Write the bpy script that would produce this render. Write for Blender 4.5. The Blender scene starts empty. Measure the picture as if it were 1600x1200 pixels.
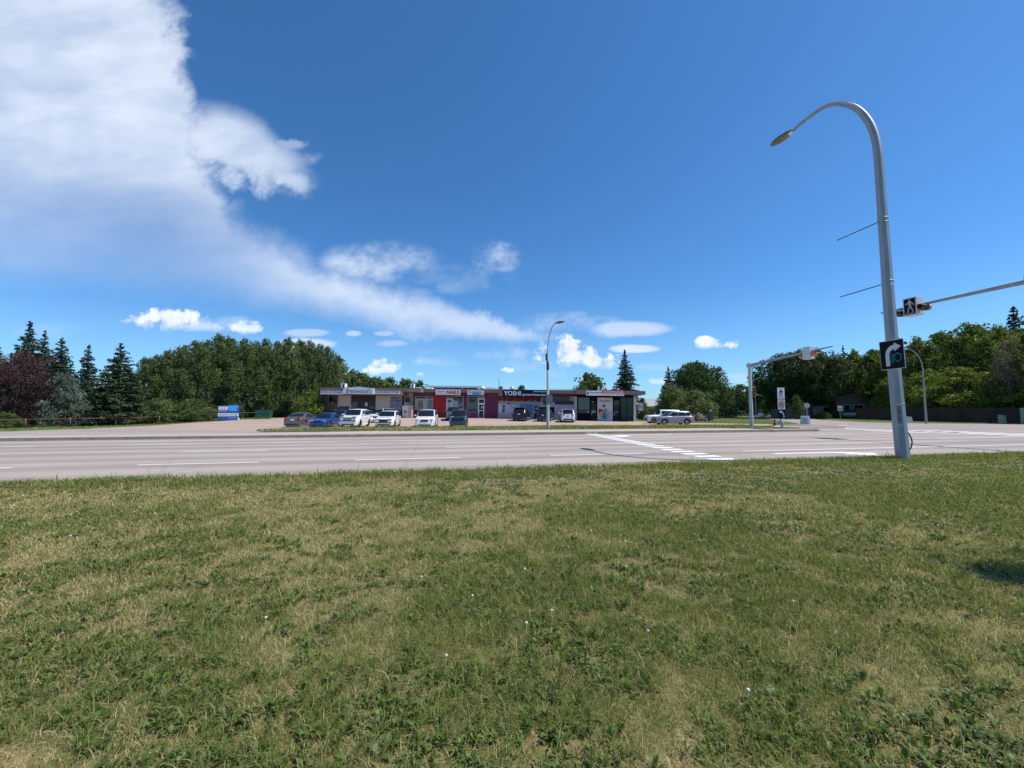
import bpy, bmesh, math, random
import numpy as np
from mathutils import Vector, Matrix, noise as mnoise

SC = bpy.context.scene
COL = SC.collection
R = math.radians

# ------------------------------------------------------------------ camera
F_PX, HORIZON, EYE = 630.0, 641.0, 1.5
PITCH = math.atan((HORIZON - 600) / F_PX)
cam_d = bpy.data.cameras.new("camera")
cam_d.sensor_width = 36.0
cam_d.lens = F_PX / 1600 * 36.0
cam_d.clip_start = 0.05
cam_d.clip_end = 9000
cam = bpy.data.objects.new("camera", cam_d)
COL.objects.link(cam)
cam.location = (0, 0, EYE)
cam.rotation_euler = (R(90) + PITCH, 0, 0)
SC.camera = cam

def ray(u, v):
    """direction of a photo pixel (1600x1200 scale), as x, forward, up"""
    a = (u - 800) / F_PX
    b = -(v - 600) / F_PX
    return a, math.cos(PITCH) - b * math.sin(PITCH), b * math.cos(PITCH) + math.sin(PITCH)

def G(u, v, z=0.0):
    x, y, zz = ray(u, v)
    t = (z - EYE) / zz
    return Vector((x * t, y * t, z))

def D(u, v, Y):
    x, y, zz = ray(u, v)
    t = Y / y
    return Vector((x * t, Y, EYE + zz * t))

# ------------------------------------------------------------------ sun and sky
SUN = Vector((7.56, -0.91, 12.06)).normalized()
sun_el = math.asin(SUN.z)
sun_d = bpy.data.lights.new("sun", "SUN")
sun_d.energy = 4.0
sun_d.angle = R(0.53)
sun_d.color = (1.0, 0.935, 0.83)
sun_o = bpy.data.objects.new("sun", sun_d)
COL.objects.link(sun_o)
sun_o.location = (20, -10, 60)
sun_o.rotation_euler = (-SUN).to_track_quat("-Z", "Y").to_euler()

SC.view_settings.view_transform = "Standard"
SC.view_settings.look = "None"
SC.view_settings.gamma = 1.0
SC.view_settings.use_curve_mapping = False
SC.view_settings.exposure = 0.40

world = bpy.data.worlds.new("World")
SC.world = world
world.use_nodes = True
WT = world.node_tree
for n in list(WT.nodes):
    WT.nodes.remove(n)

class E:
    """tiny expression builder over math nodes"""
    tree = WT
    def __init__(s, sock):
        s.s = sock
    @staticmethod
    def op(kind, *args, clamp=False):
        n = E.tree.nodes.new("ShaderNodeMath")
        n.operation = kind
        n.use_clamp = clamp
        for i, a in enumerate(args):
            if isinstance(a, E):
                E.tree.links.new(a.s, n.inputs[i])
            else:
                n.inputs[i].default_value = a
        return E(n.outputs[0])
    def __add__(s, o): return E.op("ADD", s, o)
    __radd__ = __add__
    def __sub__(s, o): return E.op("SUBTRACT", s, o)
    def __rsub__(s, o): return E.op("SUBTRACT", o, s)
    def __mul__(s, o): return E.op("MULTIPLY", s, o)
    __rmul__ = __mul__
    def __truediv__(s, o): return E.op("DIVIDE", s, o)
    def max(s, o): return E.op("MAXIMUM", s, o)
    def min(s, o): return E.op("MINIMUM", s, o)
    def step(s, a, b):
        n = E.tree.nodes.new("ShaderNodeMapRange")
        n.interpolation_type = "SMOOTHSTEP"
        E.tree.links.new(s.s, n.inputs[0])
        for i, q in ((1, a), (2, b)):
            if isinstance(q, E): E.tree.links.new(q.s, n.inputs[i])
            else: n.inputs[i].default_value = q
        return E(n.outputs[0])
    def curve(s, pts, x0, x1, y0, y1):
        n = E.tree.nodes.new("ShaderNodeFloatCurve")
        c = n.mapping.curves[0]
        q = [((x - x0) / (x1 - x0), (y - y0) / (y1 - y0)) for x, y in pts]
        c.points[0].location = q[0]
        c.points[1].location = q[-1]
        for p in q[1:-1]:
            c.points.new(*p)
        for p in c.points:
            p.handle_type = "AUTO_CLAMPED"
        n.mapping.update()
        E.tree.links.new(((s - x0) * (1.0 / (x1 - x0))).s, n.inputs["Value"])
        return E(n.outputs[0]) * (y1 - y0) + y0

def wnoise(vec, scale, detail, rough=0.55, dist=0.0, stretch=(1, 1, 1)):
    m = WT.nodes.new("ShaderNodeMapping")
    m.inputs["Scale"].default_value = stretch
    WT.links.new(vec, m.inputs[0])
    n = WT.nodes.new("ShaderNodeTexNoise")
    n.inputs["Scale"].default_value = scale
    n.inputs["Detail"].default_value = detail
    n.inputs["Roughness"].default_value = rough
    n.inputs["Distortion"].default_value = dist
    WT.links.new(m.outputs[0], n.inputs["Vector"])
    return E(n.outputs["Fac"])

def build_world():
    sky = WT.nodes.new("ShaderNodeTexSky")
    sky.sky_type = "NISHITA"
    sky.sun_disc = False
    sky.sun_elevation = sun_el
    # blender: rotation measured clockwise from +Y
    sky.sun_rotation = math.atan2(SUN.x, SUN.y)
    sky.air_density = 1.0
    sky.dust_density = 0.5
    sky.ozone_density = 3.0
    sky.altitude = 600
    tc = WT.nodes.new("ShaderNodeTexCoord")
    sep = WT.nodes.new("ShaderNodeSeparateXYZ")
    WT.links.new(tc.outputs["Generated"], sep.inputs[0])
    X, Y, Z = (E(sep.outputs[i]) for i in range(3))
    Yc = Y.max(0.06)
    gx, gz = X / Yc, Z / Yc                       # sky position seen on a plane to the north
    com = WT.nodes.new("ShaderNodeCombineXYZ")
    WT.links.new(gx.s, com.inputs[0]); WT.links.new(gz.s, com.inputs[1])
    V = com.outputs[0]
    def P(u, v):
        x, y, z = ray(u, v)
        return x / y, z / y
    big = wnoise(V, 2.6, 5, 0.5)
    fine = wnoise(V, 9.0, 10, 0.62, 0.25)
    streak = wnoise(V, 2.6, 7, 0.55, 0.15, (1.0, 2.6, 1))
    puffn = wnoise(V, 24.0, 8, 0.6)
    # --- the high bank that tapers to the right
    gxd = gx + (big - 0.5) * 0.16 + (fine - 0.5) * 0.14
    gzd = gz + (fine - 0.5) * 0.06 + (big - 0.5) * 0.04
    soft = ((gx * -1.0) - 0.05).max(0.0).min(1.0) * 0.17 + 0.026
    up = [P(-500, -500), P(60, -330), P(250, -60), P(305, 120), P(340, 235), P(385, 318), P(445, 362),
          P(520, 400), P(590, 430), P(680, 463), P(760, 493), P(830, 520), P(1000, 560)]
    lo = [P(-500, 490), P(60, 492), P(200, 496), P(330, 496), P(450, 502), P(560, 514), P(650, 528), P(740, 538), P(830, 536), P(1000, 566)]
    cu = gxd.curve(up, -2.4, 0.5, -0.2, 2.4)
    cl = gxd.curve(lo, -2.4, 0.5, -0.2, 2.4)
    top_soft = (cu - gzd).step(-0.012, soft)
    low_soft = (gzd - cl).step(-0.012, soft * 1.2)
    bank = top_soft * low_soft
    def lobe(u, v, w, h, sh=0.0):
        cx, cz = P(u, v)
        dx = (gxd - cx) * (F_PX / w); dz = (gzd - cz + (gxd - cx) * sh) * (F_PX / h)
        return (1.0 - dx * dx - dz * dz + (fine - 0.5) * 1.5).step(-0.02, 0.85)
    bank = bank.max(lobe(372, 232, 128, 70, 0.45)).max(lobe(440, 282, 52, 24, 0.2) * 0.95).max(lobe(448, 226, 34, 14) * 0.6)
    mx_, mz_ = P(190, 350)
    md = ((gx - mx_) * (F_PX / 380)) * ((gx - mx_) * (F_PX / 380)) + ((gz - mz_ + (gx - mx_) * 0.12) * (F_PX / 85)) * ((gz - mz_ + (gx - mx_) * 0.12) * (F_PX / 85))
    bank = bank * (1.0 - (1.0 - md + (big - 0.5) * 1.2).step(0.0, 1.0) * 0.34)
    dens = streak.step(0.25, 0.7) * 0.26 + big.step(0.3, 0.65) * 0.14 + 0.54
    lowleft = 1.0 - (1.0 - gz.step(0.22, 0.80)) * (gx * -1.0).step(0.40, 0.95) * 0.62
    bank = bank * dens * lowleft
    a = bank.min(0.97)
    # --- wisps
    def blob(u, v, w, h, kind, amp=1.0):
        nonlocal a
        cx, cz = P(u, v)
        wx, hz = w / F_PX * 1.02, h / F_PX * 1.02
        dx, dz = (gx - cx) * (1 / wx), (gz - cz) * (1 / hz)
        rr = dx * dx + dz * dz
        if kind == "wisp":
            q = ((1.0 - rr) * 0.55 + (streak - 0.5) * 2.6 + (fine - 0.5) * 2.0).step(0.05, 1.1) * (1.0 - rr).step(0.0, 0.7)
        elif kind == "lens":
            q = (1.0 - rr + (fine - 0.5) * 0.9).step(0.0, 0.8)
        else:
            q = (1.0 - rr + (puffn - 0.5) * 4.4 + (fine - 0.5) * 2.0).step(0.0, 0.75) * (dz + (puffn - 0.5) * 1.2).step(-0.95, -0.1)
        a = a.max(q * amp)
        return q
    W_ = "wisp"
    for b in [(470, 245, 50, 30, W_, .6), (595, 412, 110, 46, W_, .75), (775, 403, 50, 34, W_, .8), (700, 435, 140, 30, W_, .35), (975, 513, 88, 22, W_, 1.0),
              (985, 514, 74, 15, "lens", .72), (900, 505, 110, 26, W_, .6), (700, 566, 95, 14, W_, .8), (480, 520, 42, 8, "lens", .55), (600, 521, 20, 5, "lens", .45),
              (552, 521, 16, 6, "lens", .6), (478, 538, 58, 12, "lens", .8), (610, 537, 36, 8, W_, .7), (770, 552, 150, 16, W_, .55), (820, 575, 190, 30, W_, .4), (100, 520, 160, 26, W_, .2),
              (350, 505, 90, 16, W_, .55), (1130, 590, 90, 14, W_, .5), (992, 545, 46, 8.5, "lens", .95), (1000, 575, 90, 10, W_, .35)]:
        blob(*b)
    # --- small cumulus, brighter tops over a slightly grey base
    base_shade = None
    for b in [(268, 500, 64, 21, "cum", 1), (238, 498, 36, 10, "cum", .9), (386, 512, 30, 13, "cum", .9), (320, 510, 60, 12, "cum", .6), (602, 575, 34, 17, "cum", 1), (880, 548, 40, 26, "cum", 1),
              (905, 560, 62, 20, "cum", 1), (936, 566, 34, 15, "cum", 1), (1118, 537, 42, 12, "cum", 1), (793, 579, 13, 7, "cum", .95),
              (545, 583, 14, 7, "cum", .6), (1040, 596, 30, 7, "cum", .5), (655, 585, 9, 5, "cum", .6), (1328, 552, 18, 5, "cum", .4)]:
        q = blob(*b)
        base_shade = q if base_shade is None else base_shade.max(q)
    front = Y.step(0.06, 0.25)
    back = wnoise(tc.outputs["Generated"], 2.0, 7, 0.6).step(0.55, 0.75) * 0.7
    a = a * front + back * (1.0 - front)
    # pale veil near the horizon
    veil = (1.0 - Z.step(0.0, 0.30)) * 0.16
    a = a.max(veil)
    # cloud light
    hue = streak.step(0.25, 0.75) * 0.35 + big.step(0.3, 0.7) * 0.25 + 0.25
    hi = hue.max(base_shade * ((puffn - 0.5) * 2.2 + (fine - 0.5) * 1.4 + 0.72).max(0.15).min(1.0))
    mixc = WT.nodes.new("ShaderNodeMix"); mixc.data_type = "RGBA"
    WT.links.new(hi.s, mixc.inputs["Factor"])
    mixc.inputs["A"].default_value = (4.2, 5.3, 7.0, 1)
    mixc.inputs["B"].default_value = (7.2, 7.7, 8.6, 1)
    # sky colour: the camera's deeper blue
    hs = WT.nodes.new("ShaderNodeMix"); hs.data_type = "RGBA"; hs.blend_type = "MULTIPLY"
    hs.inputs["Factor"].default_value = 1.0
    WT.links.new(sky.outputs[0], hs.inputs["A"])
    hs.inputs["B"].default_value = SKY_TINT
    m = WT.nodes.new("ShaderNodeMix"); m.data_type = "RGBA"
    WT.links.new(a.s, m.inputs["Factor"])
    WT.links.new(hs.outputs["Result"], m.inputs["A"])
    WT.links.new(mixc.outputs["Result"], m.inputs["B"])
    bg = WT.nodes.new("ShaderNodeBackground")
    bg.inputs["Strength"].default_value = SKY_STRENGTH
    WT.links.new(m.outputs["Result"], bg.inputs["Color"])
    out = WT.nodes.new("ShaderNodeOutputWorld")
    WT.links.new(bg.outputs[0], out.inputs[0])

SKY_TINT = (0.46, 0.88, 1.20, 1)
SKY_STRENGTH = 0.10
build_world()
SC.cycles.max_bounces = 6
SC.cycles.transparent_max_bounces = 8

# ------------------------------------------------------------------ helpers
def link(o, parent=None):
    COL.objects.link(o)
    if parent is not None:
        o.parent = parent
    return o

def tag(o, label=None, cat=None, group=None, kind=None):
    if label: o["label"] = label
    if cat: o["category"] = cat
    if group: o["group"] = group
    if kind: o["kind"] = kind
    return o

def empty(name, loc=(0, 0, 0), rz=0.0):
    o = bpy.data.objects.new(name, None)
    o.empty_display_size = 0.3
    o.location = loc
    o.rotation_euler = (0, 0, rz)
    return link(o)

def copy_tree(o, parent=None):
    c = o.copy()
    COL.objects.link(c)
    c.parent = parent
    for ch in [x for x in o.children]:
        copy_tree(ch, c)
    return c

_mats = {}
def mat(name, col, rough=0.7, metal=0.0, var=0.12, scale=6.0, bump=0.0, coat=0.0, spec=0.5, trans=0.0, col2=None, stretch=(1, 1, 1)):
    if name in _mats:
        return _mats[name]
    m = bpy.data.materials.new(name)
    m.use_nodes = True
    t = m.node_tree
    b = t.nodes["Principled BSDF"]
    b.inputs["Roughness"].default_value = rough
    b.inputs["Metallic"].default_value = metal
    b.inputs["Coat Weight"].default_value = coat
    b.inputs["Specular IOR Level"].default_value = spec
    tc = t.nodes.new("ShaderNodeTexCoord")
    mp = t.nodes.new("ShaderNodeMapping")
    mp.inputs["Scale"].default_value = stretch
    t.links.new(tc.outputs["Object"], mp.inputs[0])
    n = t.nodes.new("ShaderNodeTexNoise")
    n.inputs["Scale"].default_value = scale
    n.inputs["Detail"].default_value = 6
    n.inputs["Roughness"].default_value = 0.65
    t.links.new(mp.outputs[0], n.inputs["Vector"])
    r = t.nodes.new("ShaderNodeValToRGB")
    r.color_ramp.elements[0].position = 0.3
    r.color_ramp.elements[1].position = 0.7
    c2 = col2 if col2 else tuple(min(1, c * (1 + var)) for c in col)
    c1 = tuple(c * (1 - var) for c in col) if not col2 else col
    r.color_ramp.elements[0].color = (*c1, 1)
    r.color_ramp.elements[1].color = (*c2, 1)
    t.links.new(n.outputs["Fac"], r.inputs[0])
    t.links.new(r.outputs[0], b.inputs["Base Color"])
    if bump:
        bn = t.nodes.new("ShaderNodeBump")
        bn.inputs["Strength"].default_value = bump
        bn.inputs["Distance"].default_value = 0.02
        t.links.new(n.outputs["Fac"], bn.inputs["Height"])
        t.links.new(bn.outputs[0], b.inputs["Normal"])
    _mats[name] = m
    return m

def srgb(r, g, b):
    f = lambda c: (c / 255 / 12.92) if c <= 10 else ((c / 255 + 0.055) / 1.055) ** 2.4
    return (f(r), f(g), f(b))

class MB:
    """collects shapes, links them as one mesh object"""
    def __init__(s):
        s.v = []; s.f = []; s.sm = []
    def add(s, vs, fs, smooth=False):
        k = len(s.v)
        s.v += [tuple(v) for v in vs]
        s.f += [tuple(i + k for i in f) for f in fs]
        s.sm += [smooth] * len(fs)
        return s
    def box(s, x0, x1, y0, y1, z0, z1, M=None):
        vs = [Vector(p) for p in ((x0, y0, z0), (x1, y0, z0), (x1, y1, z0), (x0, y1, z0), (x0, y0, z1), (x1, y0, z1), (x1, y1, z1), (x0, y1, z1))]
        if M is not None: vs = [M @ v for v in vs]
        return s.add(vs, [(0, 3, 2, 1), (4, 5, 6, 7), (0, 1, 5, 4), (1, 2, 6, 5), (2, 3, 7, 6), (3, 0, 4, 7)])
    def prism(s, pts, y0, y1, M=None):
        """polygon in x,z (counter-clockwise seen from -y) given thickness y0..y1"""
        n = len(pts)
        vs = [Vector((x, y0, z)) for x, z in pts] + [Vector((x, y1, z)) for x, z in pts]
        if M is not None: vs = [M @ v for v in vs]
        fs = [tuple(range(n)), tuple(range(2 * n - 1, n - 1, -1))]
        fs += [(i, i + n, (i + 1) % n + n, (i + 1) % n) for i in range(n)]
        return s.add(vs, fs)
    def sheet(s, pts, z=None):
        return s.add([(p[0], p[1], p[2] if z is None else z) for p in pts], [tuple(range(len(pts)))])
    def tube(s, path, radii, seg=8, rot=0.0, cap=True, smooth=True):
        path = [Vector(p) for p in path]
        if not hasattr(radii, "__len__"): radii = [radii] * len(path)
        rings = []
        up = Vector((0, 0, 1))
        prev = None
        for i, p in enumerate(path):
            a = path[max(0, i - 1)]; b = path[min(len(path) - 1, i + 1)]
            t = (b - a).normalized()
            if prev is None:
                ref = Vector((1, 0, 0)) if abs(t.dot(up)) > 0.9 else up
                n1 = (ref - t * ref.dot(t)).normalized()
            else:
                n1 = (prev - t * prev.dot(t)).normalized()
            prev = n1
            n2 = t.cross(n1)
            rings.append([p + (n1 * math.cos(rot + 2 * math.pi * k / seg) + n2 * math.sin(rot + 2 * math.pi * k / seg)) * radii[i] for k in range(seg)])
        vs = [v for r_ in rings for v in r_]
        fs = []
        for i in range(len(rings) - 1):
            for k in range(seg):
                fs.append((i * seg + k, i * seg + (k + 1) % seg, (i + 1) * seg + (k + 1) % seg, (i + 1) * seg + k))
        s.add(vs, fs, smooth)
        if cap:
            L = len(rings) - 1
            s.add(rings[0], [tuple(range(seg - 1, -1, -1))])
            s.add(rings[L], [tuple(range(seg))])
        return s
    def ell(s, c, r, nu=12, nv=8, M=None, smooth=True):
        vs = []; fs = []
        for j in range(nv + 1):
            th = math.pi * j / nv
            for i in range(nu):
                ph = 2 * math.pi * i / nu
                vs.append(Vector((c[0] + r[0] * math.sin(th) * math.cos(ph), c[1] + r[1] * math.sin(th) * math.sin(ph), c[2] + r[2] * math.cos(th))))
        for j in range(nv):
            for i in range(nu):
                fs.append((j * nu + i, (j + 1) * nu + i, (j + 1) * nu + (i + 1) % nu, j * nu + (i + 1) % nu))
        if M is not None: vs = [M @ v for v in vs]
        return s.add(vs, fs, smooth)
    def mesh(s, name, m, sharp=None):
        me = bpy.data.meshes.new(name)
        me.from_pydata(s.v, [], s.f)
        if any(s.sm):
            me.polygons.foreach_set("use_smooth", s.sm)
            bm = bmesh.new(); bm.from_mesh(me)
            bmesh.ops.remove_doubles(bm, verts=bm.verts, dist=1e-5)
            for e in bm.edges:
                if len(e.link_faces) == 2 and e.calc_face_angle(0) > R(sharp or 38): e.smooth = False
            bm.to_mesh(me); bm.free()
        me.materials.append(m)
        me.update()
        return me
    def build(s, name, m, parent=None, sharp=None):
        return link(bpy.data.objects.new(name, s.mesh(name, m, sharp)), parent)

def tall_bevel(o, w=0.01, seg=2):
    b = o.modifiers.new("bevel", "BEVEL")
    b.width = w; b.segments = seg; b.limit_method = "ANGLE"; b.angle_limit = R(40)
    return o

_textcache = {}
def text_mesh(body, shear=0.0, bold=0.0, space=1.0):
    key = (body, shear, bold, space)
    if key in _textcache: return _textcache[key]
    cu = bpy.data.curves.new("lettering", "FONT")
    cu.body = body; cu.size = 1.0; cu.shear = shear; cu.offset = bold; cu.space_character = space
    cu.align_x = "CENTER"; cu.extrude = 0.0; cu.resolution_u = 3
    o = bpy.data.objects.new("lettering", cu)
    COL.objects.link(o)
    bpy.context.view_layer.update()
    dg = bpy.context.evaluated_depsgraph_get()
    me = bpy.data.meshes.new_from_object(o.evaluated_get(dg))
    COL.objects.unlink(o); bpy.data.objects.remove(o); bpy.data.curves.remove(cu)
    co = np.empty(len(me.vertices) * 3); me.vertices.foreach_get("co", co); co = co.reshape(-1, 3)
    lo, hi = co.min(0), co.max(0)
    co[:, 0] = (co[:, 0] - (lo[0] + hi[0]) / 2) / (hi[0] - lo[0])
    co[:, 1] = (co[:, 1] - lo[1]) / (hi[1] - lo[1])
    vs = [tuple(c) for c in co]; fs = [tuple(p.vertices) for p in me.polygons]
    bpy.data.meshes.remove(me)
    _textcache[key] = (vs, fs)
    return vs, fs

def text(body, m, parent, x, y, z, w, h, M=None, shear=0.0, bold=0.02, space=1.0, name="lettering", thick=0.012, mb=None):
    """lettering w wide, h high, standing in the x-z plane and facing -y; x = centre, z = foot"""
    vs, fs = text_mesh(body, shear, bold, space)
    n = len(vs)
    P = [Vector((x + a * w, y, z + b * h)) for a, b, _ in vs]
    if M is not None: P = [M @ p for p in P]
    k = mb or MB()
    k.add(P, fs)
    return k if mb is not None else k.build(name, m, parent)
# ------------------------------------------------------------------ ground levels
RA = math.atan(0.2)
RE = Vector((math.cos(RA), math.sin(RA), 0)); RN = Vector((-math.sin(RA), math.cos(RA), 0))
D_NEAR, D_FAR = 9.8, 24.1

def ss(a, b, x):
    t = np.clip((x - a) / (b - a), 0, 1)
    return t * t * (3 - 2 * t)

def T(x, y):
    x = np.asarray(x, float); y = np.asarray(y, float)
    d = -math.sin(RA) * x + math.cos(RA) * y
    z = 0.10 * (1 - ss(9.3, 9.7, d)) + 0.10 * ss(24.3, 25.0, d) * (1 - ss(27, 36, d)) * (1 - ss(18.5, 22.5, math.cos(RA) * x + math.sin(RA) * y))
    z = z - 0.17 * ss(28, 40, d) * (1 - ss(30, 60, x))
    z = z + 0.62 * ss(42, 58, y) * np.clip((24 - x) / 32, 0, 1) * (1 - ss(70, 110, y))
    z = z + 0.25 * ss(70, 130, y)
    return z

def TZ(x, y): return float(T(x, y))

def rd(s, d, z=0.0):
    p = RE * s + RN * d
    return Vector((p.x, p.y, z))

def grid_obj(name, poly, m, step=1.5, dz=0.0, zf=None, edge=None):
    """a sheet over polygon poly (list of x,y) following the terrain, with optional skirt"""
    bm = bmesh.new()
    vs = [bm.verts.new((p[0], p[1], 0)) for p in poly]
    bm.faces.new(vs)
    xs = [p[0] for p in poly]; ys = [p[1] for p in poly]
    for ax, lo, hi in ((0, min(xs), max(xs)), (1, min(ys), max(ys))):
        k = math.ceil(lo / step) * step
        while k < hi:
            no = Vector((1, 0, 0)) if ax == 0 else Vector((0, 1, 0))
            co = no * k
            bmesh.ops.bisect_plane(bm, geom=bm.verts[:] + bm.edges[:] + bm.faces[:], plane_co=co, plane_no=no)
            k += step
    if edge:
        top = [f for f in bm.faces]
        bound = [e for e in bm.edges if len(e.link_faces) == 1]
        ex = bmesh.ops.extrude_edge_only(bm, edges=bound)
        low = [g for g in ex["geom"] if isinstance(g, bmesh.types.BMVert)]
    for v in bm.verts:
        v.co.z = (zf or TZ)(v.co.x, v.co.y) + dz
    if edge:
        for v in low: v.co.z -= edge
    bmesh.ops.recalc_face_normals(bm, faces=bm.faces)
    me = bpy.data.meshes.new(name); bm.to_mesh(me); bm.free()
    me.materials.append(m)
    if me.polygons and sum(p.normal.z for p in me.polygons) < 0: me.flip_normals()
    return link(bpy.data.objects.new(name, me))

def nt(name, rough=0.9):
    m = bpy.data.materials.new(name); m.use_nodes = True
    t = m.node_tree
    b = t.nodes["Principled BSDF"]; b.inputs["Roughness"].default_value = rough
    b.inputs["Specular IOR Level"].default_value = 0.25
    return m, t, b

def tnoise(t, vec, scale, detail=6, rough=0.6, stretch=(1, 1, 1), dist=0):
    mp = t.nodes.new("ShaderNodeMapping"); mp.inputs["Scale"].default_value = stretch
    t.links.new(vec, mp.inputs[0])
    n = t.nodes.new("ShaderNodeTexNoise")
    n.inputs["Scale"].default_value = scale; n.inputs["Detail"].default_value = detail
    n.inputs["Roughness"].default_value = rough; n.inputs["Distortion"].default_value = dist
    t.links.new(mp.outputs[0], n.inputs["Vector"])
    return n.outputs["Fac"]

def tramp(t, fac, stops):
    r = t.nodes.new("ShaderNodeValToRGB")
    while len(r.color_ramp.elements) < len(stops): r.color_ramp.elements.new(0.5)
    for e, (p, c) in zip(r.color_ramp.elements, stops):
        e.position = p; e.color = (*c, 1) if len(c) == 3 else c
    t.links.new(fac, r.inputs[0]); return r.outputs[0]

def tmix(t, fac, a, b, mode="MIX"):
    m = t.nodes.new("ShaderNodeMix"); m.data_type = "RGBA"; m.blend_type = mode
    for s, q in (("Factor", fac), ("A", a), ("B", b)):
        if isinstance(q, (int, float)): m.inputs[s].default_value = q
        elif isinstance(q, tuple): m.inputs[s].default_value = (*q, 1) if len(q) == 3 else q
        else: t.links.new(q, m.inputs[s])
    return m.outputs["Result"]

def tobj(t):
    return t.nodes.new("ShaderNodeTexCoord").outputs["Object"]

def asphalt(name, c1, c2, lanes=False, angle=0.0):
    m, t, b = nt(name, 0.88)
    o = tobj(t)
    rot = t.nodes.new("ShaderNodeMapping"); rot.inputs["Rotation"].default_value = (0, 0, -angle)
    t.links.new(o, rot.inputs[0]); v = rot.outputs[0]
    big = tnoise(t, v, 0.25, 6, 0.6, (0.35, 1, 1))
    col = tramp(t, big, [(0.3, c1), (0.7, c2)])
    grit = tnoise(t, v, 55, 3, 0.8)
    col = tmix(t, 0.55, col, tramp(t, grit, [(0.3, (0.55,) * 3), (0.7, (1.35,) * 3)]), "MULTIPLY")
    str_ = tnoise(t, v, 0.9, 5, 0.6, (0.04, 1.0, 1))
    col = tmix(t, 0.75, col, tramp(t, str_, [(0.35, (0.78, 0.78, 0.80)), (0.65, (1.12,) * 3)]), "MULTIPLY")
    if lanes:
        sep = t.nodes.new("ShaderNodeSeparateXYZ"); t.links.new(v, sep.inputs[0])
        E.tree = t
        y = E(sep.outputs[1]) + (E(tnoise(t, v, 0.35, 3, 0.5, (0.12, 1, 1))) - 0.5) * 0.5
        # two wheel paths in each lane, darkened by rubber
        ph = ((y - D_NEAR + 1.0) * (2 * math.pi / 1.87))
        w = E.op("COSINE", ph) * 0.5 + 0.5
        w = w.step(0.25, 0.95) * (E(tnoise(t, v, 0.8, 4, 0.6, (0.05, 1, 1))).step(0.3, 0.6) * 0.6 + 0.4)
        col = tmix(t, (w * 0.6).s, col, (0.66, 0.67, 0.72), "MULTIPLY") if False else tmix(t, (w * 0.58).s, col, tuple(c * 0.62 for c in c1))
        ol = E(tnoise(t, v, 0.7, 3, 0.5)).step(0.62, 0.72)
        col = tmix(t, (ol * 0.18).s, col, tuple(c * 0.5 for c in c1))
        E.tree = WT
    # sealed cracks
    vo = t.nodes.new("ShaderNodeTexVoronoi"); vo.feature = "DISTANCE_TO_EDGE"; vo.inputs["Scale"].default_value = 0.16
    mp = t.nodes.new("ShaderNodeMapping"); mp.inputs["Scale"].default_value = (0.6, 1.1, 1)
    t.links.new(tmix(t, 0.06, v, t.nodes.new("ShaderNodeTexNoise").outputs["Color"]), mp.inputs[0])
    t.links.new(mp.outputs[0], vo.inputs["Vector"])
    ck = t.nodes.new("ShaderNodeMapRange"); ck.inputs[1].default_value = 0.0; ck.inputs[2].default_value = 0.008
    ck.inputs[3].default_value = 0.12; ck.inputs[4].default_value = 0.0
    t.links.new(vo.outputs["Distance"], ck.inputs[0])
    col = tmix(t, ck.outputs[0], col, (0.09, 0.085, 0.085))
    t.links.new(col, b.inputs["Base Color"])
    bp = t.nodes.new("ShaderNodeBump"); bp.inputs["Strength"].default_value = 0.3; bp.inputs["Distance"].default_value = 0.01
    t.links.new(grit, bp.inputs["Height"]); t.links.new(bp.outputs[0], b.inputs["Normal"])
    return m

def turf(name, c_lo, c_hi, c_dry, scale=1.0, dryness=0.5):
    m, t, b = nt(name, 0.95)
    o = tobj(t)
    a = tnoise(t, o, 28 * scale, 6, 0.75)
    col = tramp(t, a, [(0.3, c_lo), (0.7, c_hi)])
    p = tnoise(t, o, 0.55 * scale, 6, 0.7)
    f = tnoise(t, o, 9 * scale, 5, 0.7)
    k = t.nodes.new("ShaderNodeMath"); k.operation = "MULTIPLY"
    t.links.new(p, k.inputs[0]); t.links.new(f, k.inputs[1])
    dr = tramp(t, k.outputs[0], [(0.42 - 0.3 * dryness, (0, 0, 0)), (0.62 - 0.3 * dryness, (1, 1, 1))])
    col = tmix(t, dr, col, c_dry)
    t.links.new(col, b.inputs["Base Color"])
    bp = t.nodes.new("ShaderNodeBump"); bp.inputs["Strength"].default_value = 0.6; bp.inputs["Distance"].default_value = 0.03
    t.links.new(a, bp.inputs["Height"]); t.links.new(bp.outputs[0], b.inputs["Normal"])
    return m

M_ROAD = asphalt("road_asphalt", (0.335, 0.282, 0.250), (0.435, 0.372, 0.332), True, RA)
M_LOT = asphalt("lot_asphalt", (0.37, 0.275, 0.225), (0.46, 0.355, 0.295))
M_STREET = asphalt("street_asphalt", (0.30, 0.255, 0.235), (0.39, 0.335, 0.31))
M_CONC = mat("concrete", (0.40, 0.345, 0.285), 0.9, var=0.16, scale=1.6, bump=0.2)
M_KERB = mat("kerb_concrete", (0.30, 0.245, 0.19), 0.9, var=0.22, scale=2.5, bump=0.2)
M_KERBL = mat("kerb_concrete_pale", (0.47, 0.41, 0.34), 0.9, var=0.15, scale=2.5, bump=0.2)
M_PAINT = None
def paint():
    m, t, b = nt("road_paint", 0.7)
    o = tobj(t)
    a = tnoise(t, o, 14, 7, 0.75)
    t.links.new(tramp(t, a, [(0.30, (0.42, 0.39, 0.37)), (0.42, (0.74, 0.74, 0.73)), (0.7, (0.84, 0.84, 0.83))]), b.inputs["Base Color"])
    return m
M_PAINT = paint()
M_PAINTW = mat("worn_paint", (0.45, 0.42, 0.40), 0.8, var=0.3, scale=10)
M_SOIL = turf("lawn_soil", (0.085, 0.092, 0.028), (0.18, 0.18, 0.06), (0.36, 0.28, 0.14), 1.0, 0.62)
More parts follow.
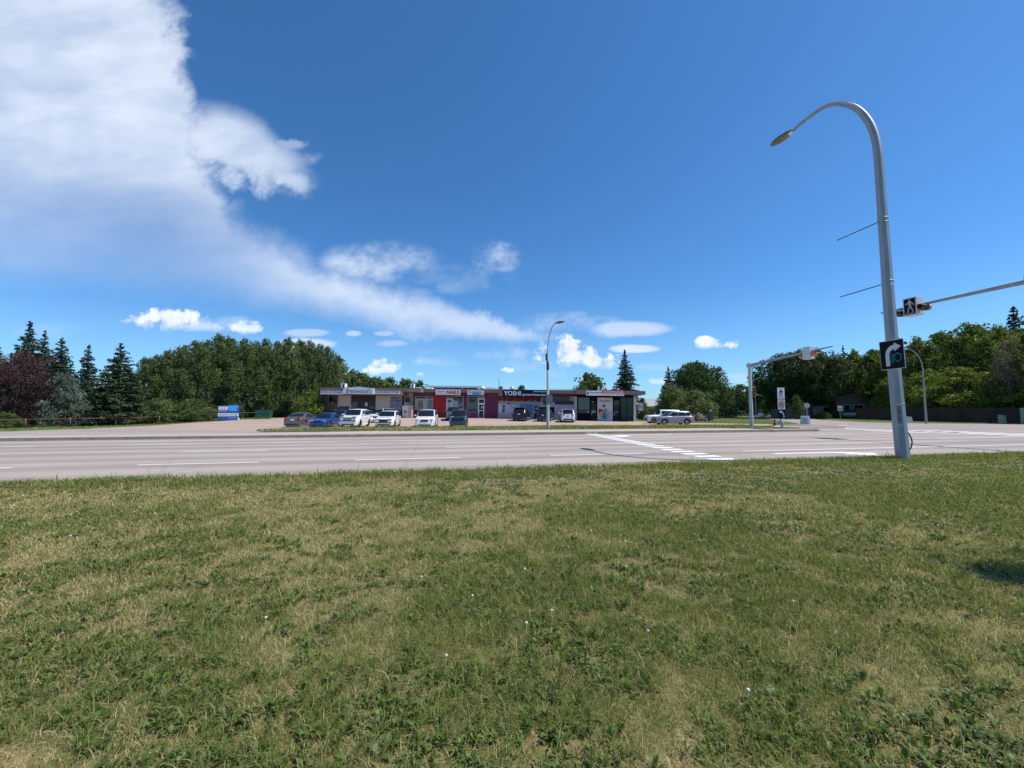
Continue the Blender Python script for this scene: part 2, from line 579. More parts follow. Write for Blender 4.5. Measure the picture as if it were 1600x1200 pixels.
M_TURF = turf("far_turf", (0.055, 0.085, 0.022), (0.11, 0.15, 0.045), (0.22, 0.19, 0.10), 0.35, 0.35)
M_DRYT = turf("dry_turf", (0.14, 0.14, 0.06), (0.20, 0.19, 0.09), (0.30, 0.26, 0.17), 0.5, 0.7)

def ground():
    xs = np.concatenate([-np.geomspace(4000, 90, 22), np.arange(-84, 132, 4.0), np.geomspace(140, 4000, 22)])
    ys = np.concatenate([-np.geomspace(1500, 24, 10), np.arange(-20, 9, 4.0), np.arange(9, 28, 0.8), np.arange(28, 136, 3.0), np.geomspace(140, 5000, 22)])
    X, Y = np.meshgrid(xs, ys)
    Z = T(X, Y) - 0.06
    nx, ny = len(xs), len(ys)
    v = np.stack([X, Y, Z], -1).reshape(-1, 3)
    f = [(j * nx + i, j * nx + i + 1, (j + 1) * nx + i + 1, (j + 1) * nx + i) for j in range(ny - 1) for i in range(nx - 1)]
    me = bpy.data.meshes.new("ground"); me.from_pydata(v.tolist(), [], f)
    me.materials.append(M_TURF)
    for p in me.polygons: p.use_smooth = True
    tag(link(bpy.data.objects.new("ground", me)), "far ground of green and dry grass reaching the horizon", kind="structure")
ground()

# ---- the main road, seen side on
road = MB()
road.sheet([rd(-420, D_NEAR, 0.0), rd(420, D_NEAR, 0.0), rd(420, D_FAR + 0.05, 0.0), rd(-420, D_FAR + 0.05, 0.0)])
ro = road.build("road", M_ROAD)
tag(ro, "wide grey pink asphalt road crossing the picture", kind="structure")
# intersection mouth and right turn flare beyond the far kerb line
flare = [rd(20.5, D_FAR), rd(420, D_FAR), rd(420, 26.0), rd(60, 26.6), (55.5, 42.5), (50.5, 47.5), (46.5, 53), (50, 66), (70, 101), (116, 170), (108, 172), (62, 104), (42, 64), (36, 51),
         (31, 42.6), (24.8, 35.6), (23.2, 33.5)]
for i, p in enumerate(flare): flare[i] = (p[0], p[1])
fl = grid_obj("side_street", flare, M_STREET, 2.5, -0.012)
tag(fl, "side street and turning area of asphalt beyond the junction", kind="structure")

def ZR(x, y): return 0.006
def mark(poly, name="road_marking", m=None, z=0.006):
    k = MB(); k.sheet([(p[0], p[1], z) for p in poly]); return k.build(name, m or M_PAINT)

def line_mark(mb, s0, s1, d, w=0.12, z=0.005):
    mb.sheet([rd(s0, d - w / 2, z), rd(s1, d - w / 2, z), rd(s1, d + w / 2, z), rd(s0, d + w / 2, z)])

def s_of(u, v):
    p = G(u, v); return p.dot(RE)
mk = MB()
dC, dA, dB = 12.98, 16.62, 20.42
for (a, b) in [((-30, 733.0), (12, 732)), ((210, 727.5), (402, 723)), ((554, 719), (720, 715)), ((860, 711.7), (1006, 708.3))]:
    line_mark(mk, s_of(*a), s_of(*b), dC)
line_mark(mk, s_of(1160, 705), 70, dC, 0.13)
for (a, b) in [((285, 706.5), (418, 704)), ((697, 698.5), (812, 696.2)), ((-40, 711), (-120, 712))]:
    line_mark(mk, min(s_of(*a), s_of(*b)), max(s_of(*a), s_of(*b)), dA)
for (a, b) in [((-60, 699), (45, 698.5)), ((184, 696.5), (312, 695)), ((412, 693.7), (518, 692)), ((625, 690), (723, 688.2)), ((819, 686.5), (911, 685))]:
    line_mark(mk, s_of(*a), s_of(*b), dB)
line_mark(mk, s_of(978, 683.7), s_of(1332, 679), dB, 0.14)
line_mark(mk, s_of(1550, 690.3), 80, dA, 0.12)
o = mk.build("lane_lines", M_PAINT); tag(o, "white broken and solid lane lines on the road", kind="structure")
mk = MB()
line_mark(mk, s_of(1025, 693), s_of(1130, 691.5), dA, 0.1)
line_mark(mk, s_of(1325, 688), s_of(1400, 687), dA, 0.1)
tag(mk.build("worn_lane_lines", M_PAINTW), "worn faint lane lines inside the junction", kind="structure")
# zebra crossings
mk = MB()
s0 = s_of(1137, 720) + 0.12
d = D_NEAR + 1.0
k = 0
while d < D_FAR - 0.2:
    mk.sheet([rd(s0 - 0.42 + 0.067 * k, d, 0.005), rd(s0 + 0.42 + 0.067 * k, d, 0.005), rd(s0 + 0.42 + 0.067 * k, d + 0.42, 0.005), rd(s0 - 0.42 + 0.067 * k, d + 0.42, 0.005)])
    d += 0.76; k += 1
tag(mk.build("zebra_crossing", M_PAINT), "white ladder zebra crossing over the near carriageway", kind="structure")
mk = MB()
d = D_NEAR + 3.3
while d < 24.0:
    mk.sheet([rd(33.6, d, 0.005), rd(37.2, d, 0.005), rd(37.2, d + 0.42, 0.005), rd(33.6, d + 0.42, 0.005)])
    d += 0.93
tag(mk.build("far_zebra_crossing", M_PAINT), "white zebra crossing bars right of the junction", kind="structure")
# stop line band running along towards the island
k = MB()
pts = [G(1318, 668.8, 0.0), G(1420, 672.8), G(1500, 676), G(1500, 678.5), G(1400, 675.6), G(1318, 671)]
k.sheet([(p.x, p.y, 0.005) for p in pts])
tag(k.build("crossing_band", M_PAINTW), "pale worn painted band leading to the far crossing", kind="structure")

def arrow(s, d, L, flip=1, w=1.0):
    """turn arrow lying along the road"""
    out = [(0, -.09), (L * .55, -.09), (L * .62, -.12), (L * .72, -.30), (L * .62, -.42), (L * .80, -.95), (L, -.32), (L * .90, -.28), (L * .80, .02), (L * .68, .1), (0, .09)]
    return [rd(s + x * flip, d + y * w, 0.005) for x, y in out]
k = MB()
a = arrow(s_of(1225, 711), 12.0, 3.7, 1, 1.25)
k.add(a, [tuple(range(len(a)))])
b = arrow(s_of(1055, 680.0), 22.4, 4.6, -1, 1.2)
k.add(b, [tuple(range(len(b) - 1, -1, -1))])
tag(k.build("road_arrows", M_PAINT), "white painted turn arrows on the asphalt", kind="structure")
# thin dark line slanting across the road
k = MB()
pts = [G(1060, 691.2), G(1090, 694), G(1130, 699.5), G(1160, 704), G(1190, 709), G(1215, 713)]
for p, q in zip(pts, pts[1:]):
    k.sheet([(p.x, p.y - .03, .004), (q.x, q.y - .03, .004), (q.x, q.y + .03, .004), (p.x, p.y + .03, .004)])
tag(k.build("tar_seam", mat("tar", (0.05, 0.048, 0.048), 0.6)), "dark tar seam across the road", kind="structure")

# ---- near kerb edge, hidden mostly by grass
k = MB()
k.box(-420, 420, D_NEAR - 0.16, D_NEAR, -0.1, 0.10, Matrix.Rotation(RA, 4, "Z"))
tag(k.build("near_kerb", M_KERBL), "low concrete kerb along the lawn edge", kind="structure")
# ---- far kerb with concrete strip behind
def kerb_run(name, s0, s1, d, label, h=0.15, w=0.18):
    k = MB(); M = Matrix.Rotation(RA, 4, "Z")
    s = s0
    rnd = random.Random(5)
    while s < s1:
        e = min(s + 3.0, s1)
        k.box(s + 0.006, e - 0.006, d, d + w + rnd.uniform(-.004, .004), -0.05, h + rnd.uniform(-.004, .004), M)
        s = e
    return tag(k.build(name, M_KERB), label, kind="structure")
s_end = 20.6
kerb_run("far_kerb", -420, 27.2, D_FAR, "brown concrete kerb along the far side of the road")
def flat_strip(name, s0, s1, d0, d1, m, label, dz=0.142):
    k = MB(); st = 3.0; s = s0
    while s < s1:
        e = min(s + st, s1)
        k.sheet([rd(s + .01, d0, dz), rd(e - .01, d0, dz), rd(e - .01, d1, dz), rd(s + .01, d1, dz)])
        s = e
    return tag(k.build(name, m), label, kind="structure")
med = [rd(-420, D_FAR + .18), rd(27.0, D_FAR + .18), rd(27.3, 24.4), rd(27.0, 25.1), rd(24.0, 25.6), rd(20.9, 27.3), rd(-2, 27.35), (-9.0, 26.68), rd(-11.5, 26.35), rd(-420, 26.35)]
o = grid_obj("median", [(p[0], p[1]) for p in med], M_CONC, 6.0, 0.0, lambda x, y: 0.14, 0.2)
tag(o, "pale concrete median and walk behind the far kerb", kind="structure")

# service road on the left and parking lot
svc = [rd(-420, 26.37), rd(-11.5, 26.37), (-9.3, 26.75), (-15.6, 27.6), (-17.0, 31.0), (-20.5, 32.2), (-38.5, 36.8), (-39.8, 35.6), (-40.5, 32.5), (-52, 28.5), (-90, 20), rd(-420, D_FAR + 9.5)]
svc = [(p[0], p[1]) for p in svc]
o = grid_obj("service_road", svc, M_STREET, 2.0, -0.022)
left_lot = [(-17.0, 31.02), (-16, 38), (-20, 64), (-29, 62), (-38.2, 48), (-39.4, 43), (-39.6, 38.5), (-38.5, 36.82), (-20.5, 32.22)]
tag(grid_obj("lot_entrance", left_lot, M_LOT, 2.0, -0.022), "tan asphalt of the lot left of the parked cars", kind="structure")
tag(o, "pinkish service road and lot entrance left of the grass strip", kind="structure")
lot = [(-16.2, 35.2), (3, 38.6), (12, 39.2), (16.5, 41.5), (24, 43.2), (29, 44.4), (31, 49), (22, 56), (19, 57.5), (-22, 61.5), (-24, 58), (-20, 45), (-17.5, 38)]
o = grid_obj("parking_lot", lot, M_LOT, 1.5, -0.012)
tag(o, "tan asphalt parking lot before the shops", kind="structure")
# line of the service road
k = MB()
a, b = G(80, 680.4), G(163, 680.2)
k.sheet([(a.x, a.y, .03), (b.x, b.y, .03), (b.x, b.y + .25, .03), (a.x, a.y + .25, .03)])
o = grid_obj("service_road_line", [(a.x, a.y), (b.x, b.y), (b.x, b.y + .25), (a.x, a.y + .25)], M_PAINTW, 2, 0.0)
tag(o, "faint worn line on the service road", kind="structure")
# ------------------------------------------------------------------ grass
def np_mesh(name, verts, faces_by_n, m, col=None):
    """verts Nx3; faces_by_n list of (k-gon index array)"""
    me = bpy.data.meshes.new(name)
    nv = len(verts)
    me.vertices.add(nv); me.vertices.foreach_set("co", verts.astype(np.float32).ravel())
    nl = sum(f.size for f in faces_by_n); nf = sum(len(f) for f in faces_by_n)
    me.loops.add(nl); me.loops.foreach_set("vertex_index", np.concatenate([f.ravel() for f in faces_by_n]).astype(np.int32))
    me.polygons.add(nf)
    tot = np.concatenate([np.full(len(f), f.shape[1]) for f in faces_by_n])
    st = np.concatenate([[0], np.cumsum(tot)[:-1]])
    me.polygons.foreach_set("loop_start", st.astype(np.int32))
    try: me.polygons.foreach_set("loop_total", tot.astype(np.int32))
    except Exception: pass
    me.update(calc_edges=True)
    if col is not None:
        at = me.color_attributes.new("tint", "FLOAT_COLOR", "POINT")
        at.data.foreach_set("color", col.astype(np.float32).ravel())
    me.materials.append(m)
    me.validate()
    return me

def leafmat(name, rough=0.55, trans=0.25, spec=0.3, sat=None):
    m = bpy.data.materials.new(name); m.use_nodes = True
    t = m.node_tree; b = t.nodes["Principled BSDF"]
    a = t.nodes.new("ShaderNodeAttribute"); a.attribute_name = "tint"
    b.inputs["Roughness"].default_value = rough
    b.inputs["Specular IOR Level"].default_value = spec
    t.links.new(a.outputs["Color"], b.inputs["Base Color"])
    tr = t.nodes.new("ShaderNodeBsdfTranslucent")
    mu = t.nodes.new("ShaderNodeMix"); mu.data_type = "RGBA"; mu.blend_type = "MULTIPLY"; mu.inputs["Factor"].default_value = 1
    t.links.new(a.outputs["Color"], mu.inputs["A"]); mu.inputs["B"].default_value = (1.25, 1.3, 0.6, 1)
    t.links.new(mu.outputs["Result"], tr.inputs["Color"])
    mx = t.nodes.new("ShaderNodeMixShader"); mx.inputs[0].default_value = trans
    t.links.new(b.outputs[0], mx.inputs[1]); t.links.new(tr.outputs[0], mx.inputs[2])
    t.links.new(mx.outputs[0], t.nodes["Material Output"].inputs["Surface"])
    return m

M_BLADE = leafmat("grass_blade", 0.6, 0.35, 0.2)

def vnoise(x, y, sc, seed):
    """cheap smooth value noise for arrays"""
    rs = np.random.RandomState(seed)
    tab = rs.rand(256, 256)
    x = x * sc + 1000; y = y * sc + 1000
    xi = np.floor(x).astype(int); yi = np.floor(y).astype(int)
    fx = x - xi; fy = y - yi; fx = fx * fx * (3 - 2 * fx); fy = fy * fy * (3 - 2 * fy)
    g = lambda i, j: tab[i % 256, j % 256]
    return (g(xi, yi) * (1 - fx) + g(xi + 1, yi) * fx) * (1 - fy) + (g(xi, yi + 1) * (1 - fx) + g(xi + 1, yi + 1) * fx) * fy

def fbm(x, y, sc, seed, o=4):
    s = 0; a = 1; n = 0
    for i in range(o):
        s = s + a * vnoise(x, y, sc * 2 ** i, seed + i); n += a; a *= 0.55
    return s / n

def blades(name, X, Y, Z, h, w, lean, col, m, rs, bend=0.5):
    """five point blades: a quad and a tip"""
    n = len(X)
    yaw = rs.rand(n) * 2 * math.pi
    ld = rs.rand(n) * 2 * math.pi
    wx, wy = np.cos(yaw) * w / 2, np.sin(yaw) * w / 2
    lx, ly = np.cos(ld) * lean * h, np.sin(ld) * lean * h
    P = np.empty((n, 5, 3))
    mid = 0.5 + 0.15 * rs.rand(n)
    P[:, 0] = np.stack([X - wx, Y - wy, Z], -1)
    P[:, 1] = np.stack([X + wx, Y + wy, Z], -1)
    P[:, 2] = np.stack([X + wx * .85 + lx * bend * mid, Y + wy * .85 + ly * bend * mid, Z + h * mid], -1)
    P[:, 3] = np.stack([X - wx * .85 + lx * bend * mid, Y - wy * .85 + ly * bend * mid, Z + h * mid], -1)
    P[:, 4] = np.stack([X + lx, Y + ly, Z + h * (1 - .25 * lean)], -1)
    base = (np.arange(n) * 5)[:, None]
    q = base + np.array([[0, 1, 2, 3]]); t = base + np.array([[3, 2, 4]])
    c = np.repeat(col[:, None, :], 5, 1)
    c = np.concatenate([c, np.ones((n, 5, 1))], -1)
    return np_mesh(name, P.reshape(-1, 3), [q, t], m, c.reshape(-1, 4))

G_GREEN = np.array([0.185, 0.225, 0.060]); G_DEEP = np.array([0.080, 0.125, 0.024]); G_YEL = np.array([0.31, 0.315, 0.10])
G_DRY = np.array([0.54, 0.42, 0.22]); G_PALE = np.array([0.64, 0.53, 0.33])

def lawn():
    rs = np.random.RandomState(3)
    # the soil below
    poly = [rd(-420, -60), rd(420, -60), rd(420, D_NEAR - 0.16), rd(-420, D_NEAR - 0.16)]
    k = MB(); k.sheet([(p.x, p.y, 0.07) for p in poly])
    tag(k.build("lawn", M_SOIL), "near lawn soil with short green and dry turf", kind="structure")
    def scatter(dens0, dmin, dmax, falloff, near=3.0):
        """points over the visible wedge, thinning with distance"""
        out = []
        for r0, r1 in zip(np.geomspace(dmin, dmax, 26)[:-1], np.geomspace(dmin, dmax, 26)[1:]):
            r = (r0 + r1) / 2
            hw = 1.42 * r1 + 3.2
            n = int(2 * hw * (r1 - r0) * dens0 * min(1, (near / r) ** falloff))
            out.append(np.stack([rs.uniform(-hw, hw, n), rs.uniform(r0, r1, n)], -1))
        p = np.concatenate(out)
        d = -math.sin(RA) * p[:, 0] + math.cos(RA) * p[:, 1]
        return p[d < D_NEAR - 0.14 + 0.10 * rs.rand(len(p))]
    p = scatter(7800, 1.25, 17.5, 1.25)
    X, Y = p[:, 0], p[:, 1]; n = len(X)
    dist = np.hypot(X, Y)
    d = -math.sin(RA) * X + math.cos(RA) * Y
    patch = fbm(X, Y, 0.9, 11); fine = fbm(X, Y, 4.5, 31); wide = fbm(X, Y, 0.28, 51)
    green = np.clip((patch - 0.5) * 2.6 + (wide - 0.5) * 1.0 + (fine - 0.5) * 3.0 + 0.40 + 0.035 * X, 0, 1)
    edge = np.clip((d - 8.3) / 1.0, 0, 1)                      # lusher grass by the kerb
    dryband = np.exp(-((d - 7.7) / 0.7) ** 2)
    green = np.clip(green + 0.45 * edge - 0.35 * dryband, 0.0, 1)
    isdry = rs.rand(n) > (0.20 + 0.60 * green)
    u = rs.rand(n)[:, None]
    cg = G_GREEN * (1 - u) + (G_DEEP * 0.5 + G_YEL * 0.5) * u
    cg = cg * (0.75 + 0.5 * rs.rand(n))[:, None]
    cd = (G_DRY * (1 - u) + G_PALE * u) * (0.55 + 0.6 * rs.rand(n))[:, None]
    col = np.where(isdry[:, None], cd, cg)
    h = (0.028 + 0.045 * rs.rand(n) ** 1.3) * (0.85 + 0.5 * green) * (1 + 0.8 * edge) * np.where(isdry, 0.85, 1.0)
    h *= np.where(rs.rand(n) > 0.985, 1.8, 1.0)
    w = np.maximum(0.0028, 0.00105 * dist) * (0.7 + 0.7 * rs.rand(n)) * np.where(isdry, 0.75, 1.0)
    lean = np.where(isdry, 0.4 + 1.3 * rs.rand(n), 0.25 + 0.9 * rs.rand(n))
    me = blades("lawn_grass", X, Y, np.full(n, 0.068), h, w, lean, col, M_BLADE, rs)
    o = link(bpy.data.objects.new("lawn_grass", me))
    tag(o, "mown green and straw coloured lawn grass in the foreground", kind="stuff")
    # broad leaved weeds in rosettes
    p = scatter(520, 1.3, 16.0, 0.55, 3.5)
    X, Y = p[:, 0], p[:, 1]
    pw = fbm(X, Y, 0.8, 77, 3); pf = fbm(X, Y * 1.3, 3.4, 91, 3)
    d = -math.sin(RA) * X + math.cos(RA) * Y
    want = 0.34 + (pw - 0.50) * 3.2 + (pf - 0.54) * 5.0 + 0.09 * X * (X > 0) + 0.05 * X * (X < 0) + 0.06 * (3.5 - Y).clip(-1, 2) + 1.3 * np.exp(-((X - 4.3) / .75) ** 2 - ((Y - 3.7) / .35) ** 2) - 0.03 * (Y - 3.5).clip(-2, 4) - 1.2 * (d > 8.6)  # the extra clump at right stands in for a shadow on the lawn
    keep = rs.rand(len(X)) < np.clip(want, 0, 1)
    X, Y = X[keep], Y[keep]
    V = []; F4 = []; C = []; k = 0
    for x, y in zip(X, Y):
        nl = rs.randint(5, 10); sz = rs.uniform(0.03, 0.068); up = rs.uniform(0.7, 1.45)
        base = G_DEEP * rs.uniform(0.55, 1.25) + np.array([0.02, 0.035, 0.0]) * rs.rand()
        for i in range(nl):
            a = rs.rand() * 6.283; L = sz * rs.uniform(0.65, 1.25); W = L * rs.uniform(0.07, 0.16)
            e = up * rs.uniform(0.5, 1.2)
            ca, sa = math.cos(a), math.sin(a)
            cc = np.append(base * rs.uniform(0.8, 1.25), 1)
            st = [(0.0, 0.25), (0.35, 0.9), (0.7, 1.0), (0.9, 0.55), (1.0, 0.08)]
            tw = rs.uniform(-.5, .5)
            for (t, ww) in st:
                hz = L * (math.sin(e) * t - 0.45 * t * t) * 1.15 + 0.006
                r = L * math.cos(e) * t * 1.05 + 0.004
                zz = W * ww * tw * t
                jag = 1 + 0.25 * rs.uniform(-1, 1)
                V.append((x + ca * r - sa * W * ww * jag, y + sa * r + ca * W * ww * jag, 0.072 + max(0.004, hz) + zz))
                V.append((x + ca * r, y + sa * r, 0.072 + max(0.003, hz) - 0.12 * W))
                V.append((x + ca * r + sa * W * ww * jag, y + sa * r - ca * W * ww * jag, 0.072 + max(0.004, hz) - zz))
                C += [cc * .95, cc * 1.15, cc * .95]
            for s in range(4):
                b = k + s * 3
                F4 += [(b, b + 1, b + 4, b + 3), (b + 1, b + 2, b + 5, b + 4)]
            k += 15
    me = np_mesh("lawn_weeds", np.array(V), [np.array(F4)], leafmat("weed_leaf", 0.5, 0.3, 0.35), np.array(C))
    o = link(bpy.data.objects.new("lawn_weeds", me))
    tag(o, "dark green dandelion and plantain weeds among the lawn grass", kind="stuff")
    # clover heads
    p = scatter(26, 1.6, 15.5, 0.1, 6.0)
    X, Y = p[:, 0], p[:, 1]
    d = -math.sin(RA) * X + math.cos(RA) * Y
    f = fbm(X, Y, 0.8, 131, 3)
    want = np.where(d > 6.6, np.exp(-((d - 7.6) / 0.7) ** 2) * (X > -1) * (f > 0.42) * 1.0 + 0.02, (f > 0.62) * 0.10 + 0.006)
    keep = rs.rand(len(X)) < want
    mb = MB()
    for x, y in zip(X[keep], Y[keep]):
        r = rs.uniform(0.007, 0.012); z = 0.075 + rs.uniform(0.045, 0.075)
        mb.ell((x, y, z), (r, r, r * .85), 6, 4)
        mb.tube([(x, y, 0.07), (x, y, z)], 0.0012, 3, cap=False)
    o = mb.build("clover_flowers", mat("clover_white", (0.62, 0.60, 0.52), 0.8, var=0.2, scale=60))
    tag(o, "small white clover heads dotted through the lawn", kind="stuff")
lawn()

def strip_grass():
    front = [(-16.6, 27.1), (-9.5, 26.78), (-2.2, 27.55), (0, 28.0), (9.7, 30.2), (19.7, 32.4)]
    poly = front + [(21.2, 34.6), (22.5, 40.3), (16.5, 41.2), (12, 38.9), (3, 38.3), (-16.3, 34.9), (-17.6, 33), (-17.9, 29.0)]
    o = grid_obj("grass_strip", poly, M_TURF, 1.5, 0.03, None, 0.25)
    tag(o, "raised grass strip between road and parking lot", kind="structure")
    k = MB()
    q = [(-17.9, 29.0)] + front
    for a, b in zip(q, q[1:]):
        a, b = Vector((*a, 0)), Vector((*b, 0)); L = (b - a).length
        M = Matrix.Translation(a) @ Matrix.Rotation(math.atan2(b.y - a.y, b.x - a.x), 4, "Z")
        k.box(0, L, -0.10, 0.0, -0.05, (TZ(a.x, a.y) + TZ(b.x, b.y)) / 2 + 0.06, M)
    tag(k.build("strip_kerb", M_KERB), "dark worn kerb in front of the grass strip", kind="structure")
    nose = MB()
    nose.prism([(0, 0), (0.9, 0), (0.9, 0.16), (0.15, 0.16)], 0, 0.5)
    o = nose.build("kerb_nose", M_KERBL); o.location = (-18.7, 29.6, TZ(-18.7, 29.6)); o.rotation_euler = (0, 0, -.2)
    tag(o, "pale concrete kerb nose at the strip's left tip", kind="structure")
    rs = np.random.RandomState(9)
    def fill(poly, n, hmin, hmax, w, gmix, seed, zoff):
        poly = np.array(poly); lo, hi = poly.min(0), poly.max(0)
        P = rs.uniform(lo, hi, (int(n), 2))
        inside = np.zeros(len(P), bool); j = len(poly) - 1
        for i in range(len(poly)):
            xi, yi = poly[i]; xj, yj = poly[j]
            c = ((yi > P[:, 1]) != (yj > P[:, 1])) & (P[:, 0] < (xj - xi) * (P[:, 1] - yi) / (yj - yi + 1e-12) + xi)
            inside ^= c; j = i
        P = P[inside]; X, Y = P[:, 0], P[:, 1]; m = len(X)
        pt = fbm(X, Y, 0.7, seed)
        dry = rs.rand(m) > np.clip(gmix + (pt - .5) * 2.0, 0.1, .97)
        u = rs.rand(m)[:, None]
        cg = (G_GREEN * (1 - u) + G_YEL * u) * (0.7 + .5 * rs.rand(m))[:, None]
        cd = (G_DRY * (1 - u) + G_PALE * u) * (0.6 + .5 * rs.rand(m))[:, None]
        col = np.where(dry[:, None], cd, cg)
        h = (hmin + (hmax - hmin) * rs.rand(m)) * (0.5 + pt)
        return X, Y, T(X, Y) + zoff, h, w * (0.7 + .7 * rs.rand(m)), 0.2 + .6 * rs.rand(m), col
    A = fill(poly, 60000, 0.10, 0.30, 0.030, 0.80, 5, 0.02)
    back = [(21.4, 36), (47, 52), (48, 60), (24, 60), (20, 56), (31, 49), (29, 44.4), (22.5, 43)]
    B = fill([(16, 41.5), (22.7, 40.5), (24.6, 37), (41, 62), (30, 66), (20, 60), (24, 56), (31, 49.5), (29.5, 44.3), (24, 43)], 30000, 0.04, 0.11, 0.04, 0.62, 15, -0.05)
    C_ = fill([(-90, 19.5), (-52, 28.2), (-40.8, 32.3), (-40.1, 35.6), (-39.6, 38.5), (-39.4, 43), (-38.5, 48.5), (-29, 62.5), (-34, 64), (-46, 50), (-56, 42), (-110, 34), (-110, 18)], 26000, 0.05, 0.16, 0.04, 0.9, 25, -0.05)
    arr = [np.concatenate([a, b, c]) for a, b, c in zip(A, B, C_)]
    me = blades("verge_grass", *arr, M_BLADE, rs)
    tag(link(bpy.data.objects.new("verge_grass", me)), "longer green and dry grass on the verges beyond the road", kind="stuff")
strip_grass()
# ------------------------------------------------------------------ the row of shops
BETA = math.atan2(-4.0, 45.2); TILT = 0.0150; BZ = 0.60
B0 = Vector((-28.0, 60.0, 0)); BD = Vector((math.cos(BETA), math.sin(BETA), 0)); BM = Vector((math.sin(BETA), -math.cos(BETA), 0))

def fx(u, off=0.0):
    x, y, z = ray(u, 632); k = x / y
    o = B0 + BM * off
    return (k * o.y - o.x) / (BD.x - k * BD.y)

def fz(u, v, off=0.0):
    s = fx(u, off); p = B0 + BM * off + BD * s
    return D(u, v, p.y).z - BZ + TILT * s

shop = empty("shop_row", (B0.x, B0.y, BZ))
shop.rotation_euler = (0, TILT, BETA)
tag(shop, "long low row of shops with flat brown roofs and coloured walls behind the parked cars", "shop building")

def glassmat(name, col, rough=0.06, var=0.3, scale=0.8):
    m = mat(name, col, rough, var=var, scale=scale, spec=0.3)
    return m
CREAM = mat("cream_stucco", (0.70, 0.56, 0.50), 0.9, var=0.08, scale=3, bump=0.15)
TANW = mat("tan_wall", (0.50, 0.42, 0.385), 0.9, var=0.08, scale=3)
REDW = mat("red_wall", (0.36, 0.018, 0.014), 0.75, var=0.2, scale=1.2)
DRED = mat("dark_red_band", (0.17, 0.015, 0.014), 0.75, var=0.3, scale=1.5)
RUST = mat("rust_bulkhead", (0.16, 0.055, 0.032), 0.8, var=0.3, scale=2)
PURP = mat("purple_wall", (0.155, 0.024, 0.075), 0.75, var=0.18, scale=1.2)
PURPB = mat("plum_wall", (0.26, 0.04, 0.11), 0.75, var=0.15, scale=1.5)
BLACKW = mat("black_cladding", (0.006, 0.006, 0.008), 0.7, var=0.3, scale=2, spec=0.15)
FASC = mat("brown_fascia", (0.21, 0.165, 0.15), 0.75, var=0.16, scale=2.5, stretch=(0.4, 1, 3))
ROOFM = mat("roof_gravel", (0.25, 0.23, 0.21), 0.95, var=0.2, scale=4)
WHITEM = mat("white_metal", (0.84, 0.85, 0.86), 0.45, var=0.05, scale=2)
WHITEP = mat("white_board", (0.72, 0.72, 0.74), 0.5, var=0.04, scale=2)
FRAME = mat("grey_frame", (0.36, 0.35, 0.35), 0.5, var=0.08)
GLASSD = glassmat("dark_glass", (0.009, 0.011, 0.014))
GLASSG = glassmat("grey_blind_glass", (0.13, 0.155, 0.155), 0.12, 0.12)
GLASST = glassmat("teal_glass", (0.018, 0.045, 0.045), 0.1, 0.3)
LILAC = mat("lilac_poster", (0.34, 0.32, 0.40), 0.5, var=0.06, scale=3)
INK = mat("dark_ink", (0.03, 0.025, 0.05), 0.6)
NAVY = mat("navy_board", (0.012, 0.016, 0.028), 0.7, var=0.2, spec=0.15)
BRICK = None
def brickmat():
    m, t, b = nt("brown_brick", 0.9)
    br = t.nodes.new("ShaderNodeTexBrick")
    br.inputs["Color1"].default_value = (0.13, 0.055, 0.035, 1); br.inputs["Color2"].default_value = (0.19, 0.085, 0.055, 1)
    br.inputs["Mortar"].default_value = (0.22, 0.19, 0.17, 1); br.inputs["Scale"].default_value = 4.0
    rot = t.nodes.new("ShaderNodeMapping"); rot.inputs["Rotation"].default_value = (R(90), 0, 0)
    t.links.new(tobj(t), rot.inputs[0]); t.links.new(rot.outputs[0], br.inputs["Vector"])
    t.links.new(br.outputs["Color"], b.inputs["Base Color"]); return m
BRICK = brickmat()

def pbox(name, m, u0, u1, v0, v1, off=0.0, th=0.1, parent=None, z0=None, z1=None, build=True):
    """box on the facade from photo extents; front face `off` out, th thick"""
    um = (u0 + u1) / 2
    x0, x1 = fx(u0, off), fx(u1, off)
    a = fz(um, v1, off) if z0 is None else z0
    b = fz(um, v0, off) if z1 is None else z1
    k = MB(); k.box(x0, x1, -off, -off + th, a, b)
    if not build: return k
    o = k.build(name, m, parent or shop)
    return o

BASE = -0.55
# ---- walls, one piece each
TOPM = fz(760, 612, 0)
def wall(m, u0, u1, off=0.0, th=0.3, z1=None, z0=BASE, lab=None, name="wall"):
    o = pbox(name, m, u0, u1, 0, 0, off, th, None, z0, TOPM + 0.25 if z1 is None else z1)
    if lab: o["label"] = lab
    return o
wall(BRICK, 505, 511.6, 0.004, lab="brown brick end pier")
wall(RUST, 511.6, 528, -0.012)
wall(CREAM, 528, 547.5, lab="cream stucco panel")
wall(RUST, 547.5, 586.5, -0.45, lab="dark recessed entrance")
wall(CREAM, 586.5, 627.3, lab="wide cream stucco panel")
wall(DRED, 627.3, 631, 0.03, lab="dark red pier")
wall(CREAM, 631, 645, -0.01)
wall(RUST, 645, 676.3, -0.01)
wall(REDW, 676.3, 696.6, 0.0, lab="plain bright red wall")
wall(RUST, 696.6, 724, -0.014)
wall(PURP, 724, 729.2, 0.02)
wall(PURPB, 729.2, 757, -0.012)
wall(PURP, 757, 778, 0.0, lab="plain purple wall")
wall(TANW, 778, 811, -0.012)
wall(mat("pale_blue_panel", (0.27, 0.33, 0.42), 0.6, var=0.08), 811, 842, -0.016)
wall(BLACKW, 842, 866, -0.010)
wall(TANW, 866, 896.3, -0.013)
wall(BLACKW, 896.3, 989.5, -0.02, lab="black shop front")
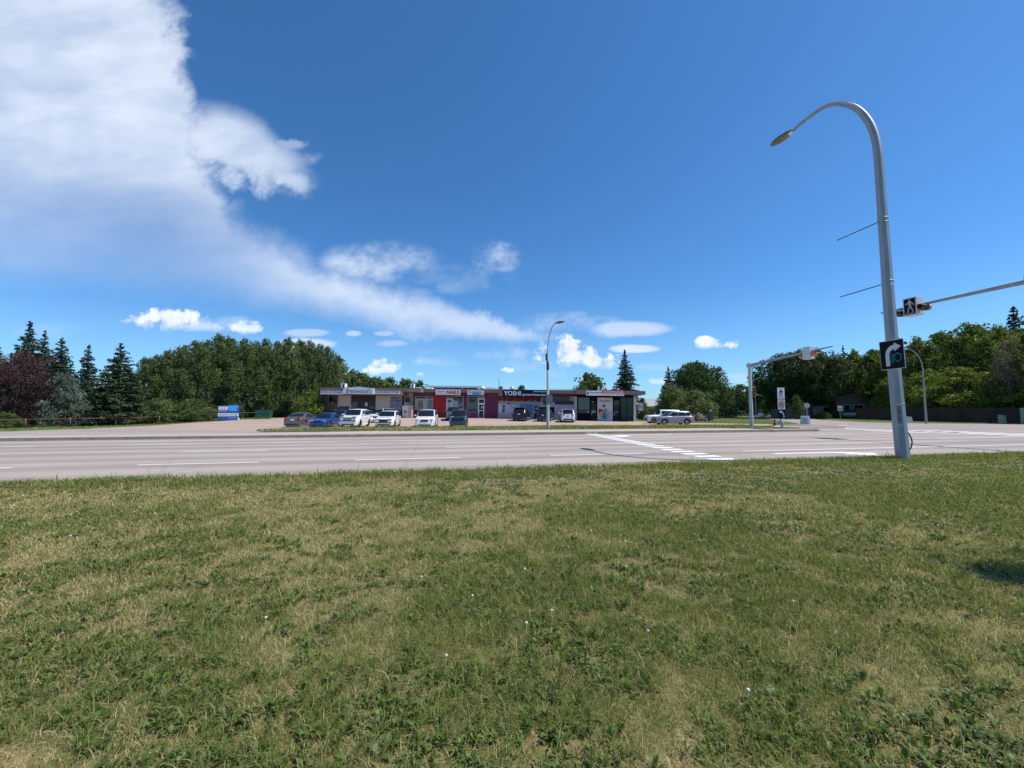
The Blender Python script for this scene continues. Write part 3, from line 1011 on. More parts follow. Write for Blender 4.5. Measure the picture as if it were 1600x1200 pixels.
# sides and back of the building
k = MB()
xa, xb = fx(505), fx(993)
k.box(xa + 0.02, xa + 0.3, 0.32, 14, BASE, TOPM + 0.25)
k.box(xb - 0.6, xb - 0.3, 0.32, 14, BASE, TOPM + 0.2)
k.box(xa + 0.3, xb - 0.6, 13.7, 14, BASE, TOPM + 0.2)
k.build("wall", TANW, shop)
# brick knee wall below the shop windows
for u0, u1, m in ((511.6, 528, BRICK), (586.8, 627.3, BRICK), (645, 676, REDW)):
    pbox("knee_wall", m, u0, u1, 640.8, 0, 0.05, 0.1, None, BASE)
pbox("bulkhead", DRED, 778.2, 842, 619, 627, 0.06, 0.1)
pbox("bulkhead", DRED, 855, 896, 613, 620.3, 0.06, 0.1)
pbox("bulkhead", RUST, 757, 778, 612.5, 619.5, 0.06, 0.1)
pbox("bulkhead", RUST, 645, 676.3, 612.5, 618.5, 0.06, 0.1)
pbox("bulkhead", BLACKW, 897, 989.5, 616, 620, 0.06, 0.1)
TRIM = mat("faded_pattern", (0.42, 0.18, 0.15), 0.7, var=0.3)
k = MB()
rr = random.Random(4)
for u in (781, 789, 801, 813, 825, 833):
    w = rr.uniform(3, 6)
    x0, x1 = fx(u, .09), fx(u + w, .09)
    k.box(x0, x1, -.075, -.062, fz(u, 626.3, .09), fz(u, 625.3, .09)); k.build("trim_mark", TRIM, shop); k = MB()
for u, v in ((783, 622.5), (791, 622), (803, 623), (836, 621)):
    x0, x1 = fx(u, .09), fx(u + 3.4, .09); z = fz(u, v, .09)
    for q in range(5):
        a = q / 5 * (x1 - x0)
        k.box(x0 + a, x0 + a + .07, -.075, -.062, z + .12 * math.sin(q * 1.3), z + .12 * math.sin(q * 1.3) + .07); k.build("trim_mark", TRIM, shop); k = MB()

# ---- roofs
def roofslab(u0, u1, vt, vb, off, back, lab=None):
    um = (u0 + u1) / 2
    x0, x1 = fx(u0, off), fx(u1, off)
    zt, zb = fz(um, vt, off), fz(um, vb, off)
    k = MB(); k.box(x0, x1, -off, back, zb, zt)
    o = k.build("roof", FASC, shop)
    if lab: o["label"] = lab
    g = MB(); g.box(x0 + .12, x1 - .12, -off + .12, back - .12, zt - .02, zt + .035); g.build("roof_gravel", ROOFM, o)
    return o, zt, zb
rl, zlt, zlb = roofslab(498.5, 656.5, 606.0, 611.8, 2.2, 14.3, "brown roof edge over the left shop")
rm, zmt, zmb = roofslab(656.8, 899, 608.7, 613.8, 1.0, 14.2, "brown roof edge over the middle shops")
rg, zrt, zrb = roofslab(899.2, 1008.5, 610.7, 616.0, 2.0, 14.25, "brown roof edge over the right shop")
pbox("soffit", FASC, 499.5, 627.5, 611.8, 617.2, 2.0, 2.0)
# pale fascia flashing
pbox("flashing", WHITEM, 857, 899, 607.9, 608.6, 0.85, 0.2)
# beam end where the left roof stops
k = pbox("roof_beam", mat("tan_beam", (0.33, 0.25, 0.21), 0.8), 636, 655.5, 608, 612.2, 2.26, 0.06)
# raised clerestory roof
x0, x1 = fx(668.5, -5.5), fx(752, -5.5)
zt = fz(710, 602.6, -5.5); zm = fz(710, 605.4, -5.5); zb_ = fz(710, 609.5, -5.5)
k = MB(); k.prism([(x0, zm), (x1, zm), (x1, zt), (x0, zt)], 5.5, 20.0)
ro_ = k.build("upper_roof", WHITEM, shop)
ro_["label"] = "white metal upper roof band"
k = MB(); k.box(x0 + .9, x1 - .25, 5.8, 19.7, zb_ - .4, zm - .004); k.build("clerestory_wall", mat("navy_clerestory", (0.02, 0.03, 0.05), 0.3), shop)
k = MB(); xm = fx(721.5, -5.5)
k.box(xm - .06, xm + .06, 5.68, 5.79, zb_ - .2, zm - .004); k.build("clerestory_post", WHITEM, shop); k = MB()
k.box(x1 - .75, x1 - .22, 5.70, 5.79, zb_ - .2, zm - .004); k.build("clerestory_post", WHITEM, shop)
# long white parapet behind, falling to the right
x2, x3 = fx(752, -9), fx(903, -9)
k = MB(); z9 = fz(800, 608.3, -9); z8 = fz(757, 604.5, -9)
k.prism([(x1 + .05, z9 - .8), (x3, z9 - .8), (x3, z9 - .25), (x1 + 2.6, z9 + .05), (x1 + .05, z8)], 9.0, 9.5)
k.build("parapet", WHITEM, shop)
# rooftop plant
def roofunit(u0, u1, v0, off=-2.0, m=WHITEM, zroof=None, name="rooftop_unit"):
    x0, x1 = fx(u0, off), fx(u1, off); zt = fz((u0 + u1) / 2, v0, off); zr = zroof + 0.03
    k = MB(); k.box(x0, x1, -off, -off + (x1 - x0), zr, zt - .05)
    k.box(x0 - .04, x1 + .04, -off - .04, -off + (x1 - x0) + .04, zt - .05, zt)
    o = k.build(name, m, shop)
    g = MB(); g.box(x0 + (x1 - x0) * .45, x1 - .1, -off - .03, -off, zr + .08, zt - .14); g.build("vent_grille", mat("vent_dark", (0.05, 0.05, 0.055), 0.6), o)
    return o
roofunit(531, 537.5, 599, -2.0, zroof=zlt)
roofunit(640.5, 645.5, 599.3, -2.0, zroof=zlt)
roofunit(649, 654.5, 604.8, -2.2, zroof=zlt)
roofunit(778, 784.5, 603.6, -2.0, mat("roof_unit_tan", (0.45, 0.43, 0.40), 0.7), zroof=zmt)
roofunit(942, 948, 605.6, -2.5, zroof=zrt)
# round vent caps and flue
def rvent(u, v, r, off=-2.0, zroof=None):
    x = fx(u, off); z = fz(u, v, off)
    k = MB(); k.tube([(x, -off, zroof + 0.02), (x, -off, z - r)], r * .55, 12); k.ell((x, -off, z - r), (r, r, r), 14, 8)
    k.build("roof_vent", mat("vent_metal", (0.55, 0.56, 0.56), 0.35, 0.6), shop)
rvent(799, 603.6, .33, zroof=zmt); rvent(673.5, 605.8, .28, zroof=zmt); rvent(965.3, 607.3, .13, zroof=zrt)
k = MB(); x = fx(936, -2); k.prism([(x - .28, zrt + .02), (x + .02, zrt + .02), (x + .02, fz(936, 603.2, -2)), (x - .1, fz(936, 602.8, -2))], 2.0, 2.25); k.build("flue", WHITEM, shop)
x = fx(779.5, -1.9)
k = MB(); k.tube([(x, 1.9, zmt), (x, 1.9, fz(779.5, 598, -2)), (x - .25, 1.9, fz(779, 592, -2))], 0.03, 6); k.build("antenna_mast", mat("mast", (0.10, 0.10, 0.11), 0.5), shop)
# white downspout
pbox("downspout", WHITEM, 626.9, 628, 612.8, 617, 2.05, 0.06)

# ---- windows and doors
def window(u0, u1, v0, v1, glass, off=0.03, mull=(), fr=FRAME, fw=0.07, rail=None, lab=None):
    um = (u0 + u1) / 2
    x0, x1, z0, z1 = fx(u0, off), fx(u1, off), fz(um, v1, off), fz(um, v0, off)
    k = MB(); k.box(x0, x1, -off + .03, -off + .05, z0, z1)
    o = k.build("window", glass, shop)
    if lab: o["label"] = lab
    f = MB()
    f.box(x0 - fw, x0, -off, -off + .08, z0 - fw, z1 + fw); f.box(x1, x1 + fw, -off, -off + .08, z0 - fw, z1 + fw)
    f.box(x0, x1, -off, -off + .08, z1, z1 + fw); f.box(x0, x1, -off - .03, -off + .08, z0 - fw, z0)
    for m_ in mull:
        xm = fx(m_, off); f.box(xm - .035, xm + .035, -off + .003, -off + .03, z0, z1)
    if rail:
        zr = fz(um, rail, off); f.box(x0, x1, -off + .006, -off + .032, zr - .03, zr + .03)
    f.build("window_frame", fr, o)
    return o
def door(u0, u1, v0, v1, off=0.03, m=GLASSD, fr=FRAME, fw=0.09, mid=None, handle=True, lab=None):
    um = (u0 + u1) / 2
    x0, x1, z0, z1 = fx(u0, off), fx(u1, off), fz(um, v1, off), fz(um, v0, off)
    k = MB(); k.box(x0 + fw, x1 - fw, -off + .03, -off + .05, z0 + .08, z1 - fw)
    o = k.build("door", m, shop)
    if lab: o["label"] = lab
    f = MB(); f.box(x0, x0 + fw, -off, -off + .08, z0, z1); f.box(x1 - fw, x1, -off, -off + .08, z0, z1)
    f.box(x0 + fw, x1 - fw, -off, -off + .08, z1 - fw, z1); f.box(x0 + fw, x1 - fw, -off, -off + .08, z0, z0 + .08)
    if mid:
        zr = fz(um, mid, off); f.box(x0 + fw, x1 - fw, -off, -off + .06, zr - .05, zr + .05)
    f.build("door_frame", fr, o)
    if handle:
        h = MB(); h.box(x0 + fw + .05, x0 + fw + .09, -off - .05, -off + .028, z0 + .8, z0 + 1.2); h.build("handle", WHITEM, o)
    return o
window(512.8, 526.6, 618.8, 640, GLASSD, 0.05, lab="dark window with a poster of food")
# arched poster in the first window
a = MB(); cx = (fx(513.2) + fx(526.4)) / 2; hw = (fx(526.2) - fx(513.4)) / 2; zb1 = fz(520, 639.6); zt1 = fz(520, 627)
pts = [(cx - hw, zb1), (cx + hw, zb1)] + [(cx + hw * math.cos(t), zb1 + (zt1 - zb1) * (.45 + .55 * math.sin(t))) for t in np.linspace(0, math.pi, 12)]
a.prism(pts, -.028, -.018)
a.build("poster", mat("food_poster", (0.07, 0.05, 0.055), 0.5, var=0.2, scale=2.2, col2=(0.33, 0.16, 0.10)), shop)
# recessed entrance
pbox("bulkhead", mat("brown_bulkhead", (0.085, 0.05, 0.04), 0.8, var=0.2), 547.6, 586.4, 617.8, 627.3, -0.36, 0.08)
window(549, 557.5, 628, 646, GLASSG, -0.38, fr=mat("dark_frame", (0.05, 0.05, 0.055), 0.4))
door(558.5, 566.5, 628, 652.5, -0.40, fr=_mats["dark_frame"]); door(567, 575, 628, 652.5, -0.40, fr=_mats["dark_frame"])
window(577, 585.4, 628, 646, GLASST, -0.38, fr=_mats["dark_frame"])
pbox("notice", WHITEP, 570, 574.4, 628.8, 634.5, -0.33, 0.02)
pbox("notice", mat("blue_notice", (0.12, 0.2, 0.27), 0.5), 578, 585, 635.2, 638.6, -0.34, 0.02)
# ice cream board
o = pbox("menu_board", LILAC, 608.8, 626.6, 620.2, 647.5, 0.04, 0.04)
pbox("menu_header", INK, 610, 622.4, 621.2, 622.6, 0.05, 0.01)
def ftext(body, u0, u1, v0, v1, off, m, par=None, **kw):
    um = (u0 + u1) / 2
    x0, x1, z0, z1 = fx(u0, off), fx(u1, off), fz(um, v1, off), fz(um, v0, off)
    return text(body, m, par or shop, (x0 + x1) / 2, -off, z0, x1 - x0, z1 - z0, **kw)
GREYINK = mat("grey_ink", (0.075, 0.065, 0.12), 0.6)
ftext("ICE CREAM", 610, 625.6, 624.5, 627.2, 0.052, GREYINK, bold=.03)
ftext("Slush", 618.5, 624.5, 629, 631.2, 0.052, GREYINK)
ftext("Milkshakes", 616.5, 625.6, 632.8, 634.6, 0.052, GREYINK)
pbox("cone_picture", mat("cone_print", (0.27, 0.25, 0.36), 0.5, var=.4, scale=3), 609.6, 614.6, 629, 637, 0.05, 0.01)
# narrow entry bay by the freezer
window(632.2, 640.2, 620.5, 634.5, GLASSD, 0.03, fr=mat("rose_frame", (0.45, 0.33, 0.30), 0.6))
pbox("transom", mat("salmon_panel", (0.42, 0.10, 0.07), 0.6, var=0.2), 632.2, 638.2, 614.6, 619.5, 0.05, 0.03)
pbox("window_sign", WHITEP, 632.2, 640, 628.8, 634.6, 0.045, 0.012)
ftext("ICE", 633.6, 638.8, 630, 632.4, 0.05, mat("blue_ink", (0.04, 0.06, 0.25), 0.5), bold=.04)
pbox("post", mat("tan_post", (0.36, 0.27, 0.22), 0.8), 640.6, 644.6, 613.6, 653.5, 0.25, 0.22)
# salon window left of the red wall
window(648.5, 665.5, 620.2, 640.2, mat("window_film", (0.40, 0.41, 0.44), 0.3, var=0.12, scale=2), 0.05, rail=622.8)
window(667, 675.4, 620.2, 638.5, mat("window_film2", (0.30, 0.31, 0.33), 0.3, var=0.5, scale=2.5), 0.05, rail=622.8)
pbox("window_header", GLASSD, 648.8, 665.2, 620.4, 622.4, 0.035, 0.01)
pbox("window_header", GLASSD, 667.3, 675.2, 620.4, 622.4, 0.035, 0.01)
pbox("poster", mat("portrait_print", (0.10, 0.06, 0.045), 0.5, scale=1.6, col2=(0.52, 0.36, 0.25)), 653, 660.8, 625.4, 639.4, 0.045, 0.02)
pbox("poster", mat("leaf_print", (0.06, 0.09, 0.09), 0.5, scale=2.2, col2=(0.35, 0.36, 0.30)), 668.3, 674.6, 625.4, 638, 0.045, 0.02)
# salon door and window
door(697.2, 706.2, 623.0, 653, 0.05, mat("door_film", (0.36, 0.42, 0.45), 0.3, var=0.1), WHITEM, 0.12, lab="white framed salon door")
pbox("door_transom", mat("transom_grey", (0.20, 0.19, 0.19), 0.4), 697.4, 706, 619.8, 622.6, 0.04, 0.02)
pbox("door_glass", mat("green_glass", (0.06, 0.085, 0.08), 0.2), 698.2, 704.8, 624.6, 628.6, 0.045, 0.02)
window(707.4, 723.2, 619.8, 645, mat("salon_film", (0.33, 0.40, 0.42), 0.3, var=0.08), 0.05)
pbox("window_header", INK, 707.6, 723, 620, 623.2, 0.035, 0.01)
k = MB(); x = fx(712.5, .05); k.prism([(x + .42 * math.cos(t), fz(712, 624, .05) + .22 * math.sin(t)) for t in np.linspace(0, 2 * math.pi, 16, endpoint=False)], -.062, -.055)
k.build("open_sign", mat("green_neon_board", (0.02, 0.13, 0.10), 0.4), shop)
pbox("poster", mat("hand_poster", (0.10, 0.07, 0.075), 0.5, var=.2), 715.8, 722.6, 623.2, 638.5, 0.04, 0.02)
k = MB(); xh = fx(717, .05)
k.prism([(xh - .05, fz(718, 634.5)), (xh + .10, fz(718, 635.2)), (xh + .62, fz(718, 630)), (xh + .55, fz(718, 628.6)), (xh + .42, fz(718, 629.4))], -.058, -.045)
k.build("hand_print", mat("skin_print", (0.48, 0.33, 0.28), 0.5), shop)
# third shop
window(730.2, 746, 620, 643.6, GLASSG, 0.05, lab="window with grey blind")
pbox("window_header", GLASSD, 730.4, 745.8, 620.2, 622, 0.035, 0.01)
pbox("window_goods", mat("dark_goods", (0.02, 0.025, 0.03), 0.5, scale=4, col2=(0.09, 0.11, 0.12)), 730.4, 745.8, 639.3, 643.4, 0.035, 0.01)
pbox("window_letters", INK, 732.4, 742, 624, 628, 0.034, 0.01)
door(747.2, 756.4, 631, 653.4, 0.05, GLASSD, WHITEM, 0.11, mid=641.5, lab="white framed glass door with transom")
window(748, 755.8, 624, 629.8, GLASSD, 0.05, fr=WHITEM, fw=0.1)
window(748, 755.8, 620.6, 622.6, GLASSD, 0.05, fr=WHITEM, fw=0.06)
pbox("door_notice", WHITEP, 751.6, 753.8, 634.8, 638.3, 0.055, 0.01)
pbox("knee_wall", PURPB, 729.4, 746.4, 645, 654.5, 0.05, 0.1)
# restaurant
window(779.5, 806.8, 628.8, 644.8, WHITEP, 0.04, lab="window covered with a pale pink print")
pbox("window_header", mat("blind_grey", (0.34, 0.35, 0.37), 0.5), 779.6, 806.6, 628.9, 631.6, 0.04, 0.02)
pbox("poster", mat("blossom_print", (0.42, 0.40, 0.54), 0.5, scale=1.7, col2=(0.66, 0.55, 0.66)), 782, 806.4, 632.2, 644.4, 0.045, 0.02)
k = MB(); px = fx(787, .05); pz = fz(787, 636, .05)
k.ell((px, -.05, pz + .12), (.22, .015, .2), 10, 6); k.build("print_head", mat("print_navy", (0.09, 0.07, 0.16), 0.5), shop); k = MB(); k.prism([(px - .3, fz(787, 644)), (px + .05, fz(787, 644)), (px + .2, pz - .35), (px + .05, pz - .05), (px - .12, pz - .1)], -.055, -.046)
k.build("print_figure", mat("print_navy", (0.09, 0.07, 0.16), 0.5), shop); k = MB()
for q in range(9):
    a, b = px + .9 + q * .17, fz(795, 633.5 + (q * 37 % 9))
    k.ell((a, -.048, b), (.09, .01, .05), 6, 4); k.build("print_blossom", mat("print_navy", (0.09, 0.07, 0.16), 0.5), shop); k = MB()
if False: k.build("print_figure", mat("print_navy", (0.09, 0.07, 0.16), 0.5), shop)
pbox("menu_box", INK, 792, 797.4, 629.6, 631.2, 0.05, 0.01)
pbox("poster", mat("mountain_print", (0.10, 0.16, 0.34), 0.5, scale=0.8, var=.2), 813, 831.8, 631.8, 647, 0.045, 0.02)
k = MB(); x = fx(819, .05); z = fz(819, 637.8, .05); k.prism([(x - .45, z - .35), (x + .5, z - .4), (x + .04, z + .28)], -.055, -.046)
k.build("mountain_peak", mat("print_snow", (0.42, 0.45, 0.55), 0.5), shop)
door(833, 841.4, 632.6, 655, 0.05, GLASSD, mat("door_blue_grey", (0.30, 0.36, 0.42), 0.5), 0.1, mid=644, lab="dark glass restaurant door")
pbox("door_notice", WHITEP, 836.4, 838.6, 637.2, 639.4, 0.055, 0.01)
pbox("crest_panel", mat("panel_blue_grey", (0.34, 0.40, 0.45), 0.6, var=.08), 842.4, 866, 627.8, 636, 0.05, 0.06)
pbox("crest_panel", mat("panel_grey_tan", (0.30, 0.28, 0.27), 0.6, var=.1), 844.2, 862, 621, 627.7, 0.052, 0.06)
k = MB(); x = fx(851.5, .08); z = fz(851.5, 627.6, .08)
k.prism([(x + .40 * math.cos(t), z + .56 * math.sin(t)) for t in np.linspace(0, 2 * math.pi, 20, endpoint=False)], -.085, -.07)
o = k.build("crest", mat("crest_brown", (0.20, 0.115, 0.06), 0.6, scale=5, var=.3), shop)
k = MB(); k.prism([(x + .2 * math.cos(t), z - .05 + .25 * math.sin(t)) for t in np.linspace(0, 2 * math.pi, 12, endpoint=False)], -.094, -.086); k.build("crest_centre", INK, o)
# shop under the green dark band
pbox("shop_band", mat("dark_green_band", (0.035, 0.05, 0.055), 0.4, var=.5, scale=1.5), 862.4, 890, 619.6, 626.4, 0.14, 0.1)
pbox("shop_band", mat("light_clutter", (0.10, 0.09, 0.09), 0.5, scale=4, col2=(0.38, 0.36, 0.34)), 890, 896.2, 619.6, 626, 0.14, 0.1)
window(867, 895.6, 627, 631.6, GLASSD, 0.03, fr=BLACKW, fw=.04)
pbox("poster", mat("floral_print", (0.22, 0.14, 0.30), 0.5, scale=1.3, col2=(0.62, 0.45, 0.60)), 866.2, 895.8, 632.2, 648, 0.045, 0.03)
pbox("pillar", mat("grey_pillar", (0.40, 0.42, 0.42), 0.7, var=.06), 896.4, 901.2, 619.4, 657, 0.12, 0.3)
# boutique
window(903.2, 921, 621, 640.4, mat("teal_blind", (0.10, 0.16, 0.155), 0.4, var=.08), 0.03, fr=BLACKW, fw=.05, lab="window with teal blind")
pbox("window_goods", mat("window_clutter", (0.012, 0.012, 0.014), 0.4, scale=3.2, col2=(0.10, 0.11, 0.12)), 903.2, 921, 641, 645.5, 0.03, 0.02)
pbox("notice", mat("pale_notice", (0.3, 0.31, 0.33), 0.5), 916.8, 920.6, 642.2, 644.4, 0.045, 0.01)
door(922.6, 932.2, 630, 657.6, 0.03, GLASSD, BLACKW, 0.08)
pbox("notice", _mats["pale_notice"], 923.8, 930.4, 641.4, 645, 0.05, 0.01)
ftext("45", 923.8, 927.8, 626.8, 629.2, 0.03, mat("number_white", (0.4, 0.4, 0.4), 0.5))
door(958, 968, 630, 658.2, 0.03, GLASSD, BLACKW, 0.08)
pbox("door_transom", mat("transom_brown", (0.06, 0.055, 0.05), 0.4), 959, 967.4, 625.6, 633, 0.04, 0.01)
pbox("notice", mat("open_notice", (0.14, 0.14, 0.15), 0.5), 959.8, 966, 642.6, 645, 0.05, 0.01)
window(969.6, 988.4, 621.4, 657, GLASST, 0.03, fr=BLACKW, fw=.05, mull=(979,), lab="tall dark teal shop window")
pbox("pillar", mat("white_pillar", (0.62, 0.59, 0.56), 0.7, var=.06), 989.6, 993.6, 619.8, 659.4, 0.10, 0.5)
ban = pbox("banner", mat("banner_white", (0.66, 0.64, 0.62), 0.6, var=.03), 933.2, 957, 621.4, 657.2, 0.10, 0.06)
ban["label"] = "white vertical banner with a figure in a rainbow dress"
ftext("Free Spirit", 936.6, 953.4, 625, 628.6, 0.115, INK, ban, bold=.02, shear=.3)
cx_, cz_ = fx(945.2, .12), fz(945.2, 641.5, .12)
fan = [((-1.00, -.1), (-.86, .30), srgb(150, 20, 45)), ((-1.02, -.42), (-.95, -.1), srgb(190, 30, 50)), ((-.72, -.78), (-.92, -.44), srgb(215, 170, 110)), ((-.45, -1.12), (-.62, -.85), srgb(140, 160, 40)),
       ((-.08, -1.28), (-.40, -1.18), srgb(40, 130, 70)), ((.24, -1.22), (-.03, -1.28), srgb(20, 130, 160)), ((.52, -.98), (.40, -1.0), srgb(40, 50, 130)), ((.78, -.72), (.70, -.78), srgb(190, 120, 90)), ((.98, -.4), (.90, -.46), srgb(190, 100, 110))]
for i, (a, b, c) in enumerate(fan):
    k = MB(); k.prism([(cx_, cz_ + .02 * i), (cx_ + a[0] * .95, cz_ + a[1] * .92), (cx_ + b[0] * .95, cz_ + b[1] * .92)][::1], -.116 - .002 * i, -.108)
    k.build("dress_fold", mat("fold_%d" % i, c, 0.5), ban)
k = MB(); k.ell((cx_ - .18, -.12, cz_ + .60), (.22, .012, .14), 8, 5); k.ell((cx_ - .12, -.12, cz_ + .85), (.06, .012, .12), 8, 5)
k.prism([(cx_ - .55, cz_ + .34), (cx_ + .35, cz_ + .20), (cx_ + .02, cz_ + .02), (cx_ - .06, cz_ + .24)], -.122, -.112)
k.build("figure_print", INK, ban)
pbox("step", mat("white_step", (0.66, 0.63, 0.58), 0.7), 947.6, 956.8, 657.2, 659.4, 0.35, 0.3)
# ---- sign boards on the fascias
SIGNW = mat("sign_white", (0.84, 0.82, 0.84), 0.45, var=.03)
band = pbox("sign_band", SIGNW, 499.6, 535, 610.8, 616.0, 2.34, 0.12); band["label"] = "white fascia band with lettering left of the name sign"
MAUVE = mat("mauve_letters", (0.22, 0.19, 0.23), 0.6)
ftext("PIZZA & DONAIR", 500.6, 533.6, 611.2, 614.6, 2.352, MAUVE, band, bold=.035)
band = pbox("sign_band", SIGNW, 583, 624, 610.8, 615.8, 2.34, 0.12); band["label"] = "white fascia band with lettering right of the name sign"
ftext("CONVENIENCE STORE", 584.6, 622.8, 611.2, 614.4, 2.352, MAUVE, band, bold=.035)
xl, xr, xm = fx(535, 2.45), fx(582.8, 2.45), fx(559, 2.45)
zl, zs, zp = fz(559, 615.6, 2.45), fz(559, 606.8, 2.45), fz(559, 604.0, 2.45)
k = MB(); k.prism([(xl, zl), (xr, zl), (xr, zs), (xm, zp), (xl, zs)], -2.45, -2.23)
nb = k.build("name_sign", mat("sign_pale_blue", (0.86, 0.87, 0.88), 0.4, var=.03), shop); nb["label"] = "white gabled sign board with the name in script"
ftext("Brentwood's", 539, 578.5, 607.4, 614.2, 2.462, mat("script_ink", (0.035, 0.035, 0.06), 0.5), nb, shear=.35, bold=.005)
ns = pbox("name_sign", mat("sign_lilac_white", (0.86, 0.83, 0.85), 0.4, var=.03), 680, 718, 608.8, 617.0, 1.16, 0.15); ns["label"] = "white nail salon sign with red capitals"
REDL = mat("red_letters", (0.62, 0.02, 0.045), 0.5)
ftext("NAILS", 696.6, 716.6, 610.0, 615.8, 1.172, REDL, ns, bold=.045, shear=.12)
ftext("Jen's", 682, 694, 609.8, 613.9, 1.172, mat("blue_grey_script", (0.10, 0.12, 0.22), 0.5), ns, shear=.35, bold=.01)
ftext("BEAUTY SALON", 684, 694.4, 614.7, 615.8, 1.172, mat("dull_red_letters", (0.30, 0.05, 0.09), 0.5), ns)
cs = pbox("name_sign", mat("sign_grey_white", (0.72, 0.72, 0.74), 0.4, var=.05), 729.4, 755.2, 609.8, 617.0, 1.16, 0.15); cs["label"] = "small white sign with a teal field"
pbox("sign_field", mat("light_teal", (0.22, 0.48, 0.62), 0.5), 736.6, 751.4, 611.4, 616.6, 1.168, 0.01, cs)
pbox("sign_field", mat("deep_teal", (0.02, 0.27, 0.34), 0.5), 738, 747.6, 613.8, 616, 1.175, 0.01, cs)
k = MB(); x = fx(733, 1.2); z = fz(733, 612.6, 1.2); k.prism([(x - .2, z + .14), (x - .05, z - .12), (x + .05, z - .12), (x + .2, z + .14), (x, z)], -1.178, -1.165); k.build("sign_emblem", mat("plum_ink", (0.20, 0.05, 0.10), 0.5), cs)
ys = pbox("name_sign", NAVY, 784.8, 853.5, 609.0, 620.2, 1.18, 0.18); ys["label"] = "long dark restaurant sign with white lettering"
WL = mat("white_letters", (0.86, 0.85, 0.86), 0.5)
ftext("YOSHI", 786.6, 813.2, 610.8, 618.0, 1.192, WL, ys, bold=.03)
ftext("japanese", 815, 830.4, 614.6, 619.4, 1.192, WL, ys, bold=.015)
ftext("Restaurant", 831.8, 852.2, 614.8, 618.4, 1.192, WL, ys, bold=.02)
ftext("780-437-3330", 833.2, 851.8, 610.6, 612.8, 1.192, WL, ys, bold=.03)
ws = pbox("name_sign", mat("boutique_white", (0.86, 0.84, 0.85), 0.4, var=.03), 915.6, 975.0, 610.6, 618.2, 2.16, 0.15); ws["label"] = "white and pink womans boutique sign"
pbox("sign_field", mat("pink_field", (0.50, 0.055, 0.13), 0.5, var=.05), 940, 975.6, 609.4, 614.8, 2.172, 0.03, ws)
ftext("WOMANS", 941.6, 973.4, 610.6, 614.2, 2.18, mat("pink_white_letters", (0.80, 0.62, 0.68), 0.5), ws, bold=.03)
ftext("BOUTIQUE", 942, 973, 615.8, 617.2, 2.17, INK, ws, bold=.03, space=2.4)
ftext("Free Spirit", 921, 939, 611.8, 615.6, 2.17, GREYINK, ws, shear=.3, bold=.02)
k = MB(); x = fx(918.6, 2.2); z = fz(918.6, 613.4, 2.2); k.ell((x, -2.168, z), (.14, .01, .12), 8, 5); k.ell((x - .06, -2.168, z - .18), (.16, .01, .07), 8, 5); k.build("sign_emblem", GREYINK, ws)
# hanging boards under the right overhang
k = MB(); x = fx(996, 1.2)
for v0, v1, w in ((624, 625.6, .25), (630, 635.2, .75), (636, 642, .8), (643.6, 645, .3)):
    k.box(x, x + w, -1.22, -1.18, fz(996, v1, 1.2), fz(996, v0, 1.2))
k.build("hanging_board", mat("hanging_print", (0.12, 0.12, 0.15), 0.5, scale=3, col2=(0.6, 0.6, 0.62)), shop)

# ---- ice freezer against the wall
def W3(u, off, z): 
    s = fx(u, off); p = B0 + BM * off + BD * s
    return Vector((p.x, p.y, z))
p = W3(637.5, 0.9, 0); zg = TZ(p.x, p.y) - 0.02
fr = empty("ice_freezer", (p.x, p.y, zg), BETA)
tag(fr, "white ice freezer with an orange emblem and tan side before the pink post", "freezer")
k = MB(); k.prism([(-.72, .08), (.72, .08), (.72, 1.78), (-.72, 1.78)], -.35, .35); k.box(-.66, .66, -.3, .3, 0, .08)
tall_bevel(k.build("cabinet", mat("freezer_white", (0.66, 0.58, 0.55), 0.5, var=.05), fr), .03)
k = MB(); k.box(-.64, .16, -.385, -.352, .14, 1.68); k.build("door", WHITEP, fr)
k = MB(); k.box(.22, .66, -.385, -.352, .14, 1.68); k.build("side_panel", mat("peach_panel", (0.58, 0.38, 0.27), 0.6), fr)
k = MB(); k.prism([(-.24 + .26 * math.cos(t), .88 + .2 * math.sin(t)) for t in np.linspace(0, 2 * math.pi, 16, endpoint=False)], -.398, -.386); k.build("emblem", mat("orange_emblem", (0.66, 0.16, 0.06), 0.5, scale=9, var=.4), fr)
# ------------------------------------------------------------------ vehicles
def paintmat(name, col, metal=0.25, rough=0.28):
    return mat(name, col, rough, metal, var=0.03, scale=1.0, coat=0.6)
CARGLASS = mat("car_glass", (0.010, 0.013, 0.018), 0.05, var=0.2, scale=1.5, spec=0.5)
RUBBER = mat("tyre_rubber", (0.018, 0.018, 0.018), 0.85)
RIM = mat("wheel_rim", (0.42, 0.42, 0.43), 0.35, 0.7)
RIMD = mat("dark_rim", (0.06, 0.06, 0.065), 0.4, 0.6)
PLAST = mat("black_plastic", (0.022, 0.022, 0.024), 0.6)
LAMP = mat("headlamp", (0.42, 0.44, 0.46), 0.15, 0.3, var=.25, scale=8)
TAIL = mat("tail_lamp", (0.38, 0.015, 0.012), 0.2, var=.2)
PLATE = mat("number_plate", (0.62, 0.62, 0.62), 0.5)
CHROME = mat("chrome", (0.55, 0.56, 0.58), 0.2, 0.9)

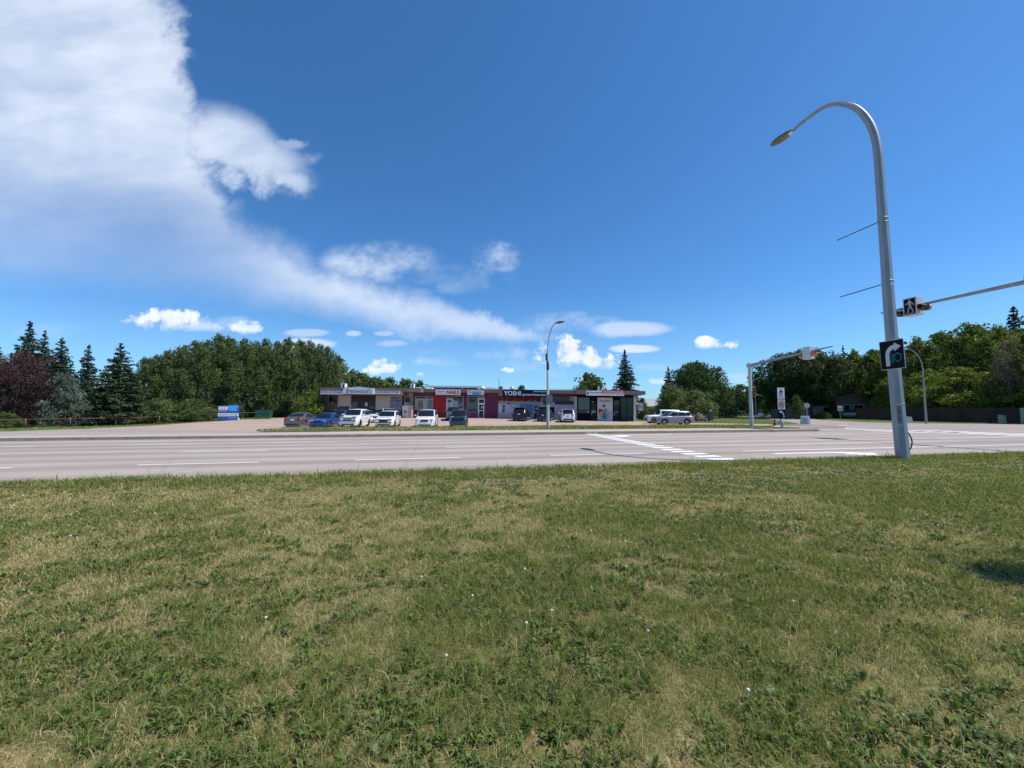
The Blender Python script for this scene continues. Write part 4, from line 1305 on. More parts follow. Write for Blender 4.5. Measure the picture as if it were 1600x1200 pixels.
KINDS_ = {
 "sedan": dict(L=4.75, W=1.82, H=1.45, top=[(0, .40), (.03, .60), (.18, .70), (.55, .80), (1.25, .93), (2.0, .96), (3.2, .98), (3.95, 1.02), (4.3, 1.03), (4.62, .98), (4.72, .82), (4.75, .45)],
               cab=[1.22, 2.08, 3.15, 4.05], zr=1.44, wb=(.93, 3.70), wr=.33, gc=.17, mirror=1.45),
 "suv": dict(L=4.75, W=1.90, H=1.75, top=[(0, .45), (.03, .80), (.15, .95), (.5, 1.03), (1.25, 1.12), (2.0, 1.13), (3.2, 1.15), (4.2, 1.17), (4.6, 1.14), (4.72, .9), (4.75, .5)],
             cab=[1.22, 1.95, 4.15, 4.66], zr=1.74, wb=(.92, 3.72), wr=.37, gc=.24, mirror=1.5),
 "van": dict(L=5.1, W=1.98, H=1.76, top=[(0, .42), (.03, .72), (.15, .86), (.5, .95), (1.1, 1.07), (2.0, 1.09), (3.5, 1.10), (4.6, 1.10), (4.95, 1.05), (5.07, .85), (5.1, .45)],
             cab=[1.0, 1.95, 4.70, 5.02], zr=1.75, wb=(.95, 3.95), wr=.34, gc=.18, mirror=1.35),
 "boxy": dict(L=4.7, W=1.88, H=1.83, top=[(0, .50), (.02, .95), (.12, 1.06), (.5, 1.10), (1.45, 1.16), (2.0, 1.17), (3.2, 1.17), (4.3, 1.17), (4.62, 1.14), (4.68, .9), (4.7, .55)],
              cab=[1.52, 1.80, 4.40, 4.62], zr=1.82, wb=(.85, 3.75), wr=.41, gc=.30, mirror=1.75),
 "pickup": dict(L=5.6, W=1.98, H=1.85, top=[(0, .50), (.03, .95), (.15, 1.08), (.5, 1.13), (1.4, 1.20), (2.0, 1.20), (3.9, 1.20), (4.0, 1.22), (5.4, 1.22), (5.55, 1.18), (5.6, .6)],
                cab=[1.4, 2.0, 3.75, 3.95], zr=1.86, wb=(.95, 4.55), wr=.40, gc=.30, mirror=1.65),
}

def interp(pts, x):
    for (a, p), (b, q) in zip(pts, pts[1:]):
        if x <= b: return p + (q - p) * max(0, (x - a)) / (b - a)
    return pts[-1][1]

def car(name, label, kind, paint, loc, heading, scale=1.0, grille=(.95, .22, .62), lamps=(.34, .13, .74), tails=(.3, .22, .92), rim=RIM, roof=None, plate_front=False,
        plate_rear=True, lower=None, group=None, rails=False, cat="car", lampm=None, tall=1.0, chrome=False, spoiler=False, wiper=False, bar=None):
    """front towards +x of the local frame"""
    K = KINDS_[kind]; L, W = K["L"], K["W"] / 2
    root = empty(name, loc, heading)
    root.scale = (scale, scale, scale * tall)
    tag(root, label, cat, group)
    wr, gc = K["wr"], K["gc"]; wbx = K["wb"]; ar = wr + 0.075
    # ---- lower body as lofted sections, with the wheel arches cut
    xs = set(np.linspace(0, L, 20)); xs |= {p[0] for p in K["top"]}
    for c in wbx: xs |= {c + ar * math.cos(t) for t in np.linspace(0, math.pi, 13)} | {c - ar - .01, c + ar + .01}
    xs = sorted(xs); xs = [xs[0]] + [b for a, b in zip(xs, xs[1:]) if b - a > 1e-3]
    def planw(x):
        f = min(1, x / 0.75); r = min(1, (L - x) / 0.6)
        return W * (0.80 + 0.20 * math.sin(f * math.pi / 2)) * (0.86 + 0.14 * math.sin(r * math.pi / 2))
    V = []; Fc = []; rows = 9
    for x in xs:
        zt = interp(K["top"], x); w = planw(x)
        zb = gc
        for c in wbx:
            if abs(x - c) < ar: zb = max(zb, wr + math.sqrt(max(0, ar * ar - (x - c) ** 2)) * 1.0)
        zb = min(zb, zt - .12)
        zsh = zt - 0.10
        sec = [(0, zt + .025), (w * .55, zt + .015), (w * .84, zt - .015), (w * .95, zt - .06), (w * .992, zsh - .06), (w * 1.0, (zsh * .55 + zb * .45) if zsh - zb > .2 else (zsh + zb) / 2), (w * .985, zb + .03), (w * .95, zb), (0, zb)]
        X = L / 2 - x
        for y, z in sec: V.append((X, y, z))
        for y, z in sec: V.append((X, -y, z))
    n2 = rows * 2
    for i in range(len(xs) - 1):
        for r in range(rows - 1):
            a = i * n2 + r
            Fc.append((a, a + 1, a + 1 + n2, a + n2))
            a = i * n2 + rows + r
            Fc.append((a, a + n2, a + 1 + n2, a + 1))
    for i, rev in ((0, False), (len(xs) - 1, True)):
        for r in range(rows - 1):
            a = i * n2 + r; b = i * n2 + rows + r
            f = (a, b, b + 1, a + 1); Fc.append(f if not rev else f[::-1])
    k = MB(); k.add(V, Fc, True)
    # ---- cabin
    xc, xf, xr, xt = K["cab"]; zr = K["zr"]
    zc = interp(K["top"], xc) - .01; zbk = interp(K["top"], xt) - .01
    Wb, Wr = W * .965, W * .76
    cs = []
    def zbelt(x): return interp(K["top"], min(max(x, xc), xt)) - .03
    def sect(x, zroof, wb, wr_):
        zb = zbelt(x); X = L / 2 - x
        return [(X, wb, zb), (X, wb - (wb - wr_) * .35, zb + (zroof - zb) * .45), (X, wr_ + .03, zroof - .09 * (zroof - zb) / .5), (X, wr_ - .06, zroof - .015), (X, 0, zroof + .02)]
    stations = [(xc, zc + .02, Wb * .93, Wb * .86), ((xc + xf) / 2, (zc + zr) / 2 + .05, Wb * .97, (Wb * .86 + Wr) / 2 + .02), (xf - .02, zr - .04, Wb, Wr), (xf + .25, zr, Wb, Wr), ((xf + xr) / 2, zr + .02, Wb, Wr + .01), (xr - .1, zr - .01, Wb, Wr - .01),
                (xr, zr - .04, Wb * .99, Wr - .03), ((xr + xt) / 2, (zr + zbk) / 2 + .04, Wb * .95, (Wr + Wb * .8) / 2 - .02), (xt, zbk + .02, Wb * .9, Wb * .80)]
    V = []; Fc = []
    for s in stations:
        q = sect(*s); V += q + [(a, -b, c) for a, b, c in q]
    for i in range(len(stations) - 1):
        for r in range(4):
            a = i * 10 + r; Fc.append((a, a + 1, a + 11, a + 10))
            a = i * 10 + 5 + r; Fc.append((a, a + 10, a + 11, a + 1))
    k.add(V, Fc, True)
    body = k.build("body", paint, root, 50)
    bm = bmesh.new(); bm.from_mesh(body.data); bmesh.ops.recalc_face_normals(bm, faces=bm.faces); bm.to_mesh(body.data); bm.free()
    k = MB(); k.box(-L / 2 + .35, L / 2 - .35, -W * .82, W * .82, gc - .03, wr + ar + .02); k.build("underbody", PLAST, root)
    if lower:
        k = MB()
        for sgn in (1, -1):
            k.box(L / 2 - wbx[1] + ar + .02, L / 2 - wbx[0] - ar - .02, sgn * W * .965, sgn * W * 1.012, gc - .01, gc + .16)
            for c in wbx:
                for t0, t1 in zip(np.linspace(0, math.pi, 9)[:-1], np.linspace(0, math.pi, 9)[1:]):
                    r0, r1 = ar - .01, ar + .07
                    pts = [(L / 2 - c + r0 * math.cos(t0), wr + r0 * math.sin(t0)), (L / 2 - c + r1 * math.cos(t0), wr + r1 * math.sin(t0)), (L / 2 - c + r1 * math.cos(t1), wr + r1 * math.sin(t1)), (L / 2 - c + r0 * math.cos(t1), wr + r0 * math.sin(t1))]
                    k.prism(pts, sgn * W * .97, sgn * W * 1.014)
        k.build("cladding", lower, root)
    # ---- glass, set a little proud of the cabin
    def cab(x, t):
        """point on the cabin side at station x, height share t"""
        st = None
        for a, b in zip(stations, stations[1:]):
            if x <= b[0] or b is stations[-1]:
                f = (x - a[0]) / (b[0] - a[0]); st = [a[i] + (b[i] - a[i]) * f for i in range(4)]; break
        q = sect(x, st[1], st[2], st[3])
        if t < .45: f = t / .45; A, B = q[0], q[1]
        else: f = (t - .45) / .46; A, B = q[1], q[2]
        return Vector((A[0] + (B[0] - A[0]) * f, A[1] + (B[1] - A[1]) * f, A[2] + (B[2] - A[2]) * f))
    ft = lambda t: xc + (xf - xc) * t; rt = lambda t: xt + (xr - xt) * t
    wins = {"sedan": [.0, .50, 1.0], "suv": [.0, .40, .76, 1.0], "van": [.0, .33, .68, 1.0], "boxy": [.0, .36, .68, 1.0], "pickup": [0, .55, 1.0]}[kind]
    t0, t1 = .10, .90
    for sgn in (1, -1):
        for a, b in zip(wins, wins[1:]):
            V = []
            cols = 5
            for tt in (t0, .45, .68, t1):
                zf0 = ft(min(tt + .05, 1)) + .10; zr0 = rt(min(tt + .03, 1)) - .14
                mid_lo, mid_hi = xf - .55 if kind != "pickup" else xf - .4, xr + .25
                def edge(s, tt=tt, zf0=zf0, zr0=zr0):
                    if s == 0: return zf0
                    if s == 1: return zr0
                    return xc + .35 + (xr + .15 - xc - .35) * s
                A = edge(a) + (.04 if a > 0 else 0); B = edge(b) - (.04 if b < 1 else 0)
                if B < A + .05: A = B - .05
                for c in range(cols):
                    p = cab(A + (B - A) * c / (cols - 1), tt)
                    V.append((p.x, sgn * (p.y + .012), p.z + .004))
            Fc = []
            for r in range(3):
                for c in range(cols - 1):
                    f = (r * cols + c, r * cols + c + 1, (r + 1) * cols + c + 1, (r + 1) * cols + c); Fc.append(f if sgn < 0 else f[::-1])
            g = MB(); g.add(V, Fc, False); g.build("side_window", CARGLASS, root)
    def screen(nm, x0, z0, x1, z1, w0, w1, fwd):
        nx, nz = (z1 - z0), (x1 - x0)
        V = []
        for f in (0.0, .5, 1.0):
            x = x0 + (x1 - x0) * f; z = z0 + (z1 - z0) * f + .055 * 4 * f * (1 - f) * 1.0
            w = w0 + (w1 - w0) * f
            for y, dr in ((-1, -.035), (-.6, .0), (0, .02), (.6, .0), (1, -.035)):
                V.append((L / 2 - x + fwd * (.035 + dr), y * w, z + .028 + dr * .4))
        Fc = [(r * 5 + c, r * 5 + c + 1, (r + 1) * 5 + c + 1, (r + 1) * 5 + c) for r in range(2) for c in range(4)]
        g = MB(); g.add(V, Fc, True); return g.build(nm, CARGLASS, root)
    screen("windshield", xc + .06, zc + .04, xf - .06, zr - .07, Wb * .86, Wr * .95, 1)
    if kind in ("suv", "van", "boxy"): screen("rear_window", xt - (xt - xr) * .12, zbk + .10, xr + .03, zr - .10, Wb * .76, Wr * .88, -1)
    else: screen("rear_window", xt - .07, zbk + .04, xr + .05, zr - .07, Wb * .78, Wr * .90, -1)
    if roof:
        k = MB(); k.box(L / 2 - xr + .05, L / 2 - xf - .1, -Wr * .8, Wr * .8, zr + .012, zr + .045); tall_bevel(k.build("sunroof", roof, root), .02)
    # ---- front and rear furniture
    gw, gh, gz = grille
    k = MB(); xg = L / 2 - .02
    k.prism([(-gw * .42, gz - gh / 2), (gw * .42, gz - gh / 2), (gw * .5, gz + gh * .2), (gw * .46, gz + gh / 2), (-gw * .46, gz + gh / 2), (-gw * .5, gz + gh * .2)], 0, .07, Matrix.Translation((xg + .045, 0, 0)) @ Matrix.Rotation(R(90), 4, "Z"))
    g = k.build("grille", PLAST, root)
    if chrome:
        k = MB()
        for q in range(3): k.box(xg + .046, xg + .062, -gw * .4, gw * .4, gz - gh * .32 + q * gh * .28, gz - gh * .32 + q * gh * .28 + .035)
        k.build("grille_bar", CHROME, g)
    k = MB(); k.box(L / 2 - .02, L / 2 + .022, -W * .62, W * .62, gc + .03, gc + .14); k.build("air_intake", PLAST, root)
    if bar:
        k = MB(); k.box(L / 2 - .03, L / 2 + .03, -W * .80, W * .80, gz - gh * .5 - .10, gz - gh * .5 - .03); k.build("bumper_insert", bar, root)
    lw, lh, lz = lamps
    for sgn in (1, -1):
        k = MB(); M = Matrix.Translation((L / 2 - .115, sgn * (W * .80 - lw / 2 + .02), lz)) @ Matrix.Rotation(sgn * R(-20), 4, "Z")
        k.prism([(-lw / 2, -lh * .35), (lw / 2, -lh * .5), (lw / 2, lh * .3), (0, lh / 2), (-lw / 2, lh * .4)], -.10, .10, M @ Matrix.Rotation(R(90), 4, "Z") @ Matrix.Scale(-sgn if False else 1, 4, (1, 0, 0)))
        k.build("headlight", lampm or LAMP, root)
        tw, th, tz = tails
        k = MB(); M = Matrix.Translation((-L / 2 + .085, sgn * (W * .84 - tw / 2), tz)) @ Matrix.Rotation(sgn * R(16), 4, "Z")
        k.box(-.09, .09, -tw / 2, tw / 2, -th / 2, th / 2, M)
        k.build("tail_light", TAIL, root)
        k = MB(); xm_ = L / 2 - K["mirror"]; k.ell((xm_, sgn * (W + .10), interp(K["top"], K["mirror"]) + .10), (.07, .11, .075), 10, 6)
        k.box(xm_ - .02, xm_ + .02, min(sgn * W * .9, sgn * (W + .04)), max(sgn * W * .9, sgn * (W + .04)), interp(K["top"], K["mirror"]) + .03, interp(K["top"], K["mirror"]) + .07)
        k.build("mirror", paint, root)
        k = MB()
        for xh in (L / 2 - (xf + xr) / 2 + .28, L / 2 - xr + .25):
            k.box(xh, xh + .2, sgn * W * .985, sgn * W * 1.012, interp(K["top"], 2.2) - .2, interp(K["top"], 2.2) - .17)
        k.build("door_handle", paint, root)
        k = MB()
        for xh in (L / 2 - wbx[0] - ar - .08, L / 2 - (xf + xr) / 2 + .12, L / 2 - wbx[1] + ar * .4):
            k.box(xh, xh + .012, sgn * W * .99, sgn * W * 1.004, gc + .2, interp(K["top"], 2.2) - .14)
        k.build("door_gap", PLAST, root)
    if plate_rear:
        k = MB(); k.box(-L / 2 - .03, -L / 2 + .03, -.16, .16, tails[2] - .12 - .08, tails[2] - .12 + .08); k.build("number_plate", PLATE, root)
    k = MB(); k.box(-L / 2 - .012, -L / 2 + .03, -W * .70, W * .70, gc + .02, gc + .20); k.build("rear_bumper", lower or PLAST, root)
    if rails:
        for sgn in (1, -1):
            k = MB(); k.tube([(L / 2 - xf - .15, sgn * Wr * .9, zr + .0), (L / 2 - xf - .3, sgn * Wr * .9, zr + .06), (L / 2 - xr + .2, sgn * Wr * .9, zr + .06), (L / 2 - xr, sgn * Wr * .9, zr)], .018, 6); k.build("roof_rail", RIMD, root)
    if spoiler:
        k = MB(); k.box(L / 2 - xr - .25, L / 2 - xr + .1, -Wr * .95, Wr * .95, zr - .02, zr + .03); k.build("spoiler", paint, root)
    if kind == "pickup":
        k = MB(); k.box(-L / 2 + .1, L / 2 - 4.05, -W * .8, W * .8, 1.243, 1.26); k.build("bed_cover", PLAST, root)
    # ---- wheels
    for c in wbx:
        for sgn in (1, -1):
            y0, y1 = sgn * (W * .96 - .20), sgn * (W * .96 + .01)
            k = MB(); cx, cz = L / 2 - c, wr
            N = 20; V = []; Fc = []
            prof = [(y0, wr * .62), (y0, wr * .96), (y0 + sgn * .03, wr), (y1 - sgn * .03, wr), (y1, wr * .95), (y1, wr * .64), (y1 - sgn * .03, wr * .62)]
            for i in range(N):
                a = 2 * math.pi * i / N
                for y, r in prof: V.append((cx + r * math.cos(a), y, cz + r * math.sin(a)))
            P = len(prof)
            for i in range(N):
                for j in range(P - 1):
                    Fc.append((i * P + j, i * P + j + 1, ((i + 1) % N) * P + j + 1, ((i + 1) % N) * P + j))
            k.add(V, Fc, True); w_ = k.build("wheel", RUBBER, root)
            k = MB()
            yo = y1 - sgn * .035
            hub = [(cx + wr * .62 * math.cos(2 * math.pi * i / N), cz + wr * .62 * math.sin(2 * math.pi * i / N)) for i in range(N)]
            k.add([(a, yo - sgn * .04, b) for a, b in hub], [tuple(range(N))])
            k.build("brake_disc", RIMD, w_)
            k = MB()
            for i in range(N):
                a, b = 2 * math.pi * i / N, 2 * math.pi * (i + 1) / N
                k.prism([(cx + wr * .52 * math.cos(a), cz + wr * .52 * math.sin(a)), (cx + wr * .63 * math.cos(a), cz + wr * .63 * math.sin(a)), (cx + wr * .63 * math.cos(b), cz + wr * .63 * math.sin(b)), (cx + wr * .52 * math.cos(b), cz + wr * .52 * math.sin(b))], yo - .012, yo + .012)
            for i in range(5):
                a = 2 * math.pi * i / 5 + .3; d = .30
                k.prism([(cx + wr * .08 * math.cos(a - 1.2), cz + wr * .08 * math.sin(a - 1.2)), (cx + wr * .56 * math.cos(a - .17), cz + wr * .56 * math.sin(a - .17)), (cx + wr * .56 * math.cos(a + .17), cz + wr * .56 * math.sin(a + .17)), (cx + wr * .08 * math.cos(a + 1.2), cz + wr * .08 * math.sin(a + 1.2))], yo - .014, yo + .016)
            k.prism([(cx + wr * .14 * math.cos(2 * math.pi * i / 10), cz + wr * .14 * math.sin(2 * math.pi * i / 10)) for i in range(10)], yo - .016, yo + .02)
            k.build("rim", rim, w_)
    return root

def at(u, Y, dz=-0.012):
    """where a photo column meets distance Y"""
    x, y, z = ray(u, 655); X = x / y * Y
    return (X, Y, TZ(X, Y) + dz)

PW = paintmat("white_paint", (0.74, 0.75, 0.76), 0.0, 0.3)
PTAUPE = paintmat("taupe_paint", (0.17, 0.145, 0.13), 0.5)
PBLUE = paintmat("blue_paint", (0.018, 0.065, 0.26), 0.4)
PDNAVY = paintmat("dark_navy_paint", (0.018, 0.024, 0.05), 0.3)
PGREY = paintmat("grey_paint", (0.13, 0.135, 0.15), 0.5)
PSLATE = paintmat("slate_paint", (0.035, 0.055, 0.075), 0.4)
PBLACK = paintmat("black_cherry_paint", (0.022, 0.012, 0.015), 0.3)
PBLK = paintmat("black_paint", (0.012, 0.012, 0.014), 0.2)
PSILV = paintmat("silver_paint", (0.27, 0.27, 0.29), 0.6)
FRONTG, REARG = "cars nosed up to the grass strip", "cars parked beside the shops"
car("parked_car", "taupe sedan seen from behind at the left end of the front row", "sedan", PTAUPE, at(472, 42.3), R(96), 1.0, tails=(.30, .24, .86), group=FRONTG)
car("parked_car", "blue sedan facing out between the taupe sedan and the white off-roader", "sedan", PBLUE, at(511, 41.2), R(-88), .98, grille=(.7, .10, .66), lamps=(.42, .13, .70), group=FRONTG, rim=RIM)
car("parked_car", "white off-roader with dark grille and bumper inserts beside the blue sedan", "suv", PW, at(556, 41.0), R(-87), .98, tall=1.05, grille=(.82, .24, .86), lamps=(.36, .13, .98), lower=PW, bar=RIMD, chrome=True, group=FRONTG, rim=RIMD, rails=True)
car("parked_car", "low white crossover with pointed black grille in the front row", "suv", PW, at(607, 41.2), R(-84), 1.0, tall=.93, grille=(.92, .26, .74), lamps=(.42, .09, .88), group=FRONTG, rim=RIMD, bar=PLAST)
car("parked_car", "white minivan alone left of the dark compact off-roader", "van", PW, at(667.5, 41.6), R(-84), .99, grille=(.80, .20, .70), lamps=(.36, .15, .76), group=FRONTG)
car("parked_car", "dark slate compact off-roader facing out next to the white minivan", "suv", PSLATE, at(717.3, 41.6), R(-84), .94, tall=1.05, grille=(1.2, .18, .92), lamps=(.28, .08, 1.06), group=FRONTG, lower=PLAST, rim=RIMD)
car("parked_car", "dark navy hatchback half hidden behind the blue sedan", "suv", PDNAVY, at(531.5, 49.0), R(-84), .92, group=REARG, rim=RIMD, tall=.9)
car("parked_car", "grey pickup with its cab roof showing over the white off-roader", "pickup", PGREY, at(541, 53.0), R(-86), .95, tall=1.0, group=REARG, grille=(1.2, .25, .9))
car("parked_car", "white sedan side on between the off-roader and the crossover", "sedan", PW, at(571, 49.5), R(-38), .97, group=REARG)
car("parked_car", "white hatchback with black roof panel behind the crossover", "suv", PW, at(607, 50.2), R(-62), .96, tall=.94, roof=CARGLASS, group=REARG, rim=RIMD)
car("parked_car", "grey off-roader partly hidden by the slate compact off-roader", "suv", PGREY, at(708.5, 52.5), R(-84), .96, tall=1.0, group=REARG, lower=PLAST)
car("parked_car", "black cherry off-roader seen from behind under the restaurant sign", "suv", PBLACK, at(815.8, 53.5), R(78), .97, tall=.97, tails=(.34, .12, 1.02), group=REARG, rails=True, spoiler=True)
car("parked_car", "dark car with white number plate behind the lamp post", "suv", PBLK, at(852.5, 53.0), R(76), .92, tall=.95, tails=(.3, .12, 1.0), group=REARG)
car("parked_car", "white off-roader seen from behind by the grey pillar", "suv", PW, at(886, 51.8), R(86), .93, tall=.97, tails=(.42, .08, 1.06), group=REARG, lower=PLAST, spoiler=True)
car("parked_car", "white boxy off-roader side on behind the silver one", "boxy", PW, at(1036, 50.5), R(183), .92, group="cars on the drive right of the shops", rim=RIMD, lower=PLAST)
car("parked_car", "silver crossover side on nearest the lawn", "suv", PSILV, at(1051.5, 46.6), R(183), .92, tall=.98, group="cars on the drive right of the shops", tails=(.24, .3, 1.0))
car("parked_car", "silver hatchback parked by the brown house", "suv", PSILV, at(1332, 74.0, 0.0), R(115), .95, tails=(.3, .2, 1.0))
car("parked_car", "white car glimpsed between the spruces on the far left", "sedan", PW, at(131, 58.0, 0.3), R(10), 1.0)
car("parked_car", "black pickup far up the side street", "pickup", PBLK, at(1146, 93.0, 0.1), R(200), .98)
car("parked_car", "dark blue car ahead of the black pickup up the side street", "suv", PDNAVY, at(1136, 100.0, 0.1), R(200), .95)
# ------------------------------------------------------------------ poles, lights and signs
GALV = mat("galvanised_steel", (0.30, 0.335, 0.37), 0.55, 0.35, var=0.14, scale=5.0, stretch=(1, 1, .25))
GALVW = mat("pale_painted_steel", (0.50, 0.51, 0.52), 0.5, 0.2, var=0.10, scale=3, stretch=(1, 1, .3))
BEACO = mat("orange_beacon", (0.55, 0.22, 0.055), 0.45, var=.12)
BEACL = mat("amber_lens", (0.10, 0.07, 0.03), 0.25, var=.3, scale=30)
BSIGN = mat("black_sign", (0.008, 0.009, 0.014), 0.75, spec=0.15)
WSIGN = mat("white_sign", (0.60, 0.61, 0.64), 0.5, var=.04)
SIGNBACK = mat("sign_back", (0.34, 0.35, 0.36), 0.5, 0.4)

def plane_pt(u, v, P0, n):
    """photo pixel on the vertical plane through P0 containing n"""
    nn = Vector((-n.y, n.x, 0)); r = Vector(ray(u, v))
    t = (Vector((P0.x, P0.y, 0)) - Vector((0, 0, 0))).dot(nn) / r.dot(nn)
    return Vector((r.x * t, r.y * t, EYE + r.z * t))

# the big lamp post on the lawn
P0 = Vector((11.16, 11.62, 0))
lp = empty("street_lamp", (P0.x, P0.y, 0.07))
tag(lp, "tall galvanised lamp post standing in the near lawn with its arm curving over the road", "street lamp")
raw = [(1409, 719), (1397.5, 580), (1389.5, 480), (1380.8, 360), (1373.5, 262), (1370, 228), (1363.5, 203), (1353, 184), (1338, 169.5), (1322, 163.5), (1305, 162), (1288, 167), (1268, 180), (1250, 194), (1237, 206)]
pts = []
for i, (u, v) in enumerate(raw):
    p = plane_pt(u, v, P0, RN) if i > 4 else None
    pts.append(p)
top = plane_pt(1373.5, 262, Vector((10.90, 11.62, 0)), RN); 
low = Vector((P0.x, P0.y, 0.0))
zz = [0.0, D(1397.5, 580, 11.62).z, D(1389.5, 480, 11.62).z, D(1380.8, 360, 11.62).z, D(1373.5, 262, 11.62).z]
for i in range(5):
    pts[i] = Vector((D(raw[i][0], raw[i][1], 11.62).x if i else P0.x, 11.62, zz[i]))
base = Vector((P0.x, P0.y, 0.07))
off = pts[4] - plane_pt(1373.5, 262, Vector((pts[4].x, pts[4].y, 0)), RN)
pts = pts[:5] + [plane_pt(u, v, Vector((pts[4].x, pts[4].y, 0)), RN) for u, v in raw[5:]]
rad = [.168, .152, .142, .126, .112, .108, .103, .097, .090, .083, .076, .069, .061, .054, .049]
fine_p, fine_r = [], []
for i in range(len(pts) - 1):
    n = 1 if i < 4 else 3
    for q in range(n):
        t = q / n
        p0 = pts[max(i - 1, 0)]; p1 = pts[i]; p2 = pts[i + 1]; p3 = pts[min(i + 2, len(pts) - 1)]
        if n == 1: c = p1
        else: c = 0.5 * ((2 * p1) + (p2 - p0) * t + (2 * p0 - 5 * p1 + 4 * p2 - p3) * t * t + (3 * p1 - p0 - 3 * p2 + p3) * t ** 3)
        fine_p.append(c - base); fine_r.append(rad[i] + (rad[i + 1] - rad[i]) * t)
fine_p.append(pts[-1] - base); fine_r.append(rad[-1])
fine_p[0] = Vector((0, 0, -0.1))
k = MB(); k.tube(fine_p, fine_r, 8, rot=R(-12), smooth=True)
pole = k.build("pole", GALV, lp, 30)
def ringat(z, r, h, nm, m, par):
    # follow the lean of the shaft
    for a, b in zip(fine_p, fine_p[1:]):
        if a.z <= z <= b.z:
            f = (z - a.z) / (b.z - a.z); c = a + (b - a) * f; break
    k = MB(); k.tube([c, c + (b - a).normalized() * h], r, 8, rot=R(-12), smooth=True); return k.build(nm, m, par, 30), c
for v in (636,):
    ringat(plane_pt(1401, v, P0, Vector((1, 0, 0))).z, .162, .03, "weld_ring", GALV, pole)
endp = fine_p[-1]; dr = (fine_p[-1] - fine_p[-2]).normalized()
k = MB(); k.tube([endp - dr * .06, endp + dr * .10], .078, 10); k.build("arm_collar", WHITEM, lp)
# the head: a long flat cobra shape, glass below
hd = RN.copy(); hdz = 0.02
yaw = math.atan2(hd.y, hd.x)
MH = Matrix.Translation(endp + RN * 0.42 + Vector((0, 0, 0.02))) @ Matrix.Rotation(yaw, 4, "Z") @ Matrix.Rotation(R(-3), 4, "Y")
def headshell(parent, M, s=1.0, lensm=None):
    k = MB(); V = []; Fc = []; N = 16
    prof = [(-.46, .05, .05), (-.40, .09, .08), (-.25, .14, .11), (0, .175, .13), (.22, .165, .115), (.36, .11, .08), (.44, .04, .04)]
    for x, w, h in prof:
        for i in range(N):
            a = math.pi * i / (N - 1)
            V.append(M @ Vector((x * s, w * s * math.cos(a), h * s * math.sin(a))))
    for j in range(len(prof) - 1):
        for i in range(N - 1): Fc.append((j * N + i, j * N + i + 1, (j + 1) * N + i + 1, (j + 1) * N + i))
        Fc.append((j * N + N - 1, j * N, (j + 1) * N, (j + 1) * N + N - 1))
    k.add(V, Fc, True); h = k.build("lamp_head", mat("lamp_shell", (0.16, 0.17, 0.18), 0.5, 0.4), parent, 40)
    k = MB(); V = []; Fc = []
    for x, w, d in [(-.36, .06, .0), (-.28, .115, .045), (0, .15, .075), (.24, .13, .055), (.37, .06, .0)]:
        for i in range(9):
            a = math.pi + math.pi * i / 8
            V.append(M @ Vector((x * s, w * s * math.cos(a), d * s * math.sin(a) - .004)))
    for j in range(4):
        for i in range(8): Fc.append((j * 9 + i, (j + 1) * 9 + i, (j + 1) * 9 + i + 1, j * 9 + i + 1))
    k.add(V, Fc, True); k.build("lamp_glass", lensm or mat("lamp_glass", (0.20, 0.17, 0.12), 0.2, var=.4, scale=14), h)
    return h
headshell(lp, MH, 1.12)
# banner rods with clamps
for v, ue, ve in ((343, 1332, 362), (441, 1341, 458)):
    z = D(1382, v, 11.62).z - base.z
    c0, c = ringat(z, .138 if v > 400 else .128, .05, "rod_clamp", GALV, pole)
    ringat(z - .12, .139 if v > 400 else .129, .03, "rod_clamp", GALV, pole)
    e = plane_pt(ue, ve, Vector((c.x + base.x, c.y + base.y, 0)), RN) - base
    e.z = c.z - .06
    k = MB(); st = c + RN * .14 + Vector((0, 0, -.02)); k.tube([st, st + RN * 1.25 + Vector((0, 0, -.03))], .016, 6); k.build("banner_rod", mat("dark_rod", (0.06, 0.07, 0.09), 0.5), lp)
# hand hole cover, bolts and cable loop
def surf(v, side):  # point on the shaft at photo row v
    z = D(1400, v, 11.62).z - base.z
    for a, b in zip(fine_p, fine_p[1:]):
        if a.z <= z <= b.z:
            f = (z - a.z) / (b.z - a.z); return a + (b - a) * f
    return fine_p[0]
c = surf(648, 0)
k = MB(); M = Matrix.Translation(c) @ Matrix.Rotation(R(-38), 4, "Z"); k.box(-.04, .04, -.160, -.135, -.24, .24, M); k.build("hand_hole_cover", mat("rusty_cover", (0.22, 0.16, 0.15), 0.6, 0.3, var=.4, scale=9), lp)
for dz in (.30, -.30):
    k = MB(); k.box(-.055, .055, -.165, -.135, dz - .02, dz + .02, M); k.build("cover_clamp", GALVW, lp)
c = surf(690, 0)
k = MB(); M = Matrix.Translation(c); pth = [M @ Vector((.150 + .10 * math.sin(t), -.06, .26 - .52 * t / math.pi)) for t in np.linspace(0, math.pi, 9)]; k.tube(pth, .017, 6); k.build("cable_loop", PLAST, lp)
# turn sign on the post
sg = empty("turn_sign", (0, 0, 0)); c = surf(556, 0) + base
zc = (plane_pt(1388, 556, Vector((c.x, c.y, 0)), RN)).z
sg.location = (c.x - RE.x * .18 - RN.x * .10, c.y - RE.y * .18 - RN.y * .10, zc); sg.rotation_euler = (0, R(-1.5), RA + R(-90))
# local frame: x = along the sign (towards the camera side), y = thickness, -y faces the oncoming lanes
tag(sg, "black square turn sign with white curved arrow and teal scrawl on the big lamp post", "road sign")
k = MB(); k.box(-.40, .40, -.004, .004, -.44, .44); sg.scale = (.78, 1, .95); k.build("sign_edge", WSIGN, sg)
k = MB(); k.box(-.385, .385, -.010, -.0045, -.425, .425); k.build("sign_face", BSIGN, sg)
k = MB()
ar_ = []; 
